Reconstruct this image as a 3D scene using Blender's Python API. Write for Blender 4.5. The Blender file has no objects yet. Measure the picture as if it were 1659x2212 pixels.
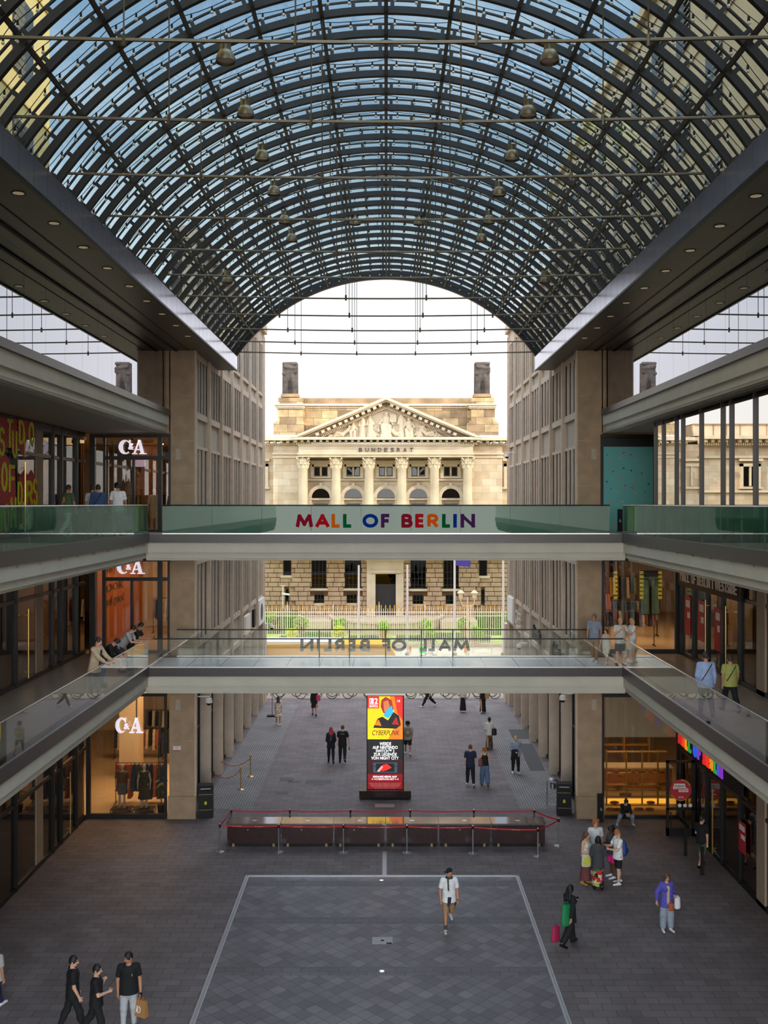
import bpy, bmesh, math, random
import numpy as np
from mathutils import Vector, Matrix
random.seed(7)
SC = bpy.context.scene
COL = SC.collection
PI = math.pi
# ------------------------------------------------------------------ camera
F = 2212.0                      # focal length in pixels of the 1659x2212 frame
VX, VY, EYE = 834.0, 1088.0, 12.58
cam = bpy.data.cameras.new('camera')
cam.sensor_fit = 'VERTICAL'; cam.sensor_height = 36.0; cam.lens = 36.0
cam.shift_x = -(VX-829.5)/2212.0; cam.shift_y = -(1106-VY)/2212.0
cam.clip_start = .1; cam.clip_end = 900
camo = bpy.data.objects.new('camera', cam); COL.objects.link(camo)
camo.location = (0, 0, EYE); camo.rotation_euler = (PI/2, 0, 0)
SC.camera = camo
# ------------------------------------------------------------------ view
SC.view_settings.view_transform = 'Standard'; SC.view_settings.look = 'None'
SC.view_settings.gamma = 1.0; SC.view_settings.use_curve_mapping = False
SC.view_settings.exposure = 0.54
SC.cycles.use_denoising = True
SC.cycles.max_bounces = 7; SC.cycles.diffuse_bounces = 3; SC.cycles.glossy_bounces = 4
SC.cycles.transmission_bounces = 4; SC.cycles.transparent_max_bounces = 14
SC.cycles.caustics_reflective = False; SC.cycles.caustics_refractive = False
SC.cycles.sample_clamp_indirect = 6.0
SC.cycles.use_adaptive_sampling = True; SC.cycles.adaptive_threshold = 0.02

def lin(c):
    c = c/255.0
    return c/12.92 if c <= .04045 else ((c+.055)/1.055)**2.4
def S(r, g, b): return (lin(r), lin(g), lin(b), 1.0)
# ------------------------------------------------------------------ sky and sun
W = bpy.data.worlds.new('sky'); SC.world = W; W.use_nodes = True
wn, wl = W.node_tree.nodes, W.node_tree.links
tc = wn.new('ShaderNodeTexCoord'); sp = wn.new('ShaderNodeSeparateXYZ')
wl.new(tc.outputs['Generated'], sp.inputs[0])
rp = wn.new('ShaderNodeValToRGB'); wl.new(sp.outputs['Z'], rp.inputs[0])
cr = rp.color_ramp
cr.elements[0].position = 0.0; cr.elements[0].color = (.92, .88, .84, 1)
cr.elements[1].position = 1.0; cr.elements[1].color = (2.0, 2.2, 2.6, 1)
for p, c in ((.17, (.92, .93, .95, 1)), (.24, (.66, .76, .84, 1)), (.32, (.36, .48, .60, 1)), (.44, (.26, .39, .55, 1)), (.55, (.95, 1.15, 1.4, 1)), (.75, (1.9, 2.1, 2.4, 1))):
    e = cr.elements.new(p); e.color = c
ns = wn.new('ShaderNodeTexNoise'); ns.inputs['Scale'].default_value = 3.2; ns.inputs['Detail'].default_value = 5
mp = wn.new('ShaderNodeMapping'); mp.inputs['Scale'].default_value = (1, 1, 3.0)
wl.new(tc.outputs['Generated'], mp.inputs[0]); wl.new(mp.outputs[0], ns.inputs['Vector'])
cr2 = wn.new('ShaderNodeValToRGB'); wl.new(ns.outputs['Fac'], cr2.inputs[0])
cr2.color_ramp.elements[0].position = .48; cr2.color_ramp.elements[1].position = .72
cr2.color_ramp.elements[0].color = (0, 0, 0, 1); cr2.color_ramp.elements[1].color = (.55, .55, .55, 1)
mx = wn.new('ShaderNodeMixRGB'); wl.new(cr2.outputs[0], mx.inputs[0]); wl.new(rp.outputs[0], mx.inputs[1])
mx.inputs[2].default_value = (.95, .98, 1.02, 1)
gl_ = wn.new('ShaderNodeMapRange'); gl_.inputs['From Min'].default_value = .15; gl_.inputs['From Max'].default_value = -1.0
gl_.inputs['To Min'].default_value = 0.0; gl_.inputs['To Max'].default_value = 6.0
wl.new(sp.outputs['Y'], gl_.inputs['Value'])
ge = wn.new('ShaderNodeMapRange'); ge.inputs['From Min'].default_value = .25; ge.inputs['From Max'].default_value = .62
ge.inputs['To Min'].default_value = 1.0; ge.inputs['To Max'].default_value = 0.0; wl.new(sp.outputs['Z'], ge.inputs['Value'])
gm = wn.new('ShaderNodeMath'); gm.operation = 'MULTIPLY'; wl.new(gl_.outputs[0], gm.inputs[0]); wl.new(ge.outputs[0], gm.inputs[1])
ga = wn.new('ShaderNodeMath'); ga.operation = 'ADD'; ga.inputs[1].default_value = 1.0; wl.new(gm.outputs[0], ga.inputs[0])
wl.new(ga.outputs[0], wn['Background'].inputs['Strength'])
wl.new(mx.outputs[0], wn['Background'].inputs['Color'])
SUN_AZ, SUN_EL = math.radians(64), math.radians(20)
sd = bpy.data.lights.new('sun', 'SUN'); sd.energy = 2.3; sd.color = (1.0, .84, .62); sd.angle = .009
so = bpy.data.objects.new('sun', sd); COL.objects.link(so); so.location = (80, -20, 60)
_d = Vector((-math.sin(SUN_AZ)*math.cos(SUN_EL), math.cos(SUN_AZ)*math.cos(SUN_EL), -math.sin(SUN_EL)))
so.rotation_euler = _d.to_track_quat('-Z', 'Y').to_euler()

def area(name, loc, size, power, color, rot=(0, 0, 0), sy=None):
    l = bpy.data.lights.new(name, 'AREA'); l.energy = power; l.color = color
    l.shape = 'RECTANGLE'; l.size = size; l.size_y = sy or size
    o = bpy.data.objects.new(name, l); COL.objects.link(o); o.location = loc; o.rotation_euler = rot
    return o
# ------------------------------------------------------------------ pixels
def P(px, py, d): return Vector(((px-VX)*d/F, d, EYE+(VY-py)*d/F))
def G(px, py, z=0.0):
    d = (EYE-z)*F/(py-VY)
    return Vector(((px-VX)*d/F, d, z))
# ------------------------------------------------------------------ materials
MATS = {}
def nodes(m): return m.node_tree.nodes, m.node_tree.links
def mat(name, c, rough=.6, metal=0.0, var=0.0, vs=6.0, bump=0.0, bs=40.0, emit=None, es=0.0, spec=.5, alpha=None, c2=None):
    m = bpy.data.materials.new(name); m.use_nodes = True; MATS[name] = m
    n, l = nodes(m); b = n['Principled BSDF']
    b.inputs['Base Color'].default_value = c; b.inputs['Roughness'].default_value = rough
    b.inputs['Metallic'].default_value = metal; b.inputs['Specular IOR Level'].default_value = spec
    if emit is not None:
        b.inputs['Emission Color'].default_value = emit; b.inputs['Emission Strength'].default_value = es
    if var or bump:
        t = n.new('ShaderNodeTexCoord'); ns = n.new('ShaderNodeTexNoise')
        ns.inputs['Scale'].default_value = vs; ns.inputs['Detail'].default_value = 6
        l.new(t.outputs['Object'], ns.inputs['Vector'])
        if var:
            x = n.new('ShaderNodeMixRGB')
            cc = c2 or tuple(min(1, v*(1+var)) for v in c[:3])+(1,)
            x.inputs[1].default_value = tuple(v*(1-var) for v in c[:3])+(1,) if not c2 else c
            x.inputs[2].default_value = cc
            r = n.new('ShaderNodeValToRGB'); r.color_ramp.elements[0].position = .33; r.color_ramp.elements[1].position = .67
            l.new(ns.outputs['Fac'], r.inputs[0]); l.new(r.outputs[0], x.inputs[0]); l.new(x.outputs[0], b.inputs['Base Color'])
        if bump:
            ns2 = n.new('ShaderNodeTexNoise'); ns2.inputs['Scale'].default_value = bs; ns2.inputs['Detail'].default_value = 4
            l.new(t.outputs['Object'], ns2.inputs['Vector'])
            bp = n.new('ShaderNodeBump'); bp.inputs['Strength'].default_value = bump; bp.inputs['Distance'].default_value = .02
            l.new(ns2.outputs['Fac'], bp.inputs['Height']); l.new(bp.outputs[0], b.inputs['Normal'])
    return m
def brick(name, c1, c2, cm, bw, bh, mortar, axes='xy', rot=0.0, offset=.5, rough=.7, var=.0, bump=.3, bias=0.0, spec=.5):
    """coursed stone or paving, laid out in metres along the two world axes named"""
    m = bpy.data.materials.new(name); m.use_nodes = True; MATS[name] = m
    n, l = nodes(m); b = n['Principled BSDF']; b.inputs['Roughness'].default_value = rough
    b.inputs['Specular IOR Level'].default_value = spec
    g = n.new('ShaderNodeNewGeometry'); s = n.new('ShaderNodeSeparateXYZ'); l.new(g.outputs['Position'], s.inputs[0])
    cb = n.new('ShaderNodeCombineXYZ')
    l.new(s.outputs[axes[0].upper()], cb.inputs[0]); l.new(s.outputs[axes[1].upper()], cb.inputs[1])
    mp = n.new('ShaderNodeMapping'); mp.inputs['Rotation'].default_value = (0, 0, rot); l.new(cb.outputs[0], mp.inputs[0])
    t = n.new('ShaderNodeTexBrick'); l.new(mp.outputs[0], t.inputs['Vector'])
    t.offset = offset; t.inputs['Color1'].default_value = c1; t.inputs['Color2'].default_value = c2
    t.inputs['Mortar'].default_value = cm; t.inputs['Scale'].default_value = 1.0
    t.inputs['Mortar Size'].default_value = mortar; t.inputs['Mortar Smooth'].default_value = .1
    t.inputs['Bias'].default_value = bias
    t.inputs['Brick Width'].default_value = bw; t.inputs['Row Height'].default_value = bh
    out = t.outputs['Color']
    if var:
        ns = n.new('ShaderNodeTexNoise'); ns.inputs['Scale'].default_value = .9; ns.inputs['Detail'].default_value = 7
        l.new(cb.outputs[0], ns.inputs['Vector'])
        r = n.new('ShaderNodeMapRange'); r.inputs['To Min'].default_value = 1-var; r.inputs['To Max'].default_value = 1+var
        r.inputs['From Min'].default_value = .3; r.inputs['From Max'].default_value = .7
        l.new(ns.outputs['Fac'], r.inputs[0])
        x = n.new('ShaderNodeMixRGB'); x.blend_type = 'MULTIPLY'; x.inputs[0].default_value = 1
        l.new(out, x.inputs[1]); l.new(r.outputs[0], x.inputs[2]); out = x.outputs[0]
    l.new(out, b.inputs['Base Color'])
    if bump:
        bp = n.new('ShaderNodeBump'); bp.inputs['Strength'].default_value = bump; bp.inputs['Distance'].default_value = .01
        bp.invert = True
        l.new(t.outputs['Fac'], bp.inputs['Height']); l.new(bp.outputs[0], b.inputs['Normal'])
    return m
def glass(name, tint, f0=.05, rough=0.0, gl=(1, 1, 1, 1), frost=0.0, fc=None, power=5.0):
    """thin pane: see-through tint, Schlick mirror reflection, optional frosting"""
    m = bpy.data.materials.new(name); m.use_nodes = True; MATS[name] = m
    n, l = nodes(m); n.remove(n['Principled BSDF']); out = n['Material Output']
    g = n.new('ShaderNodeNewGeometry')
    dt = n.new('ShaderNodeVectorMath'); dt.operation = 'DOT_PRODUCT'
    l.new(g.outputs['Incoming'], dt.inputs[0]); l.new(g.outputs['Normal'], dt.inputs[1])
    def M(op, a, b=None):
        x = n.new('ShaderNodeMath'); x.operation = op
        for i, v in enumerate((a, b)):
            if v is None: continue
            if isinstance(v, (int, float)): x.inputs[i].default_value = v
            else: l.new(v, x.inputs[i])
        return x.outputs[0]
    a = M('ABSOLUTE', dt.outputs['Value']); a = M('SUBTRACT', 1.0, a); a = M('MAXIMUM', a, 0.0)
    a = M('POWER', a, power); a = M('MULTIPLY', a, 1-f0); a = M('ADD', a, f0)
    tr = n.new('ShaderNodeBsdfTransparent'); tr.inputs[0].default_value = tint
    base = tr.outputs[0]
    if frost:
        df = n.new('ShaderNodeBsdfDiffuse'); df.inputs[0].default_value = fc
        tl = n.new('ShaderNodeBsdfTranslucent'); tl.inputs[0].default_value = fc
        m1 = n.new('ShaderNodeMixShader'); m1.inputs[0].default_value = .45
        l.new(df.outputs[0], m1.inputs[1]); l.new(tl.outputs[0], m1.inputs[2])
        m2 = n.new('ShaderNodeMixShader'); m2.inputs[0].default_value = frost
        l.new(base, m2.inputs[1]); l.new(m1.outputs[0], m2.inputs[2]); base = m2.outputs[0]
    gs = n.new('ShaderNodeBsdfGlossy'); gs.inputs['Roughness'].default_value = rough; gs.inputs[0].default_value = gl
    mxs = n.new('ShaderNodeMixShader'); l.new(a, mxs.inputs[0]); l.new(base, mxs.inputs[1]); l.new(gs.outputs[0], mxs.inputs[2])
    l.new(mxs.outputs[0], out.inputs[0])
    return m
def emis(name, c, s):
    m = bpy.data.materials.new(name); m.use_nodes = True; MATS[name] = m
    n, l = nodes(m); n.remove(n['Principled BSDF'])
    e = n.new('ShaderNodeEmission'); e.inputs[0].default_value = c; e.inputs[1].default_value = s
    l.new(e.outputs[0], n['Material Output'].inputs[0]); return m
# ------------------------------------------------------------------ objects
ORG = {}
def tag(o, label=None, cat=None, group=None, kind=None):
    if label: o['label'] = label
    if cat: o['category'] = cat
    if group: o['group'] = group
    if kind: o['kind'] = kind
    return o
def thing(name, label=None, cat=None, loc=(0, 0, 0), group=None, kind=None, rz=0.0):
    o = bpy.data.objects.new(name, None); COL.objects.link(o); o.location = loc; o.rotation_euler = (0, 0, rz)
    o.empty_display_size = .2
    ORG[o.name] = Vector(loc)
    return tag(o, label, cat, group, kind)
def copy_tree(o, parent=None, loc=None, rz=None):
    c = o.copy(); COL.objects.link(c)
    if parent is not None: c.parent = parent; c.matrix_parent_inverse = Matrix()
    if loc is not None: c.location = loc
    if rz is not None: c.rotation_euler = (0, 0, rz)
    for ch in list(o.children):
        copy_tree(ch, c)
    return c
def link_mesh(name, V, Fs, m, parent=None, smooth=False, mi=None, local=False):
    me = bpy.data.meshes.new(name)
    org = Vector((0, 0, 0))
    if parent is not None and not local: org = ORG.get(parent.name, org)
    if org.length > 0: V = [(x-org.x, y-org.y, z-org.z) for x, y, z in V]
    me.from_pydata([tuple(v) for v in V], [], Fs)
    ms = m if isinstance(m, (list, tuple)) else [m]
    for q in ms: me.materials.append(q if not isinstance(q, str) else MATS[q])
    if mi: me.polygons.foreach_set('material_index', mi)
    if smooth: me.polygons.foreach_set('use_smooth', [True]*len(me.polygons))
    me.update()
    o = bpy.data.objects.new(name, me); COL.objects.link(o)
    if parent is not None: o.parent = parent; ORG[o.name] = org
    return o
class MB:
    def __init__(s): s.V = []; s.F = []; s.I = []; s.mi = 0; s.sm = False
    def quad(s, a, b, c, d):
        n = len(s.V); s.V += [tuple(a), tuple(b), tuple(c), tuple(d)]; s.F.append((n, n+1, n+2, n+3)); s.I.append(s.mi); return s
    def poly(s, pts):
        n = len(s.V); s.V += [tuple(p) for p in pts]; s.F.append(tuple(range(n, n+len(pts)))); s.I.append(s.mi); return s
    def hexa(s, p):
        n = len(s.V); s.V += [tuple(q) for q in p]
        for f in ((0, 3, 2, 1), (4, 5, 6, 7), (0, 1, 5, 4), (1, 2, 6, 5), (2, 3, 7, 6), (3, 0, 4, 7)):
            s.F.append(tuple(n+i for i in f)); s.I.append(s.mi)
        return s
    def box(s, x0, x1, y0, y1, z0, z1):
        if x0 > x1: x0, x1 = x1, x0
        if y0 > y1: y0, y1 = y1, y0
        if z0 > z1: z0, z1 = z1, z0
        return s.hexa([(x0, y0, z0), (x1, y0, z0), (x1, y1, z0), (x0, y1, z0), (x0, y0, z1), (x1, y0, z1), (x1, y1, z1), (x0, y1, z1)])
    def bbox(s, c, sz, rz=0.0, rx=0.0, ry=0.0):
        R = Matrix.Rotation(rz, 3, 'Z') @ Matrix.Rotation(ry, 3, 'Y') @ Matrix.Rotation(rx, 3, 'X'); c = Vector(c)
        a, b, d = sz[0]/2, sz[1]/2, sz[2]/2
        return s.hexa([c+R@Vector(q) for q in ((-a, -b, -d), (a, -b, -d), (a, b, -d), (-a, b, -d), (-a, -b, d), (a, -b, d), (a, b, d), (-a, b, d))])
    def prism(s, pts, axis, a, b):
        """pts: 2d outline; axis 'x','y','z' is the extrusion; a,b its ends"""
        def q(p, t): return {'x': (t, p[0], p[1]), 'y': (p[0], t, p[1]), 'z': (p[0], p[1], t)}[axis]
        n = len(s.V); k = len(pts)
        s.V += [q(p, a) for p in pts]+[q(p, b) for p in pts]
        s.F.append(tuple(range(n+k-1, n-1, -1))); s.F.append(tuple(range(n+k, n+2*k))); s.I += [s.mi]*2
        for i in range(k):
            j = (i+1) % k; s.F.append((n+i, n+j, n+k+j, n+k+i)); s.I.append(s.mi)
        return s
    def cyl(s, p0, p1, r0, r1=None, n=12, caps=True):
        r1 = r0 if r1 is None else r1
        p0, p1 = Vector(p0), Vector(p1); d = (p1-p0)
        if d.length < 1e-6: return s
        d.normalize(); u = d.orthogonal().normalized(); v = d.cross(u)
        m = len(s.V)
        for p, r in ((p0, r0), (p1, r1)):
            for i in range(n):
                a = 2*PI*i/n; s.V.append(tuple(p+u*(r*math.cos(a))+v*(r*math.sin(a))))
        for i in range(n):
            j = (i+1) % n; s.F.append((m+i, m+j, m+n+j, m+n+i)); s.I.append(s.mi)
        if caps:
            s.F.append(tuple(range(m+n-1, m-1, -1))); s.F.append(tuple(range(m+n, m+2*n))); s.I += [s.mi]*2
        return s
    def tube(s, pts, r, n=6, closed=False):
        pts = [Vector(p) for p in pts]; k = len(pts); m = len(s.V)
        rr = r if isinstance(r, (list, tuple)) else [r]*k
        up = None
        for i, p in enumerate(pts):
            if closed: d = pts[(i+1) % k]-pts[i-1]
            else: d = pts[min(i+1, k-1)]-pts[max(i-1, 0)]
            d.normalize()
            if up is None: up = d.orthogonal().normalized()
            u = up-d*up.dot(d)
            u = u.normalized() if u.length > 1e-5 else d.orthogonal().normalized()
            up = u; v = d.cross(u)
            for q in range(n):
                a = 2*PI*q/n; s.V.append(tuple(p+u*(rr[i]*math.cos(a))+v*(rr[i]*math.sin(a))))
        for i in range(k if closed else k-1):
            i2 = (i+1) % k
            for q in range(n):
                q2 = (q+1) % n; s.F.append((m+i*n+q, m+i*n+q2, m+i2*n+q2, m+i2*n+q)); s.I.append(s.mi)
        if not closed:
            s.F.append(tuple(m+q for q in range(n-1, -1, -1))); s.F.append(tuple(m+(k-1)*n+q for q in range(n))); s.I += [s.mi]*2
        return s
    def lathe(s, prof, c=(0, 0, 0), n=20, caps=True):
        m = len(s.V); cx, cy, cz = c; k = len(prof)
        for r, z in prof:
            for i in range(n):
                a = 2*PI*i/n; s.V.append((cx+r*math.cos(a), cy+r*math.sin(a), cz+z))
        for j in range(k-1):
            for i in range(n):
                i2 = (i+1) % n; s.F.append((m+j*n+i, m+j*n+i2, m+(j+1)*n+i2, m+(j+1)*n+i)); s.I.append(s.mi)
        if caps:
            s.F.append(tuple(m+i for i in range(n-1, -1, -1))); s.F.append(tuple(m+(k-1)*n+i for i in range(n))); s.I += [s.mi]*2
        return s
    def ell(s, c, r, n=12, k=8, R=None):
        c = Vector(c); m = len(s.V); r = (r, r, r) if isinstance(r, (int, float)) else r
        def pt(v):
            v = Vector((v[0]*r[0], v[1]*r[1], v[2]*r[2]))
            return tuple(c+(R@v if R else v))
        s.V.append(pt((0, 0, -1)))
        for j in range(1, k):
            t = -PI/2+PI*j/k
            for i in range(n):
                a = 2*PI*i/n; s.V.append(pt((math.cos(t)*math.cos(a), math.cos(t)*math.sin(a), math.sin(t))))
        s.V.append(pt((0, 0, 1))); e = len(s.V)-1
        for i in range(n):
            i2 = (i+1) % n
            s.F.append((m, m+1+i2, m+1+i)); s.I.append(s.mi)
            s.F.append((e, m+1+(k-2)*n+i, m+1+(k-2)*n+i2)); s.I.append(s.mi)
        for j in range(k-2):
            for i in range(n):
                i2 = (i+1) % n; a = m+1+j*n
                s.F.append((a+i, a+i2, a+n+i2, a+n+i)); s.I.append(s.mi)
        return s
    def vault(s, R0, R1, y0, y1, t0, t1, n, cz, cx=0.0):
        """curved bar of a barrel vault: angles in degrees from the crown"""
        for i in range(n):
            a, b = math.radians(t0+(t1-t0)*i/n), math.radians(t0+(t1-t0)*(i+1)/n)
            q = lambda R, t, y: (cx+R*math.sin(t), y, cz+R*math.cos(t))
            s.quad(q(R0, a, y0), q(R0, b, y0), q(R0, b, y1), q(R0, a, y1))
            s.quad(q(R1, a, y1), q(R1, b, y1), q(R1, b, y0), q(R1, a, y0))
            s.quad(q(R1, a, y0), q(R1, b, y0), q(R0, b, y0), q(R0, a, y0))
            s.quad(q(R0, a, y1), q(R0, b, y1), q(R1, b, y1), q(R1, a, y1))
        return s
    def build(s, name, m, parent=None, smooth=False, local=False):
        return link_mesh(name, s.V, s.F, m, parent, smooth, s.I if isinstance(m, (list, tuple)) else None, local)
def struct(name, mb, m, parent=None, smooth=False, label=None):
    o = mb.build(name, m, parent, smooth)
    if parent is None:
        o['kind'] = 'structure'
        if label: o['label'] = label
    return o
_fc = {}
def glyphs(body, bold=0.0, res=3):
    key = (body, bold)
    if key in _fc: return _fc[key]
    cu = bpy.data.curves.new('text', 'FONT'); cu.body = body; cu.size = 1; cu.offset = bold; cu.resolution_u = res
    cu.align_x = 'LEFT'; cu.fill_mode = 'FRONT'
    o = bpy.data.objects.new('text', cu); COL.objects.link(o)
    dg = bpy.context.evaluated_depsgraph_get(); dg.update()
    me = bpy.data.meshes.new_from_object(o.evaluated_get(dg))
    V = np.array([v.co[:] for v in me.vertices]).reshape(-1, 3); Fc = [tuple(p.vertices) for p in me.polygons]
    bpy.data.objects.remove(o); bpy.data.curves.remove(cu); bpy.data.meshes.remove(me)
    _fc[key] = (V, Fc); return _fc[key]
def lettering(name, body, m, o, u, v, w, h=None, depth=.01, parent=None, bold=0.0, mirror=False):
    """solid letters filling w x h from corner o along unit vectors u (right), v (up)"""
    V, Fc = glyphs(body, bold)
    x0, x1 = V[:, 0].min(), V[:, 0].max(); y0, y1 = V[:, 1].min(), V[:, 1].max()
    sx = w/(x1-x0); sy = h/(y1-y0) if h else sx
    o, u, v = Vector(o), Vector(u), Vector(v); nrm = u.cross(v)
    P0 = []
    for x, y, _ in V:
        a = (x-x0)*sx; a = w-a if mirror else a
        P0.append(o+u*a+v*((y-y0)*sy)+nrm*depth)
    P1 = [p-nrm*(depth*.98) for p in P0]; k = len(P0)
    Fs = [f[::-1] if mirror else f for f in Fc]+[tuple(i+k for i in (f if mirror else f[::-1])) for f in Fc]
    cnt = {}
    for f in Fc:
        for i in range(len(f)):
            a, b = f[i], f[(i+1) % len(f)]
            cnt[(min(a, b), max(a, b))] = cnt.get((min(a, b), max(a, b)), 0)+1
    Fs += [(a, b, b+k, a+k) for (a, b), c in cnt.items() if c == 1]
    return link_mesh(name, [tuple(p) for p in P0+P1], Fs, m, parent)
# bold block capitals: strokes in a unit box, (x, y) with y up
def _arc(cx, cy, rx, ry, a0, a1, n=10): return [(cx+rx*math.cos(math.radians(a0+(a1-a0)*i/n)), cy+ry*math.sin(math.radians(a0+(a1-a0)*i/n))) for i in range(n+1)]
STROKES = {
 'M': [[(0, 0), (.14, 1)], [(.14, 1), (.5, .18), (.86, 1)], [(.86, 1), (1, 0)]],
 'A': [[(0, 0), (.5, 1), (1, 0)], [(.2, .3), (.8, .3)]], 'L': [[(0, 1), (0, 0), (1, 0)]],
 'O': [_arc(.5, .5, .5, .5, 0, 360, 28)], 'F': [[(0, 0), (0, 1), (1, 1)], [(0, .5), (.9, .5)]],
 'E': [[(1, 1), (0, 1), (0, 0), (1, 0)], [(0, .5), (.92, .5)]], 'I': [[(.5, 0), (.5, 1)]],
 'N': [[(0, 0), (0, 1), (1, 0), (1, 1)]],
 'B': [[(0, 0), (0, 1), (.5, 1)]+_arc(.55, .76, .38, .24, 90, -90, 8)+[(0, .52)], [(.5, .52)]+_arc(.58, .26, .42, .26, 90, -90, 8)+[(0, 0)]],
 'R': [[(0, 0), (0, 1), (.5, 1)]+_arc(.55, .73, .42, .27, 90, -90, 8)+[(0, .46)], [(.45, .46), (1, 0)]],
 'D': [[(0, 0), (0, 1), (.4, 1)]+_arc(.45, .5, .55, .5, 90, -90, 12)+[(0, 0)]],
 'S': [_arc(.5, .75, .46, .25, 20, 250, 12)+_arc(.5, .26, .5, .26, 70, -160, 12)],
 'T': [[(0, 1), (1, 1)], [(.5, 1), (.5, 0)]], 'U': [[(0, 1), (0, .35)]+_arc(.5, .35, .5, .35, 180, 360, 10)+[(1, 1)]],
 'W': [[(0, 1), (.22, 0), (.5, .85), (.78, 0), (1, 1)]], 'C': [_arc(.5, .5, .5, .5, 45, 315, 18)],
}
def block_letter(name, ch, m, o, u, v, w, h, t, depth=.02, parent=None, mirror=False, b=None):
    o, u, v = Vector(o), Vector(u), Vector(v); nr = u.cross(v)*depth
    own = b is None; b = b or MB(); r = t/2
    ww, hh = max(w-t, 1e-4), h-t
    if ch == 'I': ww = w
    def q(x, y):
        x = (r+x*ww) if ch != 'I' else w/2
        if mirror: x = w-x
        return (x, r+y*hh)
    for st in STROKES[ch]:
        pts = [q(*p) for p in st]; k = len(pts)
        closed = (abs(pts[0][0]-pts[-1][0])+abs(pts[0][1]-pts[-1][1])) < 1e-5
        for i in range(k-1):
            (xa, ya), (xb, yb) = pts[i], pts[i+1]; L = math.hypot(xb-xa, yb-ya)
            if L < 1e-5: continue
            dx, dy = (xb-xa)/L, (yb-ya)/L
            e0 = r*.92 if (i > 0 or closed or abs(dx) < .01 or abs(dy) < .01) else r*.6
            e1 = r*.92 if (i < k-2 or closed or abs(dx) < .01 or abs(dy) < .01) else r*.6
            if k > 12: e0 = e1 = r*.25
            c = [(xa-dx*e0-dy*r, ya-dy*e0+dx*r), (xa-dx*e0+dy*r, ya-dy*e0-dx*r), (xb+dx*e1+dy*r, yb+dy*e1-dx*r), (xb+dx*e1-dy*r, yb+dy*e1+dx*r)]
            c = [(x, min(max(y, 0), h)) for x, y in c]
            if mirror: c = c[::-1]
            P0 = [o+u*x+v*y for x, y in c]; seg = getattr(b, 'seg', 0)+1; b.seg = seg
            b.hexa(P0+[p+nr*(1+.012*(seg % 23)) for p in P0])
    return b.build(name, m, parent) if own else b
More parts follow.
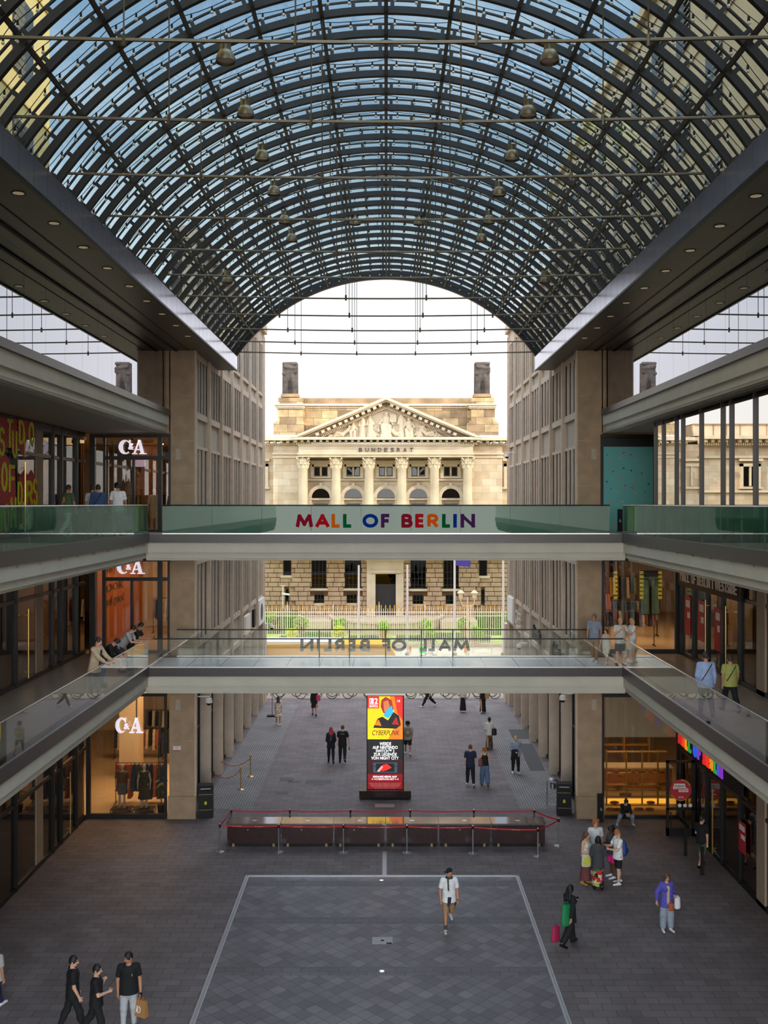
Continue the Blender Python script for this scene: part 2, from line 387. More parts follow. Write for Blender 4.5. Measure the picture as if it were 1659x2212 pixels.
# ================================================================== smooth solids (distance fields, meshed as one skin)
class Sdf:
    """blends tapered limbs and ellipsoids into one continuous surface"""
    def __init__(s, lo, hi, h):
        s.lo = np.array(lo, np.float32); s.h = h
        s.n = np.maximum(np.ceil((np.array(hi)-np.array(lo))/h).astype(int)+1, 4)
        s.D = np.full(tuple(s.n), 9.0, np.float32)
    def blk(s, a, b, pad):
        a = np.minimum(a, b)-pad if b is not None else a-pad
        return a
    def _sub(s, lo, hi):
        i0 = np.clip(np.floor((lo-s.lo)/s.h).astype(int), 0, s.n); i1 = np.clip(np.ceil((hi-s.lo)/s.h).astype(int)+1, 0, s.n)
        if (i1 <= i0).any(): return None
        ax = [s.lo[k]+s.h*np.arange(i0[k], i1[k], dtype=np.float32) for k in range(3)]
        X, Y, Z = np.meshgrid(*ax, indexing='ij', sparse=True)
        return tuple(slice(i0[k], i1[k]) for k in range(3)), X, Y, Z
    def _add(s, sl, d, k, sub=False):
        o = s.D[sl]
        if sub: s.D[sl] = np.maximum(o, -d); return
        if k > 0:
            t = np.maximum(k-np.abs(o-d), 0)/k
            s.D[sl] = np.minimum(o, d)-t*t*k*.25
        else: s.D[sl] = np.minimum(o, d)
    def cap(s, a, b, ra, rb, k=.02, flat=False, flat0=False, sq=None, sub=False):
        a = np.array(a, np.float32); b = np.array(b, np.float32); r = max(ra, rb)+k+2*s.h
        q = s._sub(np.minimum(a, b)-r, np.maximum(a, b)+r)
        if q is None: return s
        sl, X, Y, Z = q; ab = b-a; L2 = float(ab@ab)+1e-9
        px, py, pz = X-a[0], Y-a[1], Z-a[2]
        t0 = (px*ab[0]+py*ab[1]+pz*ab[2])/L2; t = np.clip(t0, 0, 1)
        dx, dy, dz = px-t*ab[0], py-t*ab[1], pz-t*ab[2]
        if sq is not None: dx, dy, dz = dx/sq[0], dy/sq[1], dz/sq[2]
        d = np.sqrt(dx*dx+dy*dy+dz*dz)-(ra+(rb-ra)*t)
        L = L2**.5
        if flat: d = np.maximum(d, (t0-1)*L)
        if flat0: d = np.maximum(d, -t0*L)
        s._add(sl, d.astype(np.float32), k, sub); return s
    def ell(s, c, r, k=.02, R=None, sub=False):
        c = np.array(c, np.float32); r = np.array((r, r, r) if isinstance(r, (int, float)) else r, np.float32)
        m = float(r.max())+k+2*s.h; q = s._sub(c-m, c+m)
        if q is None: return s
        sl, X, Y, Z = q; p = (X-c[0], Y-c[1], Z-c[2])
        if R is not None:
            R = np.array(R).T; p = tuple(R[i][0]*p[0]+R[i][1]*p[1]+R[i][2]*p[2] for i in range(3))
        n0 = np.sqrt((p[0]/r[0])**2+(p[1]/r[1])**2+(p[2]/r[2])**2); n1 = np.sqrt((p[0]/r[0]**2)**2+(p[1]/r[1]**2)**2+(p[2]/r[2]**2)**2)+1e-6
        d = n0*(n0-1)/n1
        s._add(sl, d.astype(np.float32), k, sub); return s
    def cut(s, o, n):
        """remove what lies beyond the plane on the side of n"""
        ax = [s.lo[k]+s.h*np.arange(s.n[k], dtype=np.float32) for k in range(3)]
        X, Y, Z = np.meshgrid(*ax, indexing='ij', sparse=True)
        d = (X-o[0])*n[0]+(Y-o[1])*n[1]+(Z-o[2])*n[2]
        s.D = np.maximum(s.D, d.astype(np.float32)); return s
    def mesh(s):
        D = s.D; D[0] = D[-1] = 1; D[:, 0] = D[:, -1] = 1; D[:, :, 0] = D[:, :, -1] = 1
        nx, ny, nz = D.shape; ins = D < 0
        c = [ins[i:nx-1+i, j:ny-1+j, k:nz-1+k] for i in (0, 1) for j in (0, 1) for k in (0, 1)]
        sm = sum(q.astype(np.int8) for q in c); act = (sm > 0) & (sm < 8)
        idx = np.argwhere(act)
        if len(idx) == 0: return [], []
        vid = np.full(act.shape, -1, np.int32); vid[act] = np.arange(len(idx))
        acc = np.zeros((len(idx), 3), np.float32); cnt = np.zeros(len(idx), np.float32)
        co = [(i, j, k) for i in (0, 1) for j in (0, 1) for k in (0, 1)]
        for a in range(8):
            for b in range(a+1, 8):
                if sum(abs(co[a][q]-co[b][q]) for q in range(3)) != 1: continue
                va = D[idx[:, 0]+co[a][0], idx[:, 1]+co[a][1], idx[:, 2]+co[a][2]]
                vb = D[idx[:, 0]+co[b][0], idx[:, 1]+co[b][1], idx[:, 2]+co[b][2]]
                m = (va < 0) != (vb < 0); t = np.where(m, va/np.where(m, va-vb, 1), 0)
                for q in range(3): acc[:, q] += np.where(m, co[a][q]+t*(co[b][q]-co[a][q]), 0)
                cnt += m
        V = (idx+acc/cnt[:, None])*s.h+s.lo
        Fs = []
        for ax in range(3):
            o = [(1, 2), (2, 0), (0, 1)][ax]
            A = ins; sl0 = [slice(None)]*3; sl1 = [slice(None)]*3; sl0[ax] = slice(0, -1); sl1[ax] = slice(1, None)
            e = np.argwhere(A[tuple(sl0)] != A[tuple(sl1)])
            e = e[(e[:, o[0]] > 0) & (e[:, o[1]] > 0)]
            if len(e) == 0: continue
            st = A[e[:, 0], e[:, 1], e[:, 2]]
            u = np.zeros(3, int); v = np.zeros(3, int); u[o[0]] = 1; v[o[1]] = 1
            g = lambda w: vid[tuple((e-w).T)]
            q = np.stack([g(u+v), g(v), g(0*u), g(u)], 1)
            q[~st] = q[~st][:, ::-1]
            Fs.append(q)
        Fs = np.concatenate(Fs); Fs = Fs[(Fs >= 0).all(1)]
        return V, Fs
    def build(s, name, m, parent=None, local=True, face_mat=None):
        V, Fs = s.mesh()
        me = bpy.data.meshes.new(name); n, f = len(V), len(Fs)
        if n == 0: raise ValueError('empty '+name)
        me.vertices.add(n); me.vertices.foreach_set('co', np.asarray(V, np.float32).ravel())
        me.loops.add(4*f); me.loops.foreach_set('vertex_index', Fs.astype(np.int32).ravel())
        me.polygons.add(f); me.polygons.foreach_set('loop_start', np.arange(0, 4*f, 4, dtype=np.int32))
        me.polygons.foreach_set('use_smooth', np.ones(f, bool))
        for q in (m if isinstance(m, (list, tuple)) else [m]): me.materials.append(MATS[q] if isinstance(q, str) else q)
        if face_mat is not None:
            me.polygons.foreach_set('material_index', face_mat(V[Fs].mean(1)).astype(np.int32))
        me.update(calc_edges=True)
        o = bpy.data.objects.new(name, me); COL.objects.link(o)
        if parent is not None: o.parent = parent; ORG[o.name] = ORG.get(parent.name, Vector())
        return o
# ================================================================== materials
mat('rib_metal', S(30, 29, 31), .5, .2, var=.15, vs=3)
mat('dark_frame', S(26, 25, 25), .4, .3)
mat('cable_steel', S(96, 88, 72), .45, .8)
mat('granite_cap', S(62, 57, 55), .35, var=.25, vs=60)
mat('fascia_plaster', S(196, 190, 174), .75, var=.05, vs=1.2)
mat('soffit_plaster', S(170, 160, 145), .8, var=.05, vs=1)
mat('alu_panel', S(186, 184, 200), .22, .9, var=.05, vs=1.5)
mat('stone_wall', S(164, 138, 110), .75, var=.12, vs=2.5, bump=.08, bs=60)
mat('stone_light', S(196, 175, 154), .75, var=.08, vs=3, bump=.08, bs=60)
mat('stone_panel', S(178, 164, 146), .8, var=.07, vs=4, bump=.08, bs=50)
mat('recess_stone', S(98, 87, 78), .8, var=.1, vs=3)
mat('recess_brown', S(58, 49, 42), .8, var=.1, vs=3)
mat('recess_dark', S(58, 55, 52), .35, var=.2, vs=3)
mat('column_strip', S(158, 138, 118), .7, var=.06, vs=3)
mat('steel', S(190, 188, 186), .28, .95)
mat('black_metal', S(20, 20, 22), .6, 0, spec=.25)
mat('white_paint', S(226, 224, 220), .5)
mat('bright_rail', S(200, 200, 204), .22, .95)
glass('roof_glass', (.60, .71, .74, 1), .05)
glass('clear_glass', (.955, .972, .96, 1), .045)
glass('green_glass', (.46, .60, .53, 1), .02, frost=.55, fc=S(92, 134, 114))
glass('green_gallery_glass', (.50, .68, .60, 1), .03, frost=.12, fc=S(84, 124, 106))
glass('shop_glass', (.84, .82, .78, 1), .05)
glass('dark_glass', (.34, .33, .31, 1), .06)
glass('mirror_glass', (.10, .10, .10, 1), .62, power=3.0, gl=(.93, .90, .86, 1))
glass('upper_glass', (.05, .055, .06, 1), .36, power=3.0, gl=(.80, .81, .88, 1))
mat('soffit_panel', S(94, 78, 62), .4, var=.06, vs=1.5)
brick('soffit_boards', S(74, 58, 46), S(68, 54, 43), S(36, 30, 26), 3.4, .95, .012, 'xy', rough=.4, offset=0, bump=.2)
brick('floor_slabs', S(119, 107, 106), S(106, 95, 95), S(76, 69, 68), .60, .33, .009, 'xy', rough=.62, var=.16, bump=.3, spec=.3)
brick('square_slabs', S(124, 115, 119), S(98, 91, 95), S(62, 57, 59), .36, .36, .007, 'xy', rot=PI/4, offset=0, rough=.42, var=.14, bump=.3, spec=.4)
brick('square_band', S(110, 104, 106), S(98, 93, 95), S(58, 54, 56), .51, .25, .007, 'xy', offset=.5, rough=.5, var=.12, spec=.4)
brick('mosaic_strip', S(150, 143, 140), S(136, 129, 127), S(84, 78, 76), .11, .11, .016, 'xy', offset=0, rough=.7, var=.15, bump=.5)
brick('gallery_tiles', S(150, 136, 120), S(144, 130, 115), S(120, 108, 96), 1.2, .9, .006, 'xy', offset=0, rough=.35, var=.05, bump=.1)
brick('bridge_tiles', S(226, 228, 234), S(220, 222, 228), S(140, 140, 142), 1.22, 3.0, .014, 'xy', offset=0, rough=.22, var=.05, bump=.1)
FL1, FL2, FL3, SOF = 6.6, 11.45, 16.3, 18.7
XL, XR = -8.65, 8.62            # gallery edges
WL, WR = -12.0, 11.7            # shop fronts along the galleries
YB0, YB1 = 37.2, 39.9           # bridges
YS = 40.9                       # shop fronts at the end
XP, YE = 7.65, 64.3             # passage facades
YN = -6.0                       # rear end of the hall
# ================================================================== floor
struct('floor', MB().box(-30, 30, YN-2, 66.2, -.3, 0), 'floor_slabs')
mat('asphalt', S(150, 138, 120), .9, var=.1, vs=.3)
struct('ground', MB().box(-300, 300, -250, 400, -.6, -.03), 'asphalt')
sq = MB().box(-4.62, 4.36, 12.0, 34.5, 0, .006)
struct('floor_square', sq, 'square_slabs')
bm = MB()
for y in (33.9, 30.9, 27.55, 24.4, 21.2, 18.0): bm.box(-4.62, 4.36, y-.25, y+.25, .004, .008)
struct('floor_square_band', bm, 'square_band')
mat('drain_steel', S(168, 164, 166), .45, .5, var=.08, vs=8)
dr = MB().box(-4.75, -4.62, 12, 34.6, 0, .012).box(4.36, 4.49, 12, 34.6, 0, .012).box(-4.75, 4.49, 34.5, 34.63, 0, .012)
dr.box(-.13, .02, 34.63, 37.0, 0, .012)
for k in range(60):
    x = -4.6+k*.15; dr.box(x, x+.05, 34.53, 34.60, .012, .016)
struct('trim_1', dr, 'drain_steel')
b = MB()
for x in (-4.745, -4.645, 4.385, 4.465): b.box(x, x+.02, 12, 34.6, .012, .02)
for y in (34.5, 34.61): b.box(-4.75, 4.49, y, y+.02, .012, .02)
mat('edge_steel', S(214, 212, 216), .35, .6)
struct('trim_5', b, 'edge_steel')
mb = MB().box(-7.6, -5.55, 42.2, 64, 0, .006).box(5.55, 7.6, 42.2, 64, 0, .006)
struct('floor_mosaic_strip', mb, 'mosaic_strip')
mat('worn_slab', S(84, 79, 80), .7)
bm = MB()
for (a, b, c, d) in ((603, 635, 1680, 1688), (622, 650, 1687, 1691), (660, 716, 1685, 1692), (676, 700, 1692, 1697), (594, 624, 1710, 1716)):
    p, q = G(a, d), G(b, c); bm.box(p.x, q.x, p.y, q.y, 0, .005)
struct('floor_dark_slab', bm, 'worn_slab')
# ================================================================== glass vault
R0, CZ = 8.36, 14.52
roof = thing('roof', kind='structure'); roof['label'] = 'barrel vaulted steel and glass roof over the mall court'
NB, DTH = 6, 9.25
rib_y = [46.9-1.057*k for k in range(50)]
proto_rib = None
for k, y in enumerate(rib_y):
    if proto_rib is None:
        b = MB().vault(R0, R0+.15, -.045, .045, -NB*DTH, NB*DTH, 72, CZ)
        b.vault(R0, R0+.02, -.055, .055, -NB*DTH, NB*DTH, 72, CZ)
        b.vault(R0+.265, R0+.30, -.025, .025, -NB*DTH, NB*DTH, 72, CZ)
        for j in range(-NB, NB):
            for f in (.095, .5, .905):
                t = (j+f)*DTH; b.vault(R0+.13, R0+.27, -.025, .025, t-.28, t+.28, 1, CZ)
        proto_rib = b.build('rib', 'rib_metal', None); proto_rib.parent = roof; proto_rib.location = (0, y, 0)
    else:
        c = proto_rib.copy(); COL.objects.link(c); c.location = (0, y, 0)
for j in range(-NB, NB+1):
    b = MB().vault(R0+.012, R0+.17, rib_y[-1], 46.9, j*DTH-.28, j*DTH+.28, 1, CZ)
    b.build('purlin', 'rib_metal', roof)
g = MB()
for i in range(72):
    a, c = math.radians(-NB*DTH+i*NB*DTH/36), math.radians(-NB*DTH+(i+1)*NB*DTH/36); R = R0+.32
    g.quad((R*math.sin(a), rib_y[-1], CZ+R*math.cos(a)), (R*math.sin(c), rib_y[-1], CZ+R*math.cos(c)), (R*math.sin(c), 47.0, CZ+R*math.cos(c)), (R*math.sin(a), 47.0, CZ+R*math.cos(a)))
g.build('glazing', 'roof_glass', roof)
mat('arch_trim', S(206, 150, 122), .5, .2)
MB().vault(R0, R0+.09, 46.95, 47.12, -55.5, 55.5, 72, CZ).build('arch_edge', 'arch_trim', roof)
b = MB().vault(R0+.09, R0+.34, 46.98, 47.08, -55.5, 55.5, 72, CZ); b.build('arch_fascia', 'rib_metal', roof)
# pigeon wire along the gutters
for s in (-1, 1):
    b = MB(); rnd = random.Random(3+s)
    for k in range(420):
        y = YN+k*.126; x = s*(6.86+rnd.random()*.05)
        b.cyl((x, y, 19.34), (x+rnd.uniform(-.05, .05), y+rnd.uniform(-.06, .06), 19.34+rnd.uniform(.06, .15)), .006, n=3, caps=False)
    b.build('bird_spikes', 'cable_steel', roof)
# ================================================================== roof edge beams and soffits
for s, nm in ((-1, 'left'), (1, 'right')):
    rb = thing('beam_'+nm, kind='structure')
    b = MB(); yy = 47.08
    while yy > YN:
        b.box(s*6.84, s*6.90, yy-.79, yy-.006, 18.72, 19.33); yy -= .8
    b.build('fascia_panel', 'alu_panel', rb)
    MB().box(s*6.87, s*7.1, YN, 47.05, 18.74, 19.36).box(s*6.82, s*6.9, YN, 47.08, 18.66, 18.72).build('gutter', 'dark_frame', rb)
    b = MB().box(s*6.86, s*8.9, YN, 47.02, SOF, 19.3).box(s*8.9, s*9.55, YN, YS, 18.9, 19.3)
    b.build('soffit', 'soffit_boards', rb)
    MB().box(s*7.86, s*7.90, YN, 44, SOF-.01, SOF+.01).box(s*8.32, s*8.42, YN, YS, SOF-.035, SOF+.01).build('slot', 'black_metal', rb)
# ================================================================== galleries and bridges
def edge_profile(x0, s, z):      # outline (x, z) of a slab edge facing -s... s=+1 when the court lies at larger x
    return [(x0+s*.06, z+.02), (x0+s*.06, z-.29), (x0+s*.0, z-.29), (x0+s*.0, z-.70), (x0-s*.07, z-.70), (x0-s*.07, z-.73), (x0-s*.03, z-.73), (x0-s*.10, z-.94)]
def gallery(nm, s, xe, xw, z, y0=YN, y1=YS, cap='granite_cap'):
    gl = thing('slab_'+nm, kind='structure')
    MB().box(min(xe, xe-s*.35), max(xe, xe-s*.35), y0, YB0+.02, z-.02, z+.02) .build('edge_tile', 'granite_cap', gl)
    MB().box(xe+s*.06, xe-s*.12, y0, YB0, z-.29, z+.06).build('granite_edge', cap, gl)
    prof = [(xe, z-.29), (xe, z-.65), (xe-s*.10, z-.655), (xe-s*.10, z-.86), (xe-s*.18, z-.865), (xe-s*.18, z-.94), (xe-s*.5, z-.94), (xe-s*.5, z-.29)]
    MB().prism(prof, 'y', y0, YB0).build('fascia', 'fascia_plaster', gl)
    MB().box(xe-s*.12, xw-s*.6, y0, y1, z-.30, z).build('floor_tiles', 'gallery_tiles', gl)
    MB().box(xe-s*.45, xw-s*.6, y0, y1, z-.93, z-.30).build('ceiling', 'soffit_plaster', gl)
    return gl
gallery('left_lower', 1, XL, WL, FL1); gallery('right_lower', -1, XR, WR, FL1)
gallery('left_upper', 1, XL, WL, FL2); gallery('right_upper', -1, XR, WR, FL2)
def ledge(nm, s, xe, xw):
    gl = thing('slab_'+nm, kind='structure'); z = FL3
    MB().box(xe+s*.10, xe-s*.12, YN, YS-.35, z-.22, z).build('granite_edge', 'granite_cap', gl)
    prof = [(xe, z-.22), (xe, z-.60), (xe-s*.11, z-.605), (xe-s*.11, z-.80), (xe-s*.20, z-.805), (xe-s*.20, z-.90), (xe-s*.5, z-.90), (xe-s*.5, z-.22)]
    MB().prism(prof, 'y', YN, YS-.15).build('fascia', 'fascia_plaster', gl)
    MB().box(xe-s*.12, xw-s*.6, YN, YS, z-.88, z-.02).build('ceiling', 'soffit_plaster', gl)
    return gl
ledge('left_top', 1, XL, WL); ledge('right_top', -1, XR, WR)
for z, nm in ((FL1, 'lower'), (FL2, 'upper')):
    br = thing('bridge_'+nm, kind='structure')
    MB().box(XL-.1, XR+.1, YB0-.06, YB0+.12, z-.29, z+.02).box(XL-.1, XR+.1, YB1-.12, YB1+.06, z-.29, z+.02).build('granite_edge', 'granite_cap', br)
    pr = [(YB0, z-.29), (YB0, z-.65), (YB0+.09, z-.655), (YB0+.09, z-.86), (YB0+.16, z-.865), (YB0+.16, z-.94), (YB1-.10, z-.94), (YB1, z-.70), (YB1, z-.29)]
    MB().prism(pr, 'x', XL-.1, XR+.1).build('fascia', 'fascia_plaster', br)
    MB().box(XL-.1, XR+.1, YB0+.1, YB1-.1, z-.2, z+.005).build('floor_tiles', 'bridge_tiles', br)
    # landings between the bridge and the end shops
    MB().box(XL-.3, XL, YB1, YS, z-.94, z).box(XR, XR+.3, YB1, YS, z-.94, z).build('landing', 'fascia_plaster', br)
# ================================================================== balustrades
def balustrade(label, pts, z, gm, cat='balustrade', h=1.06, step=1.57, group='glass balustrades', rail='bright_rail', post=False, closed=False):
    t = thing('glass_balustrade', label, cat, (pts[0][0], pts[0][1], z), group)
    for (xa, ya), (xb, yb) in zip(pts[:-1], pts[1:]):
        L = math.hypot(xb-xa, yb-ya); n = max(1, round(L/step)); a = math.atan2(yb-ya, xb-xa)
        for i in range(n):
            f = (i+.5)/n
            b = MB().bbox((xa+(xb-xa)*f, ya+(yb-ya)*f, z+.04+(h-.06)/2), (L/n-.012, .018, h-.06), a)
            b.build('glass_pane', gm, t)
    b = MB()
    for (xa, ya), (xb, yb) in zip(pts[:-1], pts[1:]):
        b.tube([(xa, ya, z+h+.01), (xb, yb, z+h+.01)], .024, 10)
    b.build('handrail', rail, t)
    b = MB()
    for (xa, ya), (xb, yb) in zip(pts[:-1], pts[1:]):
        L = math.hypot(xb-xa, yb-ya)
        b.bbox(((xa+xb)/2, (ya+yb)/2, z+.03), (L, .05, .06), math.atan2(yb-ya, xb-xa))
    b.build('base_channel', 'steel', t)
    return t
LX, RX = XL+.0, XR-.0
B1 = balustrade('clear glass balustrade along the left walkway one floor up, four people lean on it', [(LX, YN), (LX, YB0)], FL1, 'clear_glass')
B2 = balustrade('clear glass balustrade along the right walkway one floor up', [(RX, YN), (RX, YB0)], FL1, 'clear_glass')
B3 = balustrade('green tinted glass balustrade along the left walkway two floors up', [(LX, YN), (LX, YB0)], FL2, 'green_gallery_glass')
B4 = balustrade('green tinted glass balustrade along the right walkway two floors up', [(RX, YN), (RX, YB0)], FL2, 'green_gallery_glass')
B5 = balustrade('near clear glass balustrade of the lower bridge with dark handrail', [(LX, YB0), (RX, YB0)], FL1, 'clear_glass', rail='dark_frame', step=1.9)
B6 = balustrade('far clear glass balustrade of the lower bridge, large dark letters on it', [(LX+.5, YB1), (RX-.5, YB1)], FL1, 'clear_glass', rail='dark_frame', step=3.3)
B7 = balustrade('frosted green glass balustrade of the upper bridge carrying the rainbow letters', [(LX+.52, YB0), (RX-.5, YB0)], FL2, 'green_glass', rail='dark_frame', step=1.9)
B8 = balustrade('far frosted green glass balustrade of the upper bridge', [(LX+.5, YB1), (RX-.5, YB1)], FL2, 'green_gallery_glass', rail='dark_frame', step=3.3)
b = MB()
for px in (690, 755, 833, 910, 978):
    x = (px-VX)*YB1/F; b.box(x-.02, x+.02, YB1-.06, YB1-.02, FL1+.02, FL1+1.05)
b.build('post', 'dark_frame', B6)
b = MB()
for k in range(12):
    for x, s in ((XL, 1), (XR, -1)):
        b.tube([(x+s*.0, 36.5-k*1.57, FL2-.36), (x+s*.05, 36.5-k*1.57, FL2-.37), (x+s*.05, 36.5-k*1.57, FL2-.32), (x+s*.0, 36.5-k*1.57, FL2-.32)], .012, 5)
struct('trim_2', b, 'steel')
# letters on the bridges
RB = [S(140, 14, 40), S(180, 12, 26), S(216, 84, 12), S(222, 100, 8), S(0, 92, 46), S(0, 46, 132), S(70, 30, 82), S(150, 10, 42), S(186, 12, 24), S(222, 90, 10), S(4, 90, 42), S(0, 46, 140), S(72, 30, 84)]
for i, c in enumerate(RB): mat('letter_colour_%d' % i, c, .8, spec=.08)
def word_letters(spec, y, z0, z1, mats, parent, mirror=False, depth=.02):
    for i, (ch, xa, xb) in enumerate(spec):
        x0, x1 = (xa-VX)*y/F, (xb-VX)*y/F
        block_letter('letter', ch, mats[i % len(mats)], (x0, y, z0), (1, 0, 0), (0, 0, 1), x1-x0, z1-z0, (z1-z0)*.25, depth, parent, mirror)
yl = YB0-.03
sgn = thing('letter_sign', 'rainbow coloured word sign of thirteen capital letters on the upper bridge', 'sign', (0, yl, FL2+.2))
zt, zb = EYE+(VY-1110)*yl/F, EYE+(VY-1140)*yl/F
word_letters((('M', 639, 676), ('A', 681, 712), ('L', 716, 734), ('L', 741, 759), ('O', 783, 817), ('F', 823, 841), ('B', 867, 891), ('E', 897, 915), ('R', 923, 947), ('L', 955, 972), ('I', 979, 987), ('N', 995, 1026)), yl, zb, zt, ['letter_colour_%d' % i for i in (0, 1, 3, 4, 5, 6, 0, 1, 9, 10, 5, 12)], sgn)
mat('dark_letter', S(30, 34, 36), .5)
sg2 = thing('letter_sign', 'dark letters read from behind, mirrored, on the lower bridge glass', 'sign', (0, YB1+.03, FL1+.2))
y2 = YB1+.06; zt, zb = EYE+(VY-1381)*y2/F, EYE+(VY-1407)*y2/F
word_letters((('N', 649, 677), ('I', 683, 692), ('L', 699, 716), ('R', 723, 744), ('E', 753, 768), ('B', 777, 799), ('F', 825, 843), ('O', 846, 878), ('L', 907, 922), ('L', 925, 939), ('A', 947, 975), ('M', 979, 1015)), y2, zb, zt, ['dark_letter'], sg2, mirror=True)
# ================================================================== passage facades
def facade(nm, s):
    fc = thing('wall_passage_'+nm, kind='structure')
    X = s*XP
    nb = 7; by = [YS+.27+(YE-YS-.27)*k/nb for k in range(nb+1)]
    levels = [(5.4, 6.7, 'p'), (6.9, 10.1, 'w'), (10.25, 11.1, 'p'), (11.3, 14.82, 'w'), (14.95, 16.05, 'p'), (16.27, 18.47, 'w'), (18.75, 19.25, 'p'), (19.4, 22.4, 'w')]
    q = lambda d0, d1, y0, y1, z0, z1, b: b.box(X+s*d0, X+s*d1, y0, y1, z0, z1)
    b = MB(); q(.42, .99, YS+.3, YE, 5.0, 23.7, b); b.build('core', 'recess_dark', fc)
    b = MB()
    for y in by:
        q(-.02, .5, y-.26, y-.03, 0, 23.0, b); q(-.02, .5, y+.03, y+.26, 0, 23.0, b); q(.05, .5, y-.04, y+.04, 0, 23, b)
    b.build('pilaster', 'stone_light', fc)
    b = MB()
    for y in by: q(-.06, 0, y-.24, y-.14, .25, 23.0, b)
    b.build('pilaster_strip', 'stone_light', fc)
    b = MB()
    for z0, z1 in ((5.15, 5.4), (6.7, 6.9), (10.1, 10.25), (11.1, 11.3), (14.82, 14.95), (16.05, 16.27), (18.47, 18.75), (19.25, 19.4), (22.4, 23.2)):
        q(.04, .5, YS+.05, YE, z0, z1, b)
    b.build('string_course', 'stone_light', fc)
    b = MB(); q(-.18, .6, YS, YE+.15, 23.2, 23.7, b); b.build('cornice', 'stone_light', fc)
    # far return wall
    b = MB().box(X, s*40, YE-.6, YE+.1, 0, 23.7); b.build('street_front', 'stone_light', fc)
    for k in range(nb):
        y0, y1 = by[k]+.26, by[k+1]-.26
        for z0, z1, t in levels:
            if t == 'p':
                b = MB(); q(.16, .5, y0, y1, z0, z1, b); b.build('panel', 'stone_panel', fc)
            else:
                n = (3 if k < nb-1 else 5) if z0 < 15 else (4 if s < 0 else 3)
                b = MB(); wd = (y1-y0)/n
                for i in range(1, n):
                    yy = y0+wd*i; fw = .045 if s < 0 or k == nb-1 else .13; q(.03, .45, yy-fw, yy+fw, z0, z1, b)
                for i in range(n):
                    q(.05, .42, y0+wd*i+.09, y0+wd*(i+1)-.09, z0-.04, z0+.05, b)
                w = b.build('window', 'stone_light', fc)
                b = MB()
                if s < 0 and z0 > 15:
                    for i in range(n): q(.075, .14, y0+wd*i+.06, y0+wd*(i+1)-.06, z0+.05, z1, b)
                    b.build('louvre', 'black_metal', w)
                else:
                    q(.12 if s < 0 else .10, .40, y0, y1, z0, z1, b); b.build('pane', 'recess_stone' if s < 0 else 'recess_brown', w)
        # arcade opening at ground level
        b = MB(); q(.45, .47, y0, y1, .12, 5.15, b); b.build('shopfront', 'dark_shop_pane', fc)
        b = MB(); q(.38, .5, y0, y0+.09, .0, 5.15, b); q(.38, .5, y1-.09, y1, 0, 5.15, b); q(.38, .5, (y0+y1)/2-.05, (y0+y1)/2+.05, 0, 5.15, b)
        q(.38, .5, y0, y1, 3.0, 3.12, b); q(.3, .5, y0, y1, 0, .14, b)
        b.build('shopfront_frame', 'dark_frame', fc)
    # end pier towards the court
    b = MB()
    zz = 0.0
    for z1 in (1.1, 3.1, 5.3, 7.4, 9.6, 11.5, 13.3, 15.1, 16.9, 18.72):
        b.box(X-s*.0, s*8.66, YS, YS+.4, zz+.006, z1-.006); zz = z1
    b.box(X+s*.02, s*8.64, YS+.02, YS+.38, 0, 18.7)
    b.build('pier', 'stone_wall', fc)
    b = MB().box(X-s*.05, s*8.7, YS-.06, YS+.4, 0, .9); b.build('pier_base', 'stone_wall', fc)
    b = MB()
    for z in (14.35, 10.35, 4.35): b.box(s*8.3-.1, s*8.3+.1, YS-.03, YS, z, z+.42)
    b.build('cover_plate', 'stone_panel', fc)
    return fc
glass('dark_shop_pane', (.10, .10, .10, 1), .12, gl=(.8, .8, .82, 1))
FL = facade('left', -1); FR = facade('right', 1)
# pillar blocks at the street end, outside the facades
b = MB().box(-8.3, -7.6, 64.45, 65.3, 0, 5.0); struct('pillar_left', b, 'stone_light')
b = MB().box(7.5, 8.3, 64.45, 65.3, 0, 5.0); struct('pillar_right', b, 'stone_light')
# ================================================================== side walls (gallery shops)
mat('shop_back', S(96, 74, 52), .8)
mat('shop_floor', S(196, 172, 140), .4, var=.06, vs=2)
mat('shop_wall', S(214, 196, 168), .8)
struct('floor_shop_ground', MB().box(-17, -8.7, YS+.02, 56.8, 0, .02).box(8.7, 16.7, YS+.02, 56.8, 0, .02), 'shop_floor')
mat('orange_wall', S(206, 122, 46), .7)
mat('teal_panel', S(88, 160, 156), .6, var=.04, vs=1)
def sidewall(nm, s, X, z0, z1, muls, cols, gm, sill=.15, YS=YS, thin=.05, band=True):
    t = thing('wall_'+nm, kind='structure')
    b = MB()
    edges = []
    for i, (c0, c1) in enumerate(cols): b.box(X-.02, X+s*.5, c0, c1, z0, z1)
    if cols: b.build('column', 'column_strip', t)
    b = MB()
    for y in muls: b.box(X-(.05 if band else .02)*s, X+s*(.12 if band else .06), y-thin, y+thin, z0, z1)
    b.box(X-.02*s, X+s*.10, YN, YS, z1-(.28 if band else .06), z1).box(X-.02*s, X+s*.10, YN, YS, z0, z0+sill)
    if band: b.box(X-.0*s, X+s*.10, YN, YS, z0+2.75, z0+2.87)
    b.build('mullion', 'dark_frame', t)
    b = MB().box(X+s*.05, X+s*.07, YN, YS, z0+sill, z1-.2); b.build('glazing', gm, t)
    return t
mulL = [y for y in (39.7, 37.85, 36.9, 33.2, 31.3, 29.4, 26.2, 24.4, 22.6, 20.4, 18.4, 16.4, 13, 10, 7, 4, 1)]
colL = [(35.2, 35.9), (27.4, 28.1), (19.4, 20.1), (11.6, 12.3)]
for nm, z0, z1 in (('left_ground', 0, FL1-.93), ('left_lower', FL1, FL2-.93), ('left_upper', FL2, FL3-.9)):
    sidewall(nm, -1, WL, z0, z1, mulL, colL, 'dark_glass')
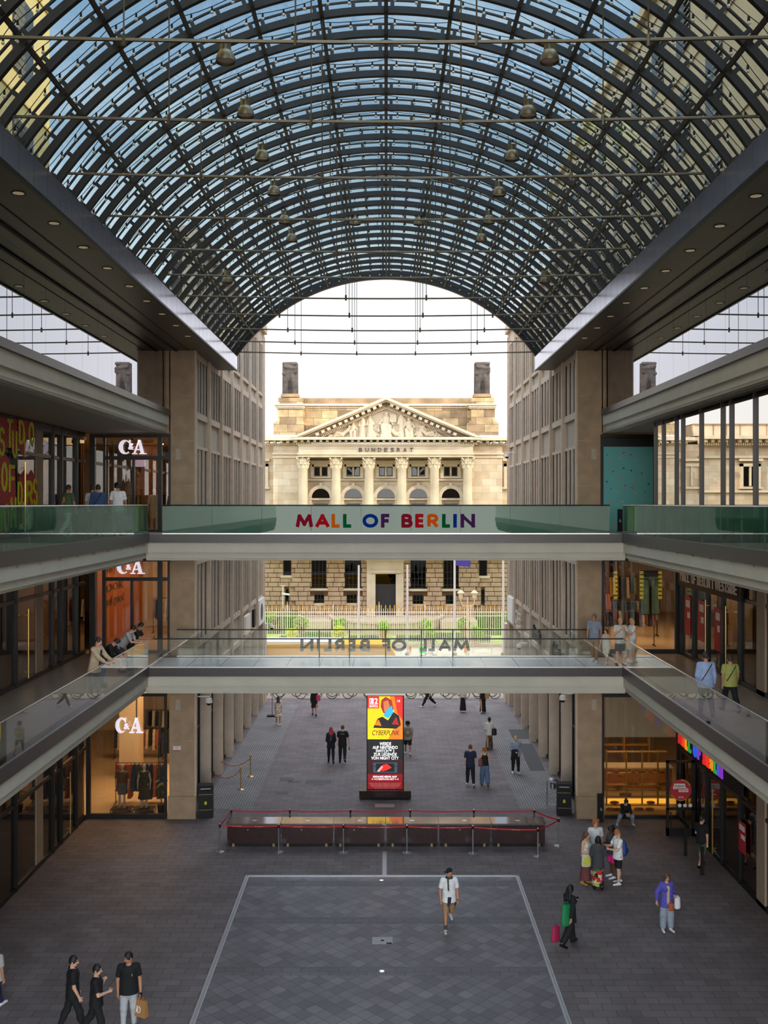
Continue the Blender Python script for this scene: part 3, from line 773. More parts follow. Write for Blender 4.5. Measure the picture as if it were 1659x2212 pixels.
mulR = [40.6, 39.0, 37.4, 35.7, 33.9, 30.2, 28.3, 26.4, 24.5, 22.2, 20, 17, 14, 11, 8, 5, 2]
colR = [(31.6, 32.3), (23.6, 24.3), (15.6, 16.3)]
for nm, z0, z1 in (('right_ground', 0, FL1-.93), ('right_lower', FL1, FL2-.93)):
    sidewall(nm, 1, WR, z0, z1, mulR, colR, 'dark_glass')
# mirrored glazing of the right upper floor
XM = 9.12
sidewall('right_upper', 1, XM, FL2, FL3-.9, (34.8, 33.8, 32.3, 31.6, 29.75, 27.85, 27.15, 25.4, 23.8, 23.0, 21.2, 19.4, 18.6, 16.9, 15, 12, 9, 6, 3), (), 'mirror_glass', YS=34.8, thin=.012, band=False)
struct('wall_right_upper_back', MB().box(XM+.3, 12, YN, 34.7, FL2, FL3-.9), 'recess_dark')
# brand-name band glass on the top floor
for s, nm, X in ((-1, 'left', XL-.12), (1, 'right', XR+.12)):
    w = thing('window_top_'+nm, kind='structure')
    y = YS-.2; k = 0
    while y > YN:
        b = MB().box(X, X+s*.02, y-1.585, y-.004, FL3, SOF); b.build('pane', 'upper_glass', w); y -= 1.59
    MB().box(X+s*.9, X+s*1.0, YN, YS, FL3-.3, 19.3).build('inner_wall', 'recess_dark', w)
# rooms behind: back walls, dividing floors, ceilings
mat('room_dark', S(70, 58, 46), .8)
for s, nm, X in ((-1, 'left', WL), (1, 'right', WR)):
    b = MB().box(X+s*5.0, X+s*5.2, YN, 57, 0, 19.3)
    struct('wall_shop_back_'+nm, b, 'shop_back')
    b = MB()
    for z0, z1 in ((FL1-.95, FL1-.02), (FL2-.95, FL2-.02), (FL3-.9, FL3-.04)):
        b.box(X+s*.55, X+s*5.1, YN, YS, z0, z1)
    for z0, z1 in ((FL1-.95, FL1-.02), (FL2-.95, FL2-.02), (FL3-.9, FL3-.04)):
        b.box(s*8.66, X+s*5.1, YS+.02, 57, z0, z1)
    struct('floor_shops_'+nm, b, 'shop_floor')
    b = MB().box(X+s*5.0, s*8.67, 56.8, 57, 0, 19.3)
    struct('wall_shop_end_'+nm, b, 'shop_wall')
    b = MB().box(s*8.66, s*8.72, YS+.4, 57, 0, 19.3)
    struct('wall_shop_inner_'+nm, b, 'shop_wall')
    # wall above the end shop fronts up to the roof
    b = MB().box(X+s*5, s*8.62, YS, YS+.2, FL3-.9, 19.3)
    struct('wall_above_shop_'+nm, b, 'stone_wall')
    b = MB().box(X+s*.4, X+s*5.0, YS-.05, YS+.15, 0, 19)
    struct('wall_shop_partition_'+nm, b, 'shop_back')
# ================================================================== blocks outside the roof
mat('tower_render', S(226, 196, 128), .85, var=.05, vs=.6)
mat('tower_grey', S(190, 172, 138), .85, var=.05, vs=.6)
mat('shutter_grey', S(150, 142, 128), .7)
def tower(nm, s, X, y0, y1, z0, z1, m, depth, sh):
    t = thing('building_block', {'left': 'sunlit yellow office block seen through the glass roof at top left', 'right': 'beige office block seen through the glass roof at top right'}[nm], 'building', (X, y1, z0))
    MB().box(X, X+s*depth, y0, y1, z0, z1).build('wall', m, t)
    n = 0
    y = y1-1.4
    while y-1.3 > y0:
        for z in np.arange(z0+1.2, z1-2.2, 3.3):
            b = MB().box(X-s*.03, X+s*.1, y-1.5, y, z, z+2.1); w = b.build('window', 'recess_dark', t)
            b = MB()
            for k in range(10): b.bbox((X-s*.07, y-1.15, z+.1+k*.2), (.03, .66, .12), 0, 0, .5)
            b.build('shutter', sh, w)
        y -= 3.1; n += 1
        if n > 9: break
    b = MB()
    for z in np.arange(z0+.6, z1, 3.3): b.box(X-s*.05, X, y0, y1, z-.06, z+.06)
    b.build('ledge', m, t)
    MB().box(X-s*.25, X+s*depth, y0-.2, y1+.2, z1, z1+.4).build('roof_edge', m, t)
tower('left', -1, -9.6, -6, 29.2, 19.3, 50, 'tower_render', 10, 'shutter_grey')
tower('right', 1, 9.6, -6, 60, 19.3, 30.4, 'tower_grey', 14, 'shutter_grey')
b = MB().box(-90, -7.72-.9, 57.1, YE-.65, 0, 23.6); struct('wall_left_mass', b, 'stone_panel')
b = MB().box(7.72+.9, 60, 57.1, YE-.65, 0, 23.6); struct('wall_right_mass', b, 'stone_panel')
# shop ceilings lights
for s in (-1, 1):
    for z in (5.55, FL2-1.0, FL3-1.0):
        area('shop_light', (s*10.4, 45.5, z), 2.6, {5.55: 330, FL2-1.0: 62, FL3-1.0: 90}[z] if s < 0 else {5.55: 120, FL2-1.0: 190, FL3-1.0: 40}[z], (1.0, .66, .34), (0, 0, 0), 7)
for s in (-1, 1):
    for z, p in ((5.5, 60), (FL2-1.0, 70), (FL3-1.0, 40)):
        area('shop_side_light', (s*14.5, 31, z), 2.5, p, (1.0, .64, .32), (0, 0, 0), 18)
# ================================================================== the parliament building across the street
brick('sandstone_x', S(206, 186, 158), S(190, 164, 132), S(158, 136, 112), 1.5, .72, .012, 'xz', rough=.85, var=.12, bump=.2)
mat('sandstone', S(204, 184, 156), .85, var=.12, vs=.8, bump=.05, bs=10)
mat('sandstone_carved', S(208, 189, 160), .85, var=.08, vs=2, bump=.05, bs=20)
mat('sandstone_dark', S(150, 122, 88), .9, var=.3, vs=.7, bump=.1, bs=8)
brick('attic_stone', S(196, 166, 120), S(128, 104, 78), S(92, 76, 60), 1.7, .8, .02, 'xz', rough=.9, var=.3, bump=.3)
mat('statue_stone', S(74, 66, 60), .9, var=.45, vs=1.6, bump=.5, bs=5)
mat('rustic_stone', S(176, 144, 114), .9, var=.14, vs=1.5, bump=.6, bs=9)
mat('rustic_joint', S(128, 98, 72), .95)
mat('window_frame_dark', S(48, 44, 42), .5)
glass('far_window', (.05, .05, .06, 1), .05, gl=(.42, .42, .42, 1))
mat('door_black', S(36, 34, 34), .5)
mat('sign_letter', S(70, 56, 44), .6)
mat('lead_roof', S(196, 196, 200), .5, .3)
D0 = 105.0
def bx(m, x0, x1, y0, y1, da, db):          # px box standing on its real depth: px corners measured at depth da
    k = da/F
    return m.box((x0-VX)*k, (x1-VX)*k, da, db, EYE+(VY-y1)*k, EYE+(VY-y0)*k)
bd = thing('parliament_building', 'sandstone building with six columns and a carved pediment across the street', 'building', (0, D0, 0))
b = MB(); bx(b, 540, 1128, 960, 1205, 105.8, 118); b.build('wall', 'sandstone_x', bd)
for x0, x1 in ((590, 660), (1018, 1085)): bx(MB(), x0, x1, 962, 1205, 104.2, 106).build('corner_bay', 'sandstone_x', bd)
# entablature of the portico
b = MB(); bx(b, 645, 1022, 962, 987, 102.6, 106); b.build('frieze', 'sandstone', bd)
b = MB(); bx(b, 642, 1025, 978, 982, 102.45, 103); bx(b, 643, 1024, 960, 963, 102.45, 103)
bx(b, 588, 662, 978, 982, 104.0, 105); bx(b, 1016, 1088, 978, 982, 104.0, 105)
bx(b, 588, 662, 986, 989, 104.05, 105); bx(b, 1016, 1088, 986, 989, 104.05, 105); b.build('moulding', 'sandstone', bd)
def row(m, x0, x1, step, w, y0, y1, da, db):
    x = x0
    while x < x1: bx(m, x, x+w, y0, y1, da, db); x += step
b = MB(); row(b, 640, 1030, 3.5, 1.9, 954.5, 960, 102.3, 103); row(b, 573, 640, 3.5, 1.9, 957, 962, 103.9, 104.4); row(b, 1030, 1100, 3.5, 1.9, 957, 962, 103.9, 104.4)
b.build('dentil', 'sandstone', bd)
b = MB(); row(b, 636, 1032, 13.6, 5.5, 948.6, 954.5, 101.9, 103); row(b, 575, 636, 14.5, 6, 951, 957, 103.4, 104.4); row(b, 1036, 1100, 14.5, 6, 951, 957, 103.4, 104.4)
b.build('bracket', 'sandstone', bd)
b = MB(); bx(b, 627, 1042, 944, 949, 101.6, 106)
bx(b, 560, 634, 944, 951, 103.0, 106); bx(b, 1034, 1110, 944, 951, 103.0, 106); bx(b, 627, 1042, 946, 949.5, 101.45, 102)
b.build('cornice', 'sandstone', bd)
b = MB(); bx(b, 590, 640, 939.5, 943.5, 103.4, 108); bx(b, 1036, 1085, 940, 944, 103.4, 108); b.build('lead_flashing', 'lead_roof', bd)
# pediment
def pz(py, d): return EYE+(VY-py)*d/F
def pxx(px, d): return (px-VX)*d/F
d = 101.6
rk = []
b = MB()
for (ax, ay, cx, cy) in ((627, 945, 834, 857), (1042, 945, 834, 857)):
    for (o0, o1, d0, d1) in ((0, 6, 101.5, 106), (6, 10, 101.9, 106), (22, 26, 102.9, 103.6)):
        k = d0/F
        s0 = 1 if ax < cx else -1
        q = lambda x, y, t: (pxx(x, d0), t, pz(y, d0))
        A, Bt = (ax+s0*o0*.0, ay+o0 if False else ay), None
        p = [(ax+s0*o0*2.1, ay, cx, cy+o0), (ax+s0*o1*2.1, ay, cx, cy+o1)]
        pts = [(p[0][0], p[0][1]), (p[0][2], p[0][3]), (p[1][2], p[1][3]), (p[1][0], p[1][1])]
        if s0 < 0: pts = pts[::-1]
        b.hexa([q(x, y, d0) for x, y in pts]+[q(x, y, d1) for x, y in pts])
b.build('raking_cornice', 'sandstone', bd)
b = MB()
k = 103.3/F
pts = [((x-VX)*k, EYE+(VY-y)*k) for x, y in ((640, 945), (834, 864), (1030, 945))]
b.prism(pts[::-1], 'y', 103.3, 106); b.build('tympanum', 'sandstone_carved', bd)
b = MB(); b2 = MB()
for s in (-1, 1):
    for i in range(15):
        f = (i+.6)/15.6; x = 834+s*207*(1-f)*.93; y = 945-88*f*1.0+11.0
        if y > 941: continue
        c = P(x, y+2.4, 102.3); sl = -s*math.atan(88/207)
        b.bbox(c, (.34, .8, .26), 0, 0, -sl)
    for i in range(54):
        f = (i+.5)/55; x = 834+s*207*(1-f)*.88; y = 945-88*f+19.5
        if y > 943: continue
        b2.bbox(P(x, y, 102.9), (.09, .5, .2), 0, 0, s*math.atan(88/207))
b.build('bracket', 'sandstone', bd); b2.build('dentil', 'sandstone', bd)
# relief figures, each an own part
def relief(px, base, hpx, pose, flip=1, wide=1.0):
    k = 102.9/F; H = hpx*k; x = (px-VX)*k; z = EYE+(VY-base)*k
    W_ = H*.9 if pose != 'lie' else H*2.0
    s_ = Sdf((-W_, -.75, -.08), (W_, .3, H*1.12), max(.035, H*.028))
    f = flip
    if pose == 'stand':
        s_.cap((0, -.12, .05), (0, -.12, H*.55), H*.16, H*.12, .08); s_.cap((0, -.14, H*.5), (f*.03, -.16, H*.8), H*.11, H*.12, .06)
        s_.ell((f*.04, -.24, H*.93), H*.072, .03)
        s_.cap((-H*.1, -.16, H*.78), (-H*.16, -.24, H*.55), H*.05, H*.04, .04); s_.cap((-H*.16, -.24, H*.55), (f*H*.05, -.34, H*.52), H*.04, H*.035, .04)
        s_.cap((H*.1, -.16, H*.78), (H*.17, -.22, H*.56), H*.05, H*.04, .04)
        for i in range(5): s_.cap((-H*.13+i*H*.065, -.27, .0), (-H*.07+i*H*.035, -.24, H*.5), H*.03, H*.02, .03)
    elif pose == 'sit':
        s_.cap((0, -.1, H*.05), (0, -.1, H*.3), H*.22, H*.2, .08); s_.cap((0, -.14, H*.35), (0, -.16, H*.68), H*.15, H*.16, .06)
        s_.ell((0, -.26, H*.89), H*.09, .03); s_.cap((0, -.2, H*.7), (0, -.24, H*.82), H*.06, H*.05, .03)
        for q in (-1, 1):
            s_.cap((q*H*.1, -.2, H*.38), (q*H*.14, -.52, H*.36), H*.1, H*.085, .05); s_.cap((q*H*.14, -.52, H*.36), (q*H*.12, -.5, 0), H*.085, H*.07, .05)
            s_.cap((q*H*.16, -.16, H*.68), (q*H*.27, -.26, H*.48), H*.06, H*.05, .04); s_.cap((q*H*.27, -.26, H*.48), (q*H*.2+f*H*.08, -.44, H*.44), H*.05, H*.04, .03)
    elif pose == 'lean':
        s_.cap((0, -.12, H*.06), (f*H*.1, -.14, H*.4), H*.2, H*.16, .08); s_.cap((f*H*.1, -.16, H*.4), (f*H*.3, -.2, H*.68), H*.14, H*.14, .06)
        s_.ell((f*H*.42, -.28, H*.84), H*.085, .03)
        s_.cap((f*H*.3, -.2, H*.7), (f*H*.5, -.34, H*.45), H*.055, H*.045, .03); s_.cap((-f*H*.1, -.2, H*.3), (-f*H*.4, -.26, H*.06), H*.12, H*.07, .06)
        s_.cap((f*H*.06, -.3, H*.34), (f*H*.22, -.4, H*.05), H*.1, H*.07, .04)
    else:
        s_.cap((-f*H*.9, -.14, H*.16), (f*H*.1, -.16, H*.24), H*.12, H*.2, .08); s_.cap((f*H*.1, -.18, H*.26), (f*H*.55, -.2, H*.62), H*.2, H*.19, .08)
        s_.ell((f*H*.66, -.28, H*.9), H*.13, .03); s_.cap((f*H*.6, -.2, H*.6), (f*H*.9, -.3, H*.15), H*.08, H*.06, .04)
        s_.cap((f*H*.05, -.28, H*.3), (-f*H*.4, -.34, H*.42), H*.13, H*.11, .05); s_.cap((-f*H*.4, -.34, H*.42), (-f*H*.6, -.3, H*.06), H*.11, H*.08, .05)
    o = s_.build('relief_figure', 'sandstone_carved', bd); o.location = (x, 103.35-D0, z)
for a in ((712, 945, 14, 'lean', -1), (737, 945, 26, 'lie', 1), (762, 944, 33, 'sit', 1), (782, 944, 45, 'stand', 1), (800, 944, 49, 'stand', -1), (809, 944, 27, 'lean', -1), (834, 941, 54, 'sit', 1),
          (850, 930, 24, 'stand', 1), (858, 944, 25, 'lie', -1), (868, 944, 53, 'stand', -1), (884, 944, 44, 'sit', -1), (905, 944, 33, 'lean', 1), (925, 944, 25, 'lie', -1), (946, 944, 22, 'lean', -1), (818, 932, 20, 'stand', -1)):
    relief(*a)
b = MB(); bx(b, 822, 846, 938, 945, 102.5, 103.4); bx(b, 842, 856, 896, 912, 102.95, 103.4); b.build('plinth', 'sandstone_carved', bd)
for i, ch in enumerate('BUNDESRAT'): lettering('letter', ch, 'sign_letter', (pxx(775+i*13.7, 102.55), 102.55, pz(976, 102.55)), (1, 0, 0), (0, 0, 1), 8.0*102.55/F, 8.5*102.55/F, .06, bd, bold=.015)
# columns: separate shaft with a leafy capital
for i, px in enumerate((655, 726, 797, 868, 938.5, 1010)):
    x = pxx(px, 103.4); zt = pz(1011, 103.4); zb = pz(1188, 103.4)
    col = MB().lathe([(.62, 0), (.62, .12), (.56, .2), (.55, .3), (.51, .4), (.50, (zt-zb)*.4), (.44, zt-zb-.12), (.49, zt-zb-.06), (.46, zt-zb)], (x, 103.4, zb), 28).build('column_shaft', 'sandstone', bd, smooth=False)
    for p_ in col.data.polygons: p_.use_smooth = len(p_.vertices) == 4
    H = pz(986, 103.4)-zt
    s_ = Sdf((-.9, -.9, -.05), (.9, .9, H+.05), .028)
    s_.cap((0, 0, 0), (0, 0, H*.85), .43, .52, .03, flat=True, flat0=True)
    for ring, (zz, hh, rr, nn) in enumerate(((.02, .42, .46, 8), (.38, .38, .52, 8))):
        for j in range(nn):
            a = 2*PI*(j+.5*ring)/nn; ca, sa = math.cos(a), math.sin(a)
            s_.cap((ca*rr, sa*rr, zz), (ca*(rr+.06), sa*(rr+.06), zz+hh*.75), .10, .08, .03); s_.ell((ca*(rr+.15), sa*(rr+.15), zz+hh*.95), (.09, .09, .07), .03)
    for j in range(4):
        a = PI/4+PI/2*j; ca, sa = math.cos(a), math.sin(a)
        s_.cap((ca*.5, sa*.5, H*.55), (ca*.8, sa*.8, H*.86), .06, .09, .03); s_.ell((ca*.80, sa*.80, H*.8), .11, .02)
    for j in range(4):
        a = PI/2*j; s_.ell((math.cos(a)*.62, math.sin(a)*.62, H*.9), .10, .02)
    cp = s_.build('capital', 'sandstone_carved', bd); cp.location = (x, 103.4-D0, zt)
    MB().box(x-.66, x+.66, 102.75, 104.05, pz(988.5, 103.4), pz(985.5, 103.4)).build('abacus', 'sandstone', bd)
# windows between the columns
def window(x0, x1, y0, y1, dd, surround=True, bars=0, sill=True):
    k = dd/F; w = MB()
    if surround:
        t = 5.0
        bx(w, x0-t, x0, y0-t, y1+t, dd-.14, dd+.3); bx(w, x1, x1+t, y0-t, y1+t, dd-.14, dd+.3); bx(w, x0, x1, y0-t, y0, dd-.14, dd+.3)
    if sill: bx(w, x0-6, x1+6, y1, y1+5, dd-.3, dd+.3)
    if not w.V: bx(w, x0-1, x0, y0, y1, dd-.02, dd+.3)
    f = w.build('window', 'sandstone', bd)
    g = MB(); bx(g, x0, x1, y0, y1, dd-.06, dd-.03); pn = g.build('pane', 'far_window', f)
    g = MB()
    bx(g, x0, x0+1.1, y0, y1, dd-.10, dd-.02); bx(g, x1-1.1, x1, y0, y1, dd-.10, dd-.02); bx(g, x0, x1, y0, y0+1.1, dd-.10, dd-.02); bx(g, x0, x1, y1-1.1, y1, dd-.10, dd-.02)
    for i in range(bars):
        x = x0+(x1-x0)*(i+1)/(bars+1); bx(g, x-.4, x+.4, y0, y1, dd-.14, dd-.04)
    if bars:
        for yy in (y1-8, y1-22, y1-36): bx(g, x0, x1, yy-.3, yy+.3, dd-.14, dd-.04)
    g.build('grille' if bars else 'window_frame', 'window_frame_dark', f)
    return f
for px in (693, 763, 833.5, 903.5, 973.5):
    window(px-14, px-2.2, 1009, 1028, 105.75, False, 0, False); window(px+2.2, px+14, 1009, 1028, 105.75, False, 0, False)
    b = MB()
    bx(b, px-22, px-15, 1003, 1033, 105.55, 106); bx(b, px+15, px+22, 1003, 1033, 105.55, 106); bx(b, px-22, px+22, 1029, 1033, 105.5, 106)
    bx(b, px-19, px+19, 1003, 1008, 105.55, 106); bx(b, px-23, px+23, 995, 1000, 105.3, 106); bx(b, px-20, px+20, 1000, 1003, 105.5, 106); bx(b, px-1.6, px+1.6, 1009, 1028, 105.5, 106)
    b.build('window_surround', 'sandstone_carved', bd)
    k = 105.7/F; cx, cz = (px-VX)*k, EYE+(VY-1075)*k
    b = MB(); r0, r1, n = 19.5*k, 27*k, 20
    for i in range(n):
        a, c = PI*i/n, PI*(i+1)/n
        q = lambda r, t, y: (cx+r*math.cos(t), y, cz+r*math.sin(t))
        b.hexa([q(r0, a, 105.4), q(r0, c, 105.4), q(r1, c, 105.4), q(r1, a, 105.4), q(r0, a, 106), q(r0, c, 106), q(r1, c, 106), q(r1, a, 106)])
    bx(b, px-27, px-19.5, 1075, 1092, 105.45, 106); bx(b, px+19.5, px+27, 1075, 1092, 105.45, 106); bx(b, px-29, px+29, 1076.5, 1080, 105.4, 106)
    bx(b, px-3, px+3, 1043, 1052, 105.3, 106)
    w = b.build('arched_window', 'sandstone_carved', bd)
    g = MB(); g.prism([(cx+r0*math.cos(PI*i/n), cz+r0*math.sin(PI*i/n)) for i in range(n+1)], 'y', 105.68, 105.72); g.build('pane', 'far_window', w)
    g = MB(); bx(g, px-19, px+19, 1075, 1076.5, 105.6, 105.9); bx(g, px-15, px+15, 1088, 1120, 105.6, 105.9); g.build('window_frame', 'window_frame_dark', w)
b = MB(); bx(b, 660, 1008, 1034.5, 1038.5, 105.5, 106); b.build('string_course', 'sandstone', bd)
# long wings with windows on both sides
for s0, s1 in ((-1, -44), (1, 44)):
    xa, xb = s0*13.9, s1
    MB().box(xa, xb, 105.9, 118, 0, pz(960, 106)).build('wing_wall', 'sandstone_x', bd)
    b = MB(); z0, z1 = pz(951, 106), pz(944, 106)
    b.box(xa, xb, 103.6, 118, z0, z1).box(xa, xb, 105.4, 106, pz(990, 106), pz(985, 106)).box(xa, xb, 105.5, 106, pz(1064, 106), pz(1059, 106)).box(xa, xb, 104.9, 106, pz(963, 106), z0)
    b.build('wing_cornice', 'sandstone', bd)
    b = MB(); n = int(abs(xb-xa)/.69)
    for i in range(n): x = xa+s0*(i+.5)*.69; b.box(x-.15, x+.15, 104.2, 105, pz(956, 105), z0)
    for i in range(n*3): x = xa+s0*(i+.5)*.23; b.box(x-.06, x+.06, 104.6, 105, pz(961.5, 105), pz(957, 105))
    b.build('wing_bracket', 'sandstone', bd)
    MB().box(xa, xb, 107.5, 112, pz(941, 107), pz(917, 107)).build('wing_attic', 'sandstone', bd)
    b = MB().box(xa, xb, 107.3, 112, pz(917, 107), pz(914.5, 107))
    for i in range(int(abs(xb-xa)/1.4)): x = xa+s0*(i+.5)*1.4; b.box(x-.03, x+.03, 107.44, 107.6, pz(941, 107), pz(917, 107))
    b.build('wing_attic_joint', 'sandstone_dark', bd)
    for i in range(8):
        x = s0*(15.6+3.65*i)
        if i == 0: x = s0*13.2
        b = MB(); zb_, zt_ = pz(1050, 106), pz(1008, 106)
        for q in (-1, 1): b.box(x+q*.75, x+q*1.05, 105.55, 106, zb_-.1, zt_+.3)
        b.box(x-1.05, x+1.05, 105.55, 106, zt_, zt_+.3).box(x-1.2, x+1.2, 105.3, 106, zt_+.55, zt_+.8).box(x-1.2, x+1.2, 105.4, 106, zb_-.3, zb_-.1).box(x-.1, x+.1, 105.6, 106, zb_, zt_)
        f = b.build('wing_window', 'sandstone_carved', bd)
        MB().box(x-.75, x+.75, 105.82, 105.86, zb_, zt_).build('pane', 'far_window', f)
        MB().box(x-.7, x+.7, 105.3, 105.35, pz(1240, 106), pz(1195, 106)).build('pane', 'far_window', f)
# attic with end piers and the two dark stone groups
b = MB(); bx(b, 640, 1040, 876, 946, 108, 116); b.build('attic', 'attic_stone', bd)
b = MB(); bx(b, 640, 1040, 860, 873, 108.2, 115); b.build('attic_top', 'sandstone_dark', bd)
b = MB(); bx(b, 640, 1040, 872, 876.5, 107.7, 116); row(b, 655, 1020, 3.4, 1.8, 878.5, 881.5, 107.8, 108.1); b.build('attic_cornice', 'sandstone_carved', bd)
for (x0, x1) in ((600, 654), (1018, 1069)):
    b = MB(); bx(b, x0, x1, 880, 915, 106.6, 117); b.build('attic_pier', 'attic_stone', bd)
    b = MB(); k = 106.2/F
    bx(b, x0-9, x1+3 if x0 < 800 else x1+8, 913, 946, 106.2, 117); bx(b, x0-5, x1+1 if x0 < 800 else x1+4, 909, 913, 106.4, 117); b.build('pier_base', 'attic_stone', bd)
    b = MB(); bx(b, x0-8, x1+5, 872, 875, 106.1, 117); bx(b, x0-5, x1+3, 875, 880, 106.35, 117); row(b, x0-3, x1+2, 3.4, 1.8, 880, 883, 106.4, 106.7); b.build('pier_cornice', 'sandstone', bd)
    b = MB(); bx(b, x0+1, x1-1, 859, 872, 106.7, 116); b.build('pier_top', 'attic_stone', bd)
for s, (x0, x1) in ((-1, (608, 645)), (1, (1023, 1060))):
    k = 107.6/F; w = (x1-x0)*k; h = 75*k; cx = ((x0+x1)/2-VX)*k; z0 = EYE+(VY-857)*k
    t = thing('carved_stone_block', {-1: 'weathered dark stone figure block on the left attic pier', 1: 'weathered dark stone figure block on the right attic pier'}[s], 'sculpture', (cx, 107.6, z0), 'carved blocks on the attic')
    s_ = Sdf((-w*.75, -.9, -.1), (w*.75, 1.2, h+.1), .055)
    sq = (w*.46, .5, 1)
    s_.cap((0, .35, .15), (0, .35, h*.97), .9, .88, .02, flat=True, flat0=True, sq=(w*.47/.9, .75, 1))
    for q in (-1, 1):
        s_.cap((q*w*.28, -.05, h*.04), (q*w*.2, -.2, h*.45), .17, .24, .12); s_.cap((q*w*.2, -.2, h*.45), (q*w*.1, -.12, h*.66), .26, .3, .12)
    s_.cap((-w*.35, -.25, h*.66), (w*.35, -.2, h*.72), .2, .22, .1); s_.cap((-w*.3, -.3, h*.86), (w*.36, -.25, h*.80), .2, .2, .1); s_.cap((-w*.36, -.2, h*.95), (w*.36, -.2, h*.95), .16, .18, .08)
    s_.ell((0, -.35, h*.2), (.28, .4, .9), .05, sub=True)
    s_.build('figure_relief', 'statue_stone', t)
    b = MB().box(-w*.5, w*.5, -.35, 1.1, 0, .28).box(-w*.53, w*.53, -.4, 1.15, -.06, .1); b.V = [(x, y, z) for x, y, z in b.V]
    b.build('plinth', 'sandstone_dark', t, local=True)
# rusticated base storey: real blocks around the openings
b = MB(); bx(b, -100, 1770, 1196, 1345, 105.3, 118); b.build('base_wall', 'rustic_joint', bd)
b = MB(); bx(b, 560, 1110, 1186, 1197, 104.0, 118); bx(b, 636, 1030, 1186, 1197, 102.6, 106); b.build('base_cornice', 'sandstone', bd)
OPEN = [(673, 705, 1195, 1271), (745, 780, 1195, 1271), (887, 920, 1195, 1272), (958, 991, 1195, 1272), (679, 700, 1284, 1303), (749, 771, 1284, 1303), (892, 914, 1285, 1305), (963, 985, 1285, 1305),
        (612, 629, 1195, 1243), (616, 624, 1272, 1300), (1035, 1052, 1195, 1244), (1039, 1047, 1273, 1303), (792, 872, 1195, 1345), (670, 708, 1271, 1282), (742, 783, 1271, 1282), (884, 923, 1272, 1283), (955, 994, 1272, 1283)]
rnd = random.Random(5); halves = (MB(), MB())
y = 1197.0; r = 0
while y < 1345:
    x = 556+(r % 2)*9
    while x < 1112:
        w = 18+rnd.random()*9; segs = [(x, min(x+w, 1112))]
        for (a, c, y0, y1) in OPEN:
            if y+9.8 > y0+.5 and y < y1-.5:
                ns = []
                for (p, q) in segs:
                    if q <= a or p >= c: ns.append((p, q)); continue
                    if p < a: ns.append((p, a))
                    if q > c: ns.append((c, q))
                segs = ns
        for p, q in segs:
            if q-p < 2: continue
            da = 104.72 if (634 < (p+q)/2 < 1030) else 105.05
            bx(halves[(p+q)/2 > 834], p+.5, q-.5, y+.7, y+9.4, da+rnd.random()*.05, 105.6)
        x += w
    y += 10.1; r += 1
for b in halves: b.build('stone_courses', 'rustic_stone', bd)
for (x0, x1, y0, y1) in OPEN[:12]:
    window(x0, x1, y0, y1, 105.22, False, 3 if x1-x0 > 25 else (2 if x1-x0 > 18 else 0), x1-x0 > 12)
b = MB(); bx(b, 792, 811, 1240, 1330, 104.5, 105.6); bx(b, 855, 872, 1240, 1330, 104.5, 105.6); bx(b, 792, 872, 1212, 1240, 104.52, 105.6); bx(b, 800, 866, 1232, 1238, 104.3, 104.6); bx(b, 790, 874, 1198, 1212, 104.2, 105.6); b.build('door_surround', 'sandstone', bd)
b = MB(); bx(b, 811, 855, 1262, 1330, 105.2, 105.5); do = b.build('entrance_door', 'door_black', bd)
b = MB(); bx(b, 832, 833.5, 1264, 1330, 105.12, 105.22); bx(b, 826, 829, 1298, 1312, 105.1, 105.22); b.build('door_leaf_joint', 'window_frame_dark', do)
b = MB(); bx(b, 811, 855, 1240, 1262, 105.25, 105.35); b.build('fanlight', 'far_window', bd)
# unseen block added out to the west, sized to shade the lower storeys
t = thing('building_block', 'unseen tall block added to shade the lower storeys across the street', 'building', (82, 54, 0)); t['kind'] = 'structure'
MB().box(60, 105, 44, 64, 0, 42).build('wall', 'stone_panel', t)
# ================================================================== terrace, garden, fence, street
b = MB(); n = 40
cx, cy = 0.0, 104.6
out = [(cx+pxx(955, 104)*1.0*math.cos(a), cy-7.0*math.sin(a)) for a in [PI*i/n for i in range(n+1)]]
b.prism(out[::-1], 'z', 0, 1.05); struct('terrace', b, 'sandstone')
b = MB()
for i in range(n):
    (xa, ya), (xb, yb) = out[i], out[i+1]
    L = math.hypot(xb-xa, yb-ya); a = math.atan2(yb-ya, xb-xa)
    b.bbox(((xa+xb)/2, (ya+yb)/2, 1.2), (L+.03, .34, .2), a); b.bbox(((xa+xb)/2, (ya+yb)/2, .8), (L*.4, .16, .7), a)
struct('terrace_parapet', b, 'sandstone')
b = MB().box(-9.0, -5.4, 100.5, 104.6, 0, 1.0).box(5.4, 9.0, 100.5, 104.6, 0, 1.0)
struct('terrace_wing', b, 'sandstone')
mat('lawn_green', S(182, 208, 72), .9, var=.25, vs=3)
struct('lawn', MB().box(-22, 22, 90.6, 104.8, -.02, .04), 'lawn_green')
mat('hedge_green', S(84, 116, 38), .9, var=.4, vs=4, bump=.8, bs=14)
mat('bush_green', S(150, 190, 52), .85, var=.4, vs=5)
mat('bush_yellow', S(236, 236, 70), .85, var=.3, vs=5)
mat('terracotta', S(196, 120, 78), .8)
def hedge(x0, x1, y0, y1, h, label, group='clipped hedges behind the fence'):
    r = random.Random(int(x0*10)+int(y0)); b = MB()
    b.box(x0, x1, y0, y1, 0, h)
    for i in range(int((x1-x0)*(y1-y0)*16)+20):
        b.ell((r.uniform(x0, x1), r.choice((y0, r.uniform(y0, y1))), r.uniform(.1, h)), r.uniform(.1, .17), 5, 3)
    o = b.build('hedge', 'hedge_green'); return tag(o, label, 'hedge', group)
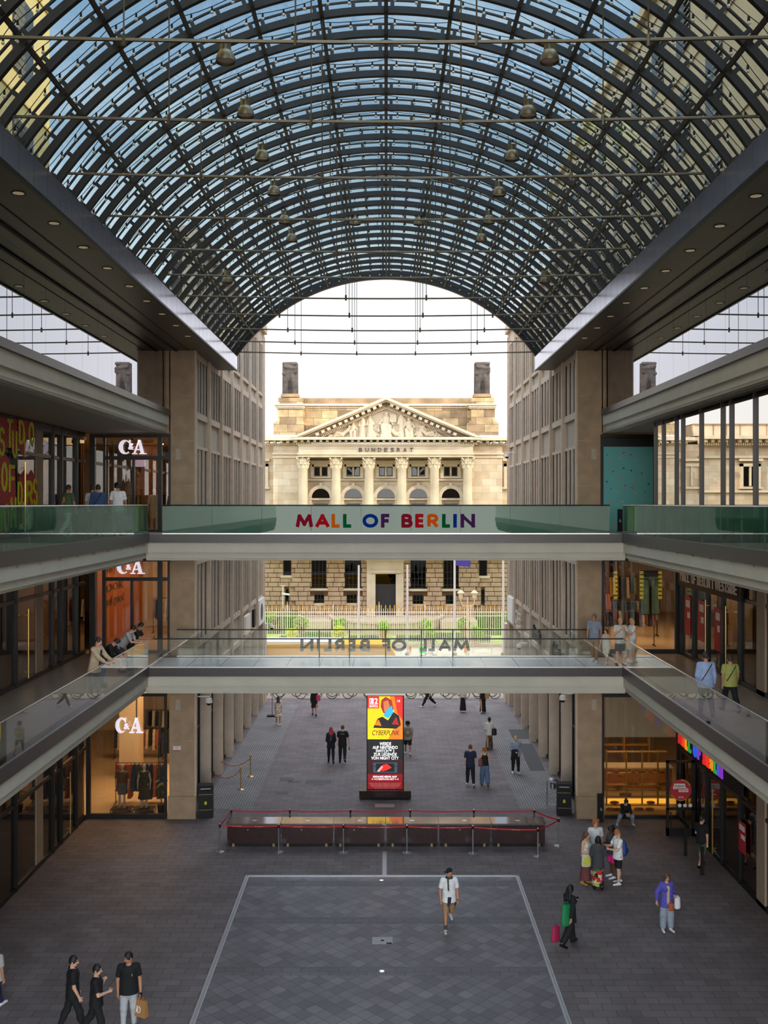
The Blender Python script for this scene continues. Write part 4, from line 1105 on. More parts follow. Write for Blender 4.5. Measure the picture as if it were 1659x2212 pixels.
hs = [(-12.2, -9.0, 103, 104, 1.5, 'tall dark hedge at the left front corner of the building'), (9.2, 12.6, 103, 104, 1.5, 'tall dark hedge at the right front corner of the building'),
      (-12, -9.8, 98.6, 99.3, .5, 'low hedge at the far left of the lawn'), (-8.2, -5.2, 95.4, 96.2, .55, 'low hedge on the left between the two yellow bushes'),
      (-9.6, -5.6, 92.2, 92.9, .6, 'long low hedge close behind the fence on the left'), (-3.4, -.6, 93.2, 93.9, .55, 'low hedge close behind the fence left of the middle'), (.9, 4.4, 93.2, 93.9, .55, 'low hedge close behind the fence right of the middle'),
      (5.6, 9.4, 92.4, 93.1, .6, 'long low hedge close behind the fence on the right'), (8.6, 12, 97.6, 98.3, .55, 'low hedge at the far right of the lawn'), (4.6, 7.2, 95.4, 96.1, .5, 'low hedge on the right in front of the terrace wing')]
for h in hs: hedge(*h)
def bush(px, py, dd, rad, m, label, pot=True, rz=1.0):
    x = pxx(px, dd); zc = pz(py, dd); r = random.Random(int(px)); t = thing('potted_bush', label, 'bush', (x, dd, 0), 'bushes in the front garden')
    b = MB()
    for i in range(420):
        v = Vector((r.gauss(0, 1), r.gauss(0, 1), r.gauss(0, 1))).normalized()*rad*(r.random()**.4)
        c = Vector((0, 0, zc))+Vector((v.x, v.y, v.z*rz)); a = r.uniform(0, 6.28); s_ = rad*r.uniform(.16, .28)
        b.bbox(c, (s_, s_*.8, s_*.1), a, r.uniform(-1, 1), r.uniform(-1, 1))
    b.build('foliage', m, t, local=True)
    MB().cyl((0, 0, .3), (0, 0, max(.4, zc)), .06, .04, 6).build('stem', 'sandstone_dark', t, local=True)
    MB().lathe([(.28, 0), (.4, .62), (.44, .62), (.44, .7), (.36, .7)], (0, 0, 0), 14).build('pot', 'terracotta', t, local=True)
for a in ((650, 1346, 98, .75, 'bush_green', 'tall green bush left of the terrace, behind the yellow one'), (633, 1372, 91.3, .62, 'bush_yellow', 'yellow leaved bush close behind the fence at the left'),
          (736, 1350, 97.5, .72, 'bush_green', 'green bush at the left end of the curved terrace'), (732, 1367, 91.4, .66, 'bush_yellow', 'yellow leaved bush close behind the fence left of the flagpole'),
          (827, 1355, 96, .66, 'bush_green', 'green bush in front of the entrance terrace'), (918, 1350, 97, .66, 'bush_green', 'green bush at the right end of the curved terrace'),
          (925, 1372, 91.4, .68, 'bush_green', 'green bush close behind the fence under the terrace end'), (1003, 1348, 97.5, .7, 'bush_green', 'green bush beside the double lantern'), (1026, 1368, 91.3, .75, 'bush_green', 'large green bush right of the lantern post'),
          (590, 1330, 100, .5, 'bush_green', 'small green bush at the left edge by the facade')):
    bush(*a)
# fence: each picket a part
mat('fence_paint', S(238, 222, 200), .6); mat('gold_tip', S(232, 176, 70), .4, .6)
fn = thing('picket_fence', 'pale metal picket fence with gilded tips in front of the garden', 'fence', (0, 90, 0))
p0 = {}
x = -10.6; i = 0
while x < 10.9:
    key = i % 2
    if i % 21 == 10: key = 2
    if key not in p0:
        h = (3.42, 3.7, 4.0)[key]; r = (.028, .034, .05)[key]
        a = MB().cyl((0, 0, .1), (0, 0, h-.3), r, None, 6).build('picket', 'fence_paint', fn, local=True)
        MB().lathe([(.01, h-.32), (.05, h-.24), (.04, h-.12), (.005, h)], (0, 0, 0), 6).build('gilded_tip', 'gold_tip', a, local=True)
        a.location = (x, 0, 0); p0[key] = a
    else: copy_tree(p0[key], fn, (x, 0, 0))
    x += .192; i += 1
b = MB()
for z in (.35, 2.72, 3.05): b.box(-10.7, 10.9, 89.97, 90.03, z-.03, z+.03)
b.build('fence_rail', 'fence_paint', fn)
MB().box(-10.9, 11, 89.8, 90.2, -.05, .22).build('fence_kerb', 'sandstone', fn)
struct('street_pavement', MB().box(-40, 40, 78, 89.8, -.05, .0), 'sandstone')
# flagpoles
mat('pole_white', S(214, 206, 198), .5)
for px, py, lb in ((775, 1221, 'white flagpole nearest the left, topped just under the upper bridge'), (880, 1220, 'second white flagpole from the left, in front of the entrance steps'), (982, 1150, 'tall white flagpole left of the double lantern, flying a purple flag'), (1087, 1150, 'tall white flagpole by the right facade edge')):
    t = thing('flagpole', lb, 'flagpole', (pxx(px, 84), 84, 0), 'flagpoles on the pavement')
    MB().cyl((0, 0, 0), (0, 0, pz(py, 84)), .11, .08, 12).build('pole', 'pole_white', t, local=True)
    MB().lathe([(.2, 0), (.2, .3), (.13, .4)], (0, 0, 0), 12).build('base_plate', 'sandstone_dark', t, local=True)
    if px == 982:
        mat('flag_purple', S(70, 60, 150), .7)
        b = MB(); zt = pz(1150, 84)
        for i in range(6):
            b.hexa([(.1+i*.2, -.02+.05*math.sin(i), zt-2.7-i*.02), (.3+i*.2, -.02+.05*math.sin(i+1), zt-2.75-i*.03), (.3+i*.2, .02+.05*math.sin(i+1), zt-2.75-i*.03), (.1+i*.2, .02+.05*math.sin(i), zt-2.7-i*.02),
                    (.1+i*.2, -.02+.05*math.sin(i), zt-1.2-i*.1), (.3+i*.2, -.02+.05*math.sin(i+1), zt-1.3-i*.1), (.3+i*.2, .02+.05*math.sin(i+1), zt-1.3-i*.1), (.1+i*.2, .02+.05*math.sin(i), zt-1.2-i*.1)])
        b.build('flag', 'flag_purple', t, local=True)
# double lantern
t = thing('street_lamp', 'cream street lamp with two upright lanterns on curved arms', 'street lamp', (pxx(1010, 83), 83, 0))
mat('lantern_cream', S(226, 206, 170), .5)
zl = pz(1284, 83); za = pz(1309, 83)
MB().lathe([(.16, 0), (.16, .9), (.09, 1.0), (.075, za), (.06, za), (.05, pz(1292, 83)), (.01, pz(1290, 83))], (0, 0, 0), 12).build('pole', 'lantern_cream', t, local=True)
for s in (-1, 1):
    b = MB().tube([(0, 0, za)]+[(s*(.25+.3*math.sin(a)), 0, za+.35-.35*math.cos(a)) for a in [PI/2*i/6 for i in range(7)]]+[(s*.55, 0, zl-.35)], .035, 8)
    ar = b.build('arm', 'lantern_cream', t, local=True)
    MB().lathe([(.05, 0), (.12, .05), (.17, .25), (.17, .42), (.3, .45), (.3, .5), (.22, .55), (.2, .62), (.05, .7)], (s*.55, 0, zl-.36), 16).build('lantern', 'lantern_cream', t, local=True)
# camera mast
t = thing('camera_mast', 'thin grey mast with a white surveillance camera at the left of the garden', 'camera mast', (pxx(611, 97), 97, 0))
MB().cyl((0, 0, 0), (0, 0, pz(1266, 97)), .06, .05, 8).bbox((0, 0, pz(1265, 97)), (.5, .1, .06)).build('mast', 'pole_white', t, local=True)
MB().bbox((.3, -.1, pz(1283, 97)), (.7, .16, .16), 0, 0, .15).build('camera_body', 'white_paint', t, local=True)
# yellow bus
mat('bus_yellow', S(248, 176, 4), .7, spec=.2); mat('bus_white', S(244, 245, 246), .4)
y0, y1 = 70.0, 72.5
t = thing('bus', 'long yellow bus with a white roof passing on the street', 'bus', (-9, 71.2, 0))
def bus_body(x0, x1, z0, z1, r): return [(x0, z0), (x1-.1, z0), (x1, z0+.5), (x1-.15, z1-r), (x1-.6, z1), (x0, z1)]
MB().prism([(q[0], q[1]) for q in bus_body(-19, pxx(858, 71), .35, 2.95, .7)], 'y', y0, y1).build('body', 'bus_yellow', t)
MB().box(-18.8, pxx(735, 71), y0+.12, y1-.1, 2.93, 3.12).box(-14, -12, y0+.3, y1-.3, 3.1, 3.3).build('roof_panel', 'bus_white', t)
MB().box(-18.6, pxx(850, 70.0), y0-.02, y0+.02, 1.25, 2.05).build('side_window', 'dark_shop_pane', t)
for xx in (-16, -9, -2):
    MB().cyl((xx, y0-.02, .48), (xx, y0+.28, .48), .48, None, 20).build('wheel', 'black_metal', t)
# bicycles
mat('tyre_black', S(28, 28, 28), .7)
for nm, c in (('red', (150, 44, 40)), ('blue', (52, 70, 110)), ('silver', (150, 150, 152)), ('black', (34, 34, 36)), ('green', (40, 74, 58)), ('cream', (190, 178, 150))): mat('bike_'+nm, S(*c), .35, .4)
BK = {}
def bicycle(m, label, loc, rz, group='bicycles parked at the street'):
    t = thing('bicycle', label, 'bicycle', loc, group, rz=rz)
    if not BK:
        for x in (-.52, .52):
            w = MB()
            w.tube([(x+.34*math.cos(a), 0, .35+.34*math.sin(a)) for a in [2*PI*i/24 for i in range(24)]], .024, 6, True)
            w.cyl((x, -.04, .35), (x, .04, .35), .03, None, 8)
            for i in range(12):
                a = PI*i/6; w.cyl((x, 0, .35), (x+.33*math.cos(a), 0, .35+.33*math.sin(a)), .003, None, 3, False)
            BK['wheel%g' % x] = w
        f = MB(); f.tube([(-.52, 0, .35), (-.1, 0, .3), (.3, 0, .82)], .02, 6); f.tube([(-.52, 0, .35), (-.2, 0, .78), (.3, 0, .86)], .018, 6); f.tube([(-.1, 0, .3), (-.24, 0, .92)], .018, 6); f.tube([(.52, 0, .35), (.36, 0, .75), (.3, 0, 1.0)], .02, 6)
        BK['frame'] = f
        BK['handlebar'] = MB().tube([(.2, -.26, 1.0), (.34, -.2, 1.05), (.3, 0, 1.02), (.34, .2, 1.05), (.2, .26, 1.0)], .015, 6)
        BK['saddle'] = MB().ell((-.25, 0, .95), (.15, .08, .05), 10, 6)
        BK['pedal_crank'] = MB().cyl((-.1, -.05, .3), (-.1, .05, .3), .09, None, 12).bbox((-.02, .09, .2), (.1, .08, .02)).bbox((-.18, -.09, .4), (.1, .08, .02)).tube([(-.1, -.06, .3), (-.18, -.06, .4)], .012, 5).tube([(-.1, .06, .3), (-.02, .06, .2)], .012, 5)
        for k in list(BK):
            mm = {'f': None, 'w': 'tyre_black', 'h': 'steel', 's': 'black_metal', 'p': 'steel'}[k[0]]
            BK[k] = (BK[k], mm)
    for k, (mb, mm) in BK.items():
        mb.build('wheel' if k[0] == 'w' else k, mm or m, t, local=True)
    return t
bl = ['red', 'silver', 'black', 'blue', 'cream', 'black', 'green', 'silver', 'black', 'blue', 'red', 'black', 'silver', 'green']
bpx = [585, 622, 668, 700, 735, 778, 815, 870, 905, 945, 985, 1015, 1050, 1082]
where = ['by the left street pillar', 'behind the woman in the patterned dress', 'left of the woman with a pink bag', 'right of the woman with a pink bag', 'between the pink bag woman and the screen', 'second left of the advertising screen', 'just left of the advertising screen', 'just right of the advertising screen', 'behind the striding legs', 'right of the striding legs', 'left of the long skirted woman', 'right of the long skirted woman', 'behind the woman with the straw bag', 'by the right street pillar']
for c, px, w in zip(bl, bpx, where):
    bicycle('bike_'+c, '%s bicycle parked at the kerb, %s' % (c, w), ((px-VX)*66.4/F, 66.0+.75*(bpx.index(px) % 2), 0), random.choice((0, PI))+random.uniform(-.1, .1))
# delivery bicycle on the far pavement
t = bicycle('bike_black', 'bicycle with a bright green delivery box on the far pavement', (pxx(925, 80.5), 80.5, 0), .1, 'bicycles on the far pavement')
mat('box_green', S(70, 230, 50), .5)
MB().bbox((-.45, 0, 1.1), (.5, .45, .5)).build('delivery_box', 'box_green', t, local=True)
for px, lb in ((886, 'small white post with an orange cap left of the delivery bicycle'), (1005, 'small white post with an orange cap under the double lantern')):
    t = thing('marker_post', lb, 'post', (pxx(px, 81), 81, 0), 'orange topped posts on the pavement')
    MB().cyl((0, 0, 0), (0, 0, .8), .07, None, 8).build('post', 'white_paint', t, local=True)
    mat('cap_orange', S(240, 130, 20), .5) if 'cap_orange' not in MATS else None
    MB().cyl((0, 0, .8), (0, 0, 1.3), .1, .08, 8).build('cap', 'cap_orange', t, local=True)
t = thing('street_railing', 'thin pale street railing in front of the garden fence', 'railing', (5, 86, 0))
b = MB().box(-9.5, 10.4, 85.98, 86.02, .98, 1.03).box(-9.5, 10.4, 85.98, 86.02, .5, .54); b.build('rail', 'pole_white', t)
for i in range(14): MB().cyl((-9.5+i*1.53, 86, 0), (-9.5+i*1.53, 86, 1.0), .03, None, 6).build('upright', 'pole_white', t)
# ================================================================== tie rods and hangers under the vault
ordinal = ['nearest', 'second', 'third', 'fourth', 'fifth', 'sixth', 'seventh', 'eighth', 'ninth', 'tenth', 'last']
ZR = EYE+6.95
for k in range(11):
    y = 15.2+3.17*k
    t = thing('tie_rod', 'thin steel tie rod across the vault, %s counted from the camera, with four hangers' % ordinal[k], 'tie rod', (0, y, ZR), 'tie rods under the glass vault')
    n = 16
    MB().tube([(-6.84+13.68*i/n, 0, -.10*math.sin(PI*i/n)) for i in range(n+1)], .028, 6).build('rod', 'cable_steel', t, local=True)
    for a in (-27.75, -9.25, 9.25, 27.75):
        x = R0*math.sin(math.radians(a)); zt = CZ+R0*math.cos(math.radians(a))-ZR
        MB().cyl((x, 0, -.1), (x, 0, zt), .013, None, 5).cyl((x, 0, -.16), (x, 0, .02), .035, None, 6).build('hanger', 'cable_steel', t, local=True)
# bell lamps
mat('lamp_bronze', S(120, 108, 84), .35, .8, var=.15, vs=8)
mat('lamp_lens', S(200, 176, 160), .2, .1)
LMP = [(487, 128, 21.0, 'hanging nearest on the left'), (1187, 128, 21.0, 'hanging nearest on the right'), (530, 246, 24.1, 'second on the left'), (1141, 246, 24.1, 'second on the right'), (566, 340, 27.2, 'third on the left'), (1106, 340, 27.2, 'third on the right'),
       (592, 416, 30.3, 'fourth on the left'), (1078, 418, 30.3, 'fourth on the right'), (615, 478, 33.4, 'fifth on the left'), (1056, 478, 33.4, 'fifth on the right'), (630, 517, 35.6, 'sixth on the left'), (1040, 517, 35.6, 'sixth on the right'),
       (767, 481, 36.4, 'left of the crown in the far vault'), (905, 481, 36.4, 'right of the crown in the far vault'), (491, 607, 35.2, 'low on the left flank of the vault'), (1177, 607, 35.2, 'low on the right flank of the vault')]
first = None
for px, py, d_, lb in LMP:
    p = P(px, py-8*21/d_, d_); lab = 'bronze bell shaped lamp %s' % lb
    if first is None:
        first = thing('bell_lamp', lab, 'lamp', p, 'bell lamps under the glass vault')
        MB().lathe([(.10, .12), (.125, .09), (.165, .03), (.19, -.05), (.2, -.12), (.205, -.14), (.195, -.14), (.18, -.06), (.15, .02), (.09, .07)], (0, 0, 0), 24, False).build('lamp_shade', 'lamp_bronze', first, True, True)
        MB().cyl((0, 0, .10), (0, 0, .24), .12, .11, 16).bbox((0, 0, .26), (.24, .04, .04)).build('ballast_housing', 'lamp_bronze', first, local=True)
        b = MB().cyl((0, 0, -.10), (0, 0, -.09), .175, .175, 20)
        b.build('lens', 'lamp_lens', first, local=True)
        MB().tube([(-.1, 0, .26), (-.1, 0, .55)], .008, 5).tube([(.1, 0, .26), (.1, 0, .55)], .008, 5).build('suspension', 'cable_steel', first, local=True)
    else:
        c = copy_tree(first, None, p); c['label'] = lab
# strings of bulbs between the ribs
mat('bulb_glass', S(214, 206, 190), .15, 0)
BU = None
for k, y in enumerate(rib_y):
    if y < 14.5: break
    n = k+1; w = MB(); yy = y-.34; pts_b = []
    R = R0+.27
    for j in range(-NB, NB):
        a0, a1 = math.radians(j*DTH), math.radians((j+1)*DTH)
        p0 = Vector((R*math.sin(a0), yy, CZ+R*math.cos(a0))); p1 = Vector((R*math.sin(a1), yy, CZ+R*math.cos(a1)))
        sag = .03+.03*random.random()
        pts = [p0.lerp(p1, f)-Vector((0, 0, sag*4*f*(1-f))) for f in (0, .25, .5, .75, 1)]
        w.tube(pts, .009, 3)
        sh = random.uniform(-.06, .06)
        for f in (.18+sh, .5+sh, .82+sh): pts_b.append(p0.lerp(p1, f)-Vector((0, 0, sag*4*f*(1-f))))
    t = thing('string_light', 'string of clear bulbs along the roof rib number %d counted from the open end' % n, 'string light', (0, yy, CZ), 'strings of bulbs along the roof ribs')
    w.build('cable', 'black_metal', t)
    for p in pts_b:
        if BU is None:
            b = MB(); b.ell((0, 0, -.115), .034, 6, 4); b.mi = 1; b.cyl((0, 0, 0), (0, 0, -.085), .02, .024, 6)
            BU = b.build('bulb', ['bulb_glass', 'black_metal'], t, local=True); BU.location = p-Vector((0, yy, CZ))
        else:
            c = BU.copy(); COL.objects.link(c); c.parent = t; c.location = p-Vector((0, yy, CZ))
# recessed downlights in the soffits
mat('downlight_lens', S(210, 196, 170), .3, emit=S(255, 225, 180), es=.10)
FD = None
for s, pts in ((-1, ((40, 417), (117, 482), (180, 534), (232, 579), (280, 618), (317, 650), (350, 678), (380, 703), (406, 726))), (1, ((1633, 423), (1555, 488), (1491, 541), (1438, 585), (1392, 622), (1353, 654), (1319, 683), (1290, 708), (1263, 730)))):
    for i, (px, py) in enumerate(pts):
        d_ = (SOF-EYE)*F/(VY-py); x = (px-VX)*d_/F
        lab = 'round recessed downlight in the %s soffit, %s from the camera' % ('left' if s < 0 else 'right', ordinal[i])
        if FD is None:
            FD = thing('downlight', lab, 'downlight', (x, d_, SOF), 'downlights in the roof soffits')
            MB().lathe([(.108, -.004), (.14, -.012), (.14, 0)], (0, 0, 0), 24, False).build('trim_ring', 'black_metal', FD, local=True)
            MB().cyl((0, 0, -.008), (0, 0, -.001), .112, None, 24).build('lens', 'downlight_lens', FD, local=True)
        else:
            c = copy_tree(FD, None, (x, d_, SOF)); c['label'] = lab
# ================================================================== end shop fronts
YF = YS
def front(nm, label, vs, hs, glassbox, y=YF, gm='shop_glass', thick=.12):
    t = thing(nm, label, 'shop front', ((glassbox[0]+glassbox[1])/2*y/F-VX*y/F, y, EYE+(VY-glassbox[3])*y/F))
    k = y/F; b = MB()
    yb = glassbox[3]; yt = glassbox[2]
    for (x, w, *r) in vs:
        y0, y1 = (r+[yt, yb])[:2] if r else (yt, yb); bx(b, x-w/2, x+w/2, y0, y1, y-.03, y+thick)
    for (yy, w, *r) in hs:
        x0, x1 = (r if r else (glassbox[0], glassbox[1])); bx(b, x0, x1, yy-w/2, yy+w/2, y-.025, y+thick)
    b.build('frame', 'dark_frame', t)
    b = MB(); bx(b, glassbox[0], glassbox[1], yt, yb, y+.03, y+.05); b.build('glass_pane', gm, t)
    return t
mat('sign_white', S(236, 230, 238), .5, emit=S(240, 232, 246), es=.45)
def serif_sign(label, xc0, xc1, xa0, xa1, y0, y1, dd=YF-.12):
    """white C & A style slab letters: a fat C, a small ampersand and an A"""
    k = dd/F; X_ = lambda px: (px-VX)*k; Z_ = lambda py: EYE+(VY-py)*k
    t = thing('shop_sign', label, 'sign', ((xc0+xa1)/2*k-VX*k, dd, Z_(y1)), 'white shop signs over the end shop entrances')
    H = Z_(y0)-Z_(y1); z0 = Z_(y1)
    # C
    x0, x1 = X_(xc0), X_(xc1); w = x1-x0; cx, cz = x0+w*.5, z0+H/2; b = MB(); n = 30
    rx, rz = w*.5, H/2
    def po(a): return (cx+rx*math.cos(a), cz+rz*math.sin(a))
    def pi_(a): return (cx+w*.10+rx*.60*math.cos(a)*.92, cz+rz*.80*math.sin(a))
    a0, a1 = math.radians(48), math.radians(308)
    for i in range(n):
        a, c = a0+(a1-a0)*i/n, a0+(a1-a0)*(i+1)/n
        q = [po(a), po(c), pi_(c), pi_(a)]
        b.hexa([(x, dd, z) for x, z in q]+[(x, dd+.08, z) for x, z in q])
    b.box(x1-w*.16, x1-w*.06, dd-.002, dd+.08, cz+H*.20, cz+H*.5)
    b.build('letter', 'sign_white', t)
    # A
    x0, x1 = X_(xa0), X_(xa1); w = x1-x0; b = MB()
    def bar(p): b.hexa([(x0+w*x, dd, z0+H*z) for x, z in p]+[(x0+w*x, dd+.08, z0+H*z) for x, z in p])
    bar([(.10, .05), (.19, .05), (.53, .98), (.44, .98)]); bar([(.60, .05), (.84, .05), (.58, 1), (.40, 1)]); 
    b.box(x0+w*.28, x0+w*.68, dd-.001, dd+.08, z0+H*.28, z0+H*.36); b.box(x0, x0+w*.34, dd-.002, dd+.08, z0, z0+H*.07); b.box(x0+w*.5, x1, dd-.002, dd+.08, z0, z0+H*.07)
    b.build('letter', 'sign_white', t)
    lettering('ampersand', '&', 'sign_white', (X_(xc1)-.08, dd-.06, z0+H*.30), (1, 0, 0), (0, 0, 1), H*.36, H*.38, .08, t, bold=.02)
    return t
front('storefront', 'dark framed clothes shop entrance two floors up on the left', [(199, 12), (225, 5), (288, 5, 990, 1150), (345, 9), (366, 5)], [(941, 8), (962, 2), (989, 8, 225, 366), (1147, 6)], (194, 368, 938, 1150))
front('storefront', 'dark framed clothes shop entrance one floor up on the left', [(199, 12), (224, 7), (284, 5, 1252, 1410), (345, 10), (364, 5)], [(1209, 8), (1251, 8, 224, 366), (1408, 6)], (194, 368, 1206, 1412))
front('storefront', 'large clothes shop window at ground level on the left', [(190, 9), (357, 5), (294, 1, 1500, 1560)], [(1501, 7), (1764, 10)], (186, 360, 1495, 1768))
front('storefront', 'dark framed clothes shop window one floor up on the right', [(1303, 6), (1465, 12)], [(1208, 8), (1408, 10)], (1300, 1470, 1206, 1412))
front('storefront', 'golden lit bakery window at ground level on the right', [(1303, 5), (1467, 9)], [(1503, 6), (1766, 8)], (1300, 1471, 1495, 1770))
t = front('storefront', 'teal hoarding with coloured confetti two floors up on the right', [(1301, 7), (1411, 4)], [(942, 8), (955, 20)], (1298, 1413, 938, 1150))
b = MB(); bx(b, 1304, 1411, 965, 1147, YF-.06, YF); b.build('hoarding_panel', 'teal_panel', t)
for nm, c in (('red', (196, 30, 70)), ('orange', (214, 120, 60)), ('green', (20, 70, 60)), ('yellow', (176, 160, 90)), ('blue', (40, 130, 150))): mat('confetti_'+nm, S(*c), .6)
CF = [(425, 388, 'red'), (486, 405, 'red'), (283, 405, 'blue'), (396, 433, 'yellow'), (311, 461, 'orange'), (518, 452, 'yellow'), (600, 478, 'orange'), (334, 548, 'red'), (423, 521, 'green'), (490, 540, 'green'), (579, 565, 'red'), (397, 600, 'orange'), (516, 618, 'orange'), (280, 636, 'green'), (637, 654, 'green'), (436, 670, 'red'), (496, 689, 'red'), (316, 694, 'blue'), (376, 730, 'yellow'), (607, 725, 'blue'), (533, 736, 'yellow'), (288, 811, 'orange'), (416, 808, 'yellow'), (502, 826, 'yellow'), (628, 829, 'orange'), (346, 1016, 'orange')]
for i, (x, y, c) in enumerate(CF):
    p = P(1240+x/3.96, 880+y/3.96, YF-.065); b = MB().bbox(p, (.07, .008, .06), 0, 0, i*.8); b.build('confetti_dot', 'confetti_'+c, t)
serif_sign('white illuminated letters over the upper left shop entrance, the topmost of the three', 256, 283, 285, 316, 950, 981)
serif_sign('white illuminated letters over the middle left shop entrance, top cut by the gallery', 252, 278, 281, 312, 1209, 1240)
serif_sign('white letters hanging in the ground floor shop window, lowest of the three', 249, 273, 279, 309, 1551, 1584)
# toilet signs
mat('pictogram_white', S(220, 218, 214), .5)
def access_sign(label, px0, px1, py0, py1, dd):
    k = dd/F; t = thing('access_sign', label, 'sign', ((px0+px1)/2*k-VX*k, dd, EYE+(VY-py1)*k))
    b = MB(); bx(b, px0, px1, py0, py1, dd, dd+.25); b.build('board', 'black_metal', t)
    cx, cz = ((px0+px1)/2-VX)*k, EYE+(VY-(py0*.5+py1*.5))*k; s = (px1-px0)*k*.05; y = dd-.012
    b = MB().ell((cx-s, y, cz+4.2*s), (s, .01, s), 8, 6).tube([(cx-s, y, cz+3*s), (cx-s, y, cz), (cx+2*s, y, cz-.2*s), (cx+3*s, y, cz-3*s), (cx+4*s, y, cz-3*s)], s*.55, 5).tube([(cx-s, y, cz+1.8*s), (cx+1.4*s, y, cz+1.8*s)], s*.5, 5)
    b.tube([(cx-.4*s+2.8*s*math.cos(a), y, cz-1.6*s+2.8*s*math.sin(a)) for a in [math.radians(110+i*20) for i in range(12)]], s*.5, 5)
    b.box(cx-4*s, cx+4*s, y, y+.01, cz-6.2*s, cz-5.6*s).box(cx+2*s, cx+4*s, y, y+.01, cz-6.8*s, cz-5.0*s); b.build('pictogram', 'pictogram_white', t)
access_sign('black sign board with white wheelchair symbol beside the teal hoarding', 1334, 1345, 1100, 1148, YF-.1)
access_sign('low black sign pillar with white wheelchair symbol by the golden window', 1293, 1304, 1718, 1776.5, YF-.45)
# ================================================================== shop interiors
def rack(label, x, y, z, w, n, cols, h=1.5, dr=.9, rz=0.0, group='clothes rails inside the shops'):
    t = thing('clothes_rack', label, 'clothes rack', (x, y, z), group, rz=rz)
    MB().tube([(-w/2, 0, 0), (-w/2, 0, h), (w/2, 0, h), (w/2, 0, 0)], .02, 6).box(-w/2-.02, -w/2+.02, -.25, .25, 0, .03).box(w/2-.02, w/2+.02, -.25, .25, 0, .03).build('frame', 'black_metal', t, local=True)
    for i in range(n):
        xx = -w/2+w*(i+.5)/n; L = dr*random.uniform(.8, 1.1); hw = random.uniform(.16, .24)
        b = MB()
        a = random.uniform(-.3, .3)
        for j in range(4):
            z1 = h-.06-L*j/4; z2 = h-.06-L*(j+1)/4; w1 = hw*(.55+.16*j); w2 = hw*(.55+.16*(j+1)); e = w/n*.42
            b.hexa([(xx-e, -w2, z2), (xx+e, -w2, z2), (xx+e, w2, z2), (xx-e, w2, z2), (xx-e*.7, -w1, z1), (xx+e*.7, -w1, z1), (xx+e*.7, w1, z1), (xx-e*.7, w1, z1)])
        b.cyl((xx, 0, h-.1), (xx, 0, h+.02), .01, None, 4)
        b.build('garment', 'cloth_'+random.choice(cols), t, local=True)
    return t
for nm, c in (('black', (26, 25, 27)), ('navy', (34, 44, 72)), ('brown', (110, 72, 44)), ('olive', (92, 90, 54)), ('cream', (206, 186, 152)), ('blue', (30, 62, 96)), ('rust', (166, 84, 44)), ('green', (110, 132, 84)), ('maroon', (104, 38, 44)), ('gold', (192, 146, 60)), ('pink', (196, 110, 106)), ('floral', (70, 66, 48)), ('white', (222, 216, 206)), ('grey', (110, 108, 108))):
    mat('cloth_'+nm, S(*c), .85, var=.2 if nm != 'floral' else .6, vs=8 if nm != 'floral' else 16)
mat('skin_mannequin', S(196, 186, 176), .5)
def mannequin(label, x, y, z, top, bottom, kind='m', platform=True, rz=0.0):
    t = thing('mannequin', label, 'mannequin', (x, y, z), 'mannequins in the shop windows', rz=rz); z0 = .22 if platform else 0.0
    s_ = Sdf((-.45, -.25, 0), (.45, .25, 2.05), .02)
    for q in (-1, 1):
        s_.cap((q*.1, 0, z0+.05), (q*.09, 0, z0+.48), .04, .055, .02); s_.cap((q*.09, 0, z0+.48), (q*.085, 0, z0+.92), .055, .085, .02); s_.cap((q*.1, .02, z0+.03), (q*.11, -.13, z0+.03), .035, .03, .02)
        s_.cap((q*.19, 0, z0+1.4), (q*.26, 0, z0+1.1), .045, .035, .02); s_.cap((q*.26, 0, z0+1.1), (q*.25, -.05, z0+.86), .035, .025, .02); s_.cap((q*.25, -.05, z0+.86), (q*.245, -.07, z0+.74), .026, .016, .01)
    s_.cap((0, 0, z0+.95), (0, 0, z0+1.35), .12, .14, .04, sq=(1.15, .8, 1)); s_.cap((-.14, 0, z0+1.41), (.14, 0, z0+1.41), .06, .06, .04); s_.cap((0, 0, z0+1.4), (0, -.01, z0+1.55), .05, .045, .03); s_.ell((0, -.02, z0+1.65), (.075, .09, .115), .02)
    s_.build('body', 'skin_mannequin', t)
    g = Sdf((-.45, -.3, 0), (.45, .3, 2), .02)
    g.cap((0, 0, z0+.98), (0, 0, z0+1.36), .15, .16, .04, sq=(1.15, .8, 1), flat0=True); g.cap((-.15, 0, z0+1.41), (.15, 0, z0+1.41), .075, .075, .04)
    if kind == 'm':
        for q in (-1, 1): g.cap((q*.19, 0, z0+1.4), (q*.245, 0, z0+1.17), .065, .062, .03, flat=True)
    g.ell((0, -.05, z0+1.52), (.09, .1, .09), sub=True)
    g.build('top', top, t)
    g = Sdf((-.45, -.35, 0), (.45, .35, 1.4), .02)
    if kind == 'm':
        g.cap((0, 0, z0+.92), (0, 0, z0+1.0), .15, .15, .03, sq=(1.15, .8, 1))
        for q in (-1, 1): g.cap((q*.085, 0, z0+.92), (q*.09, 0, z0+.52), .11, .09, .02, flat=True)
    else: g.cap((0, 0, z0+1.05), (0, 0, z0+.35), .14, .26, .03, flat=True, sq=(1, .8, 1))
    g.build('shorts' if kind == 'm' else 'skirt', bottom, t)
    if platform:
        MB().box(-.42, .42, -.3, .3, .17, .2).box(-.42, -.4, -.3, -.28, 0, .2).box(.4, .42, -.3, -.28, 0, .2).box(-.42, -.4, .28, .3, 0, .2).box(.4, .42, .28, .3, 0, .2).box(-.42, .42, -.3, -.28, 0, .02).box(.25, .3, -.28, -.24, .2, .32).build('platform', 'recess_dark', t, local=True)
    return t
mannequin('male mannequin in a brown shirt and pale shorts in the ground floor window', -10.75, 41.7, 0, 'cloth_brown', 'cloth_grey')
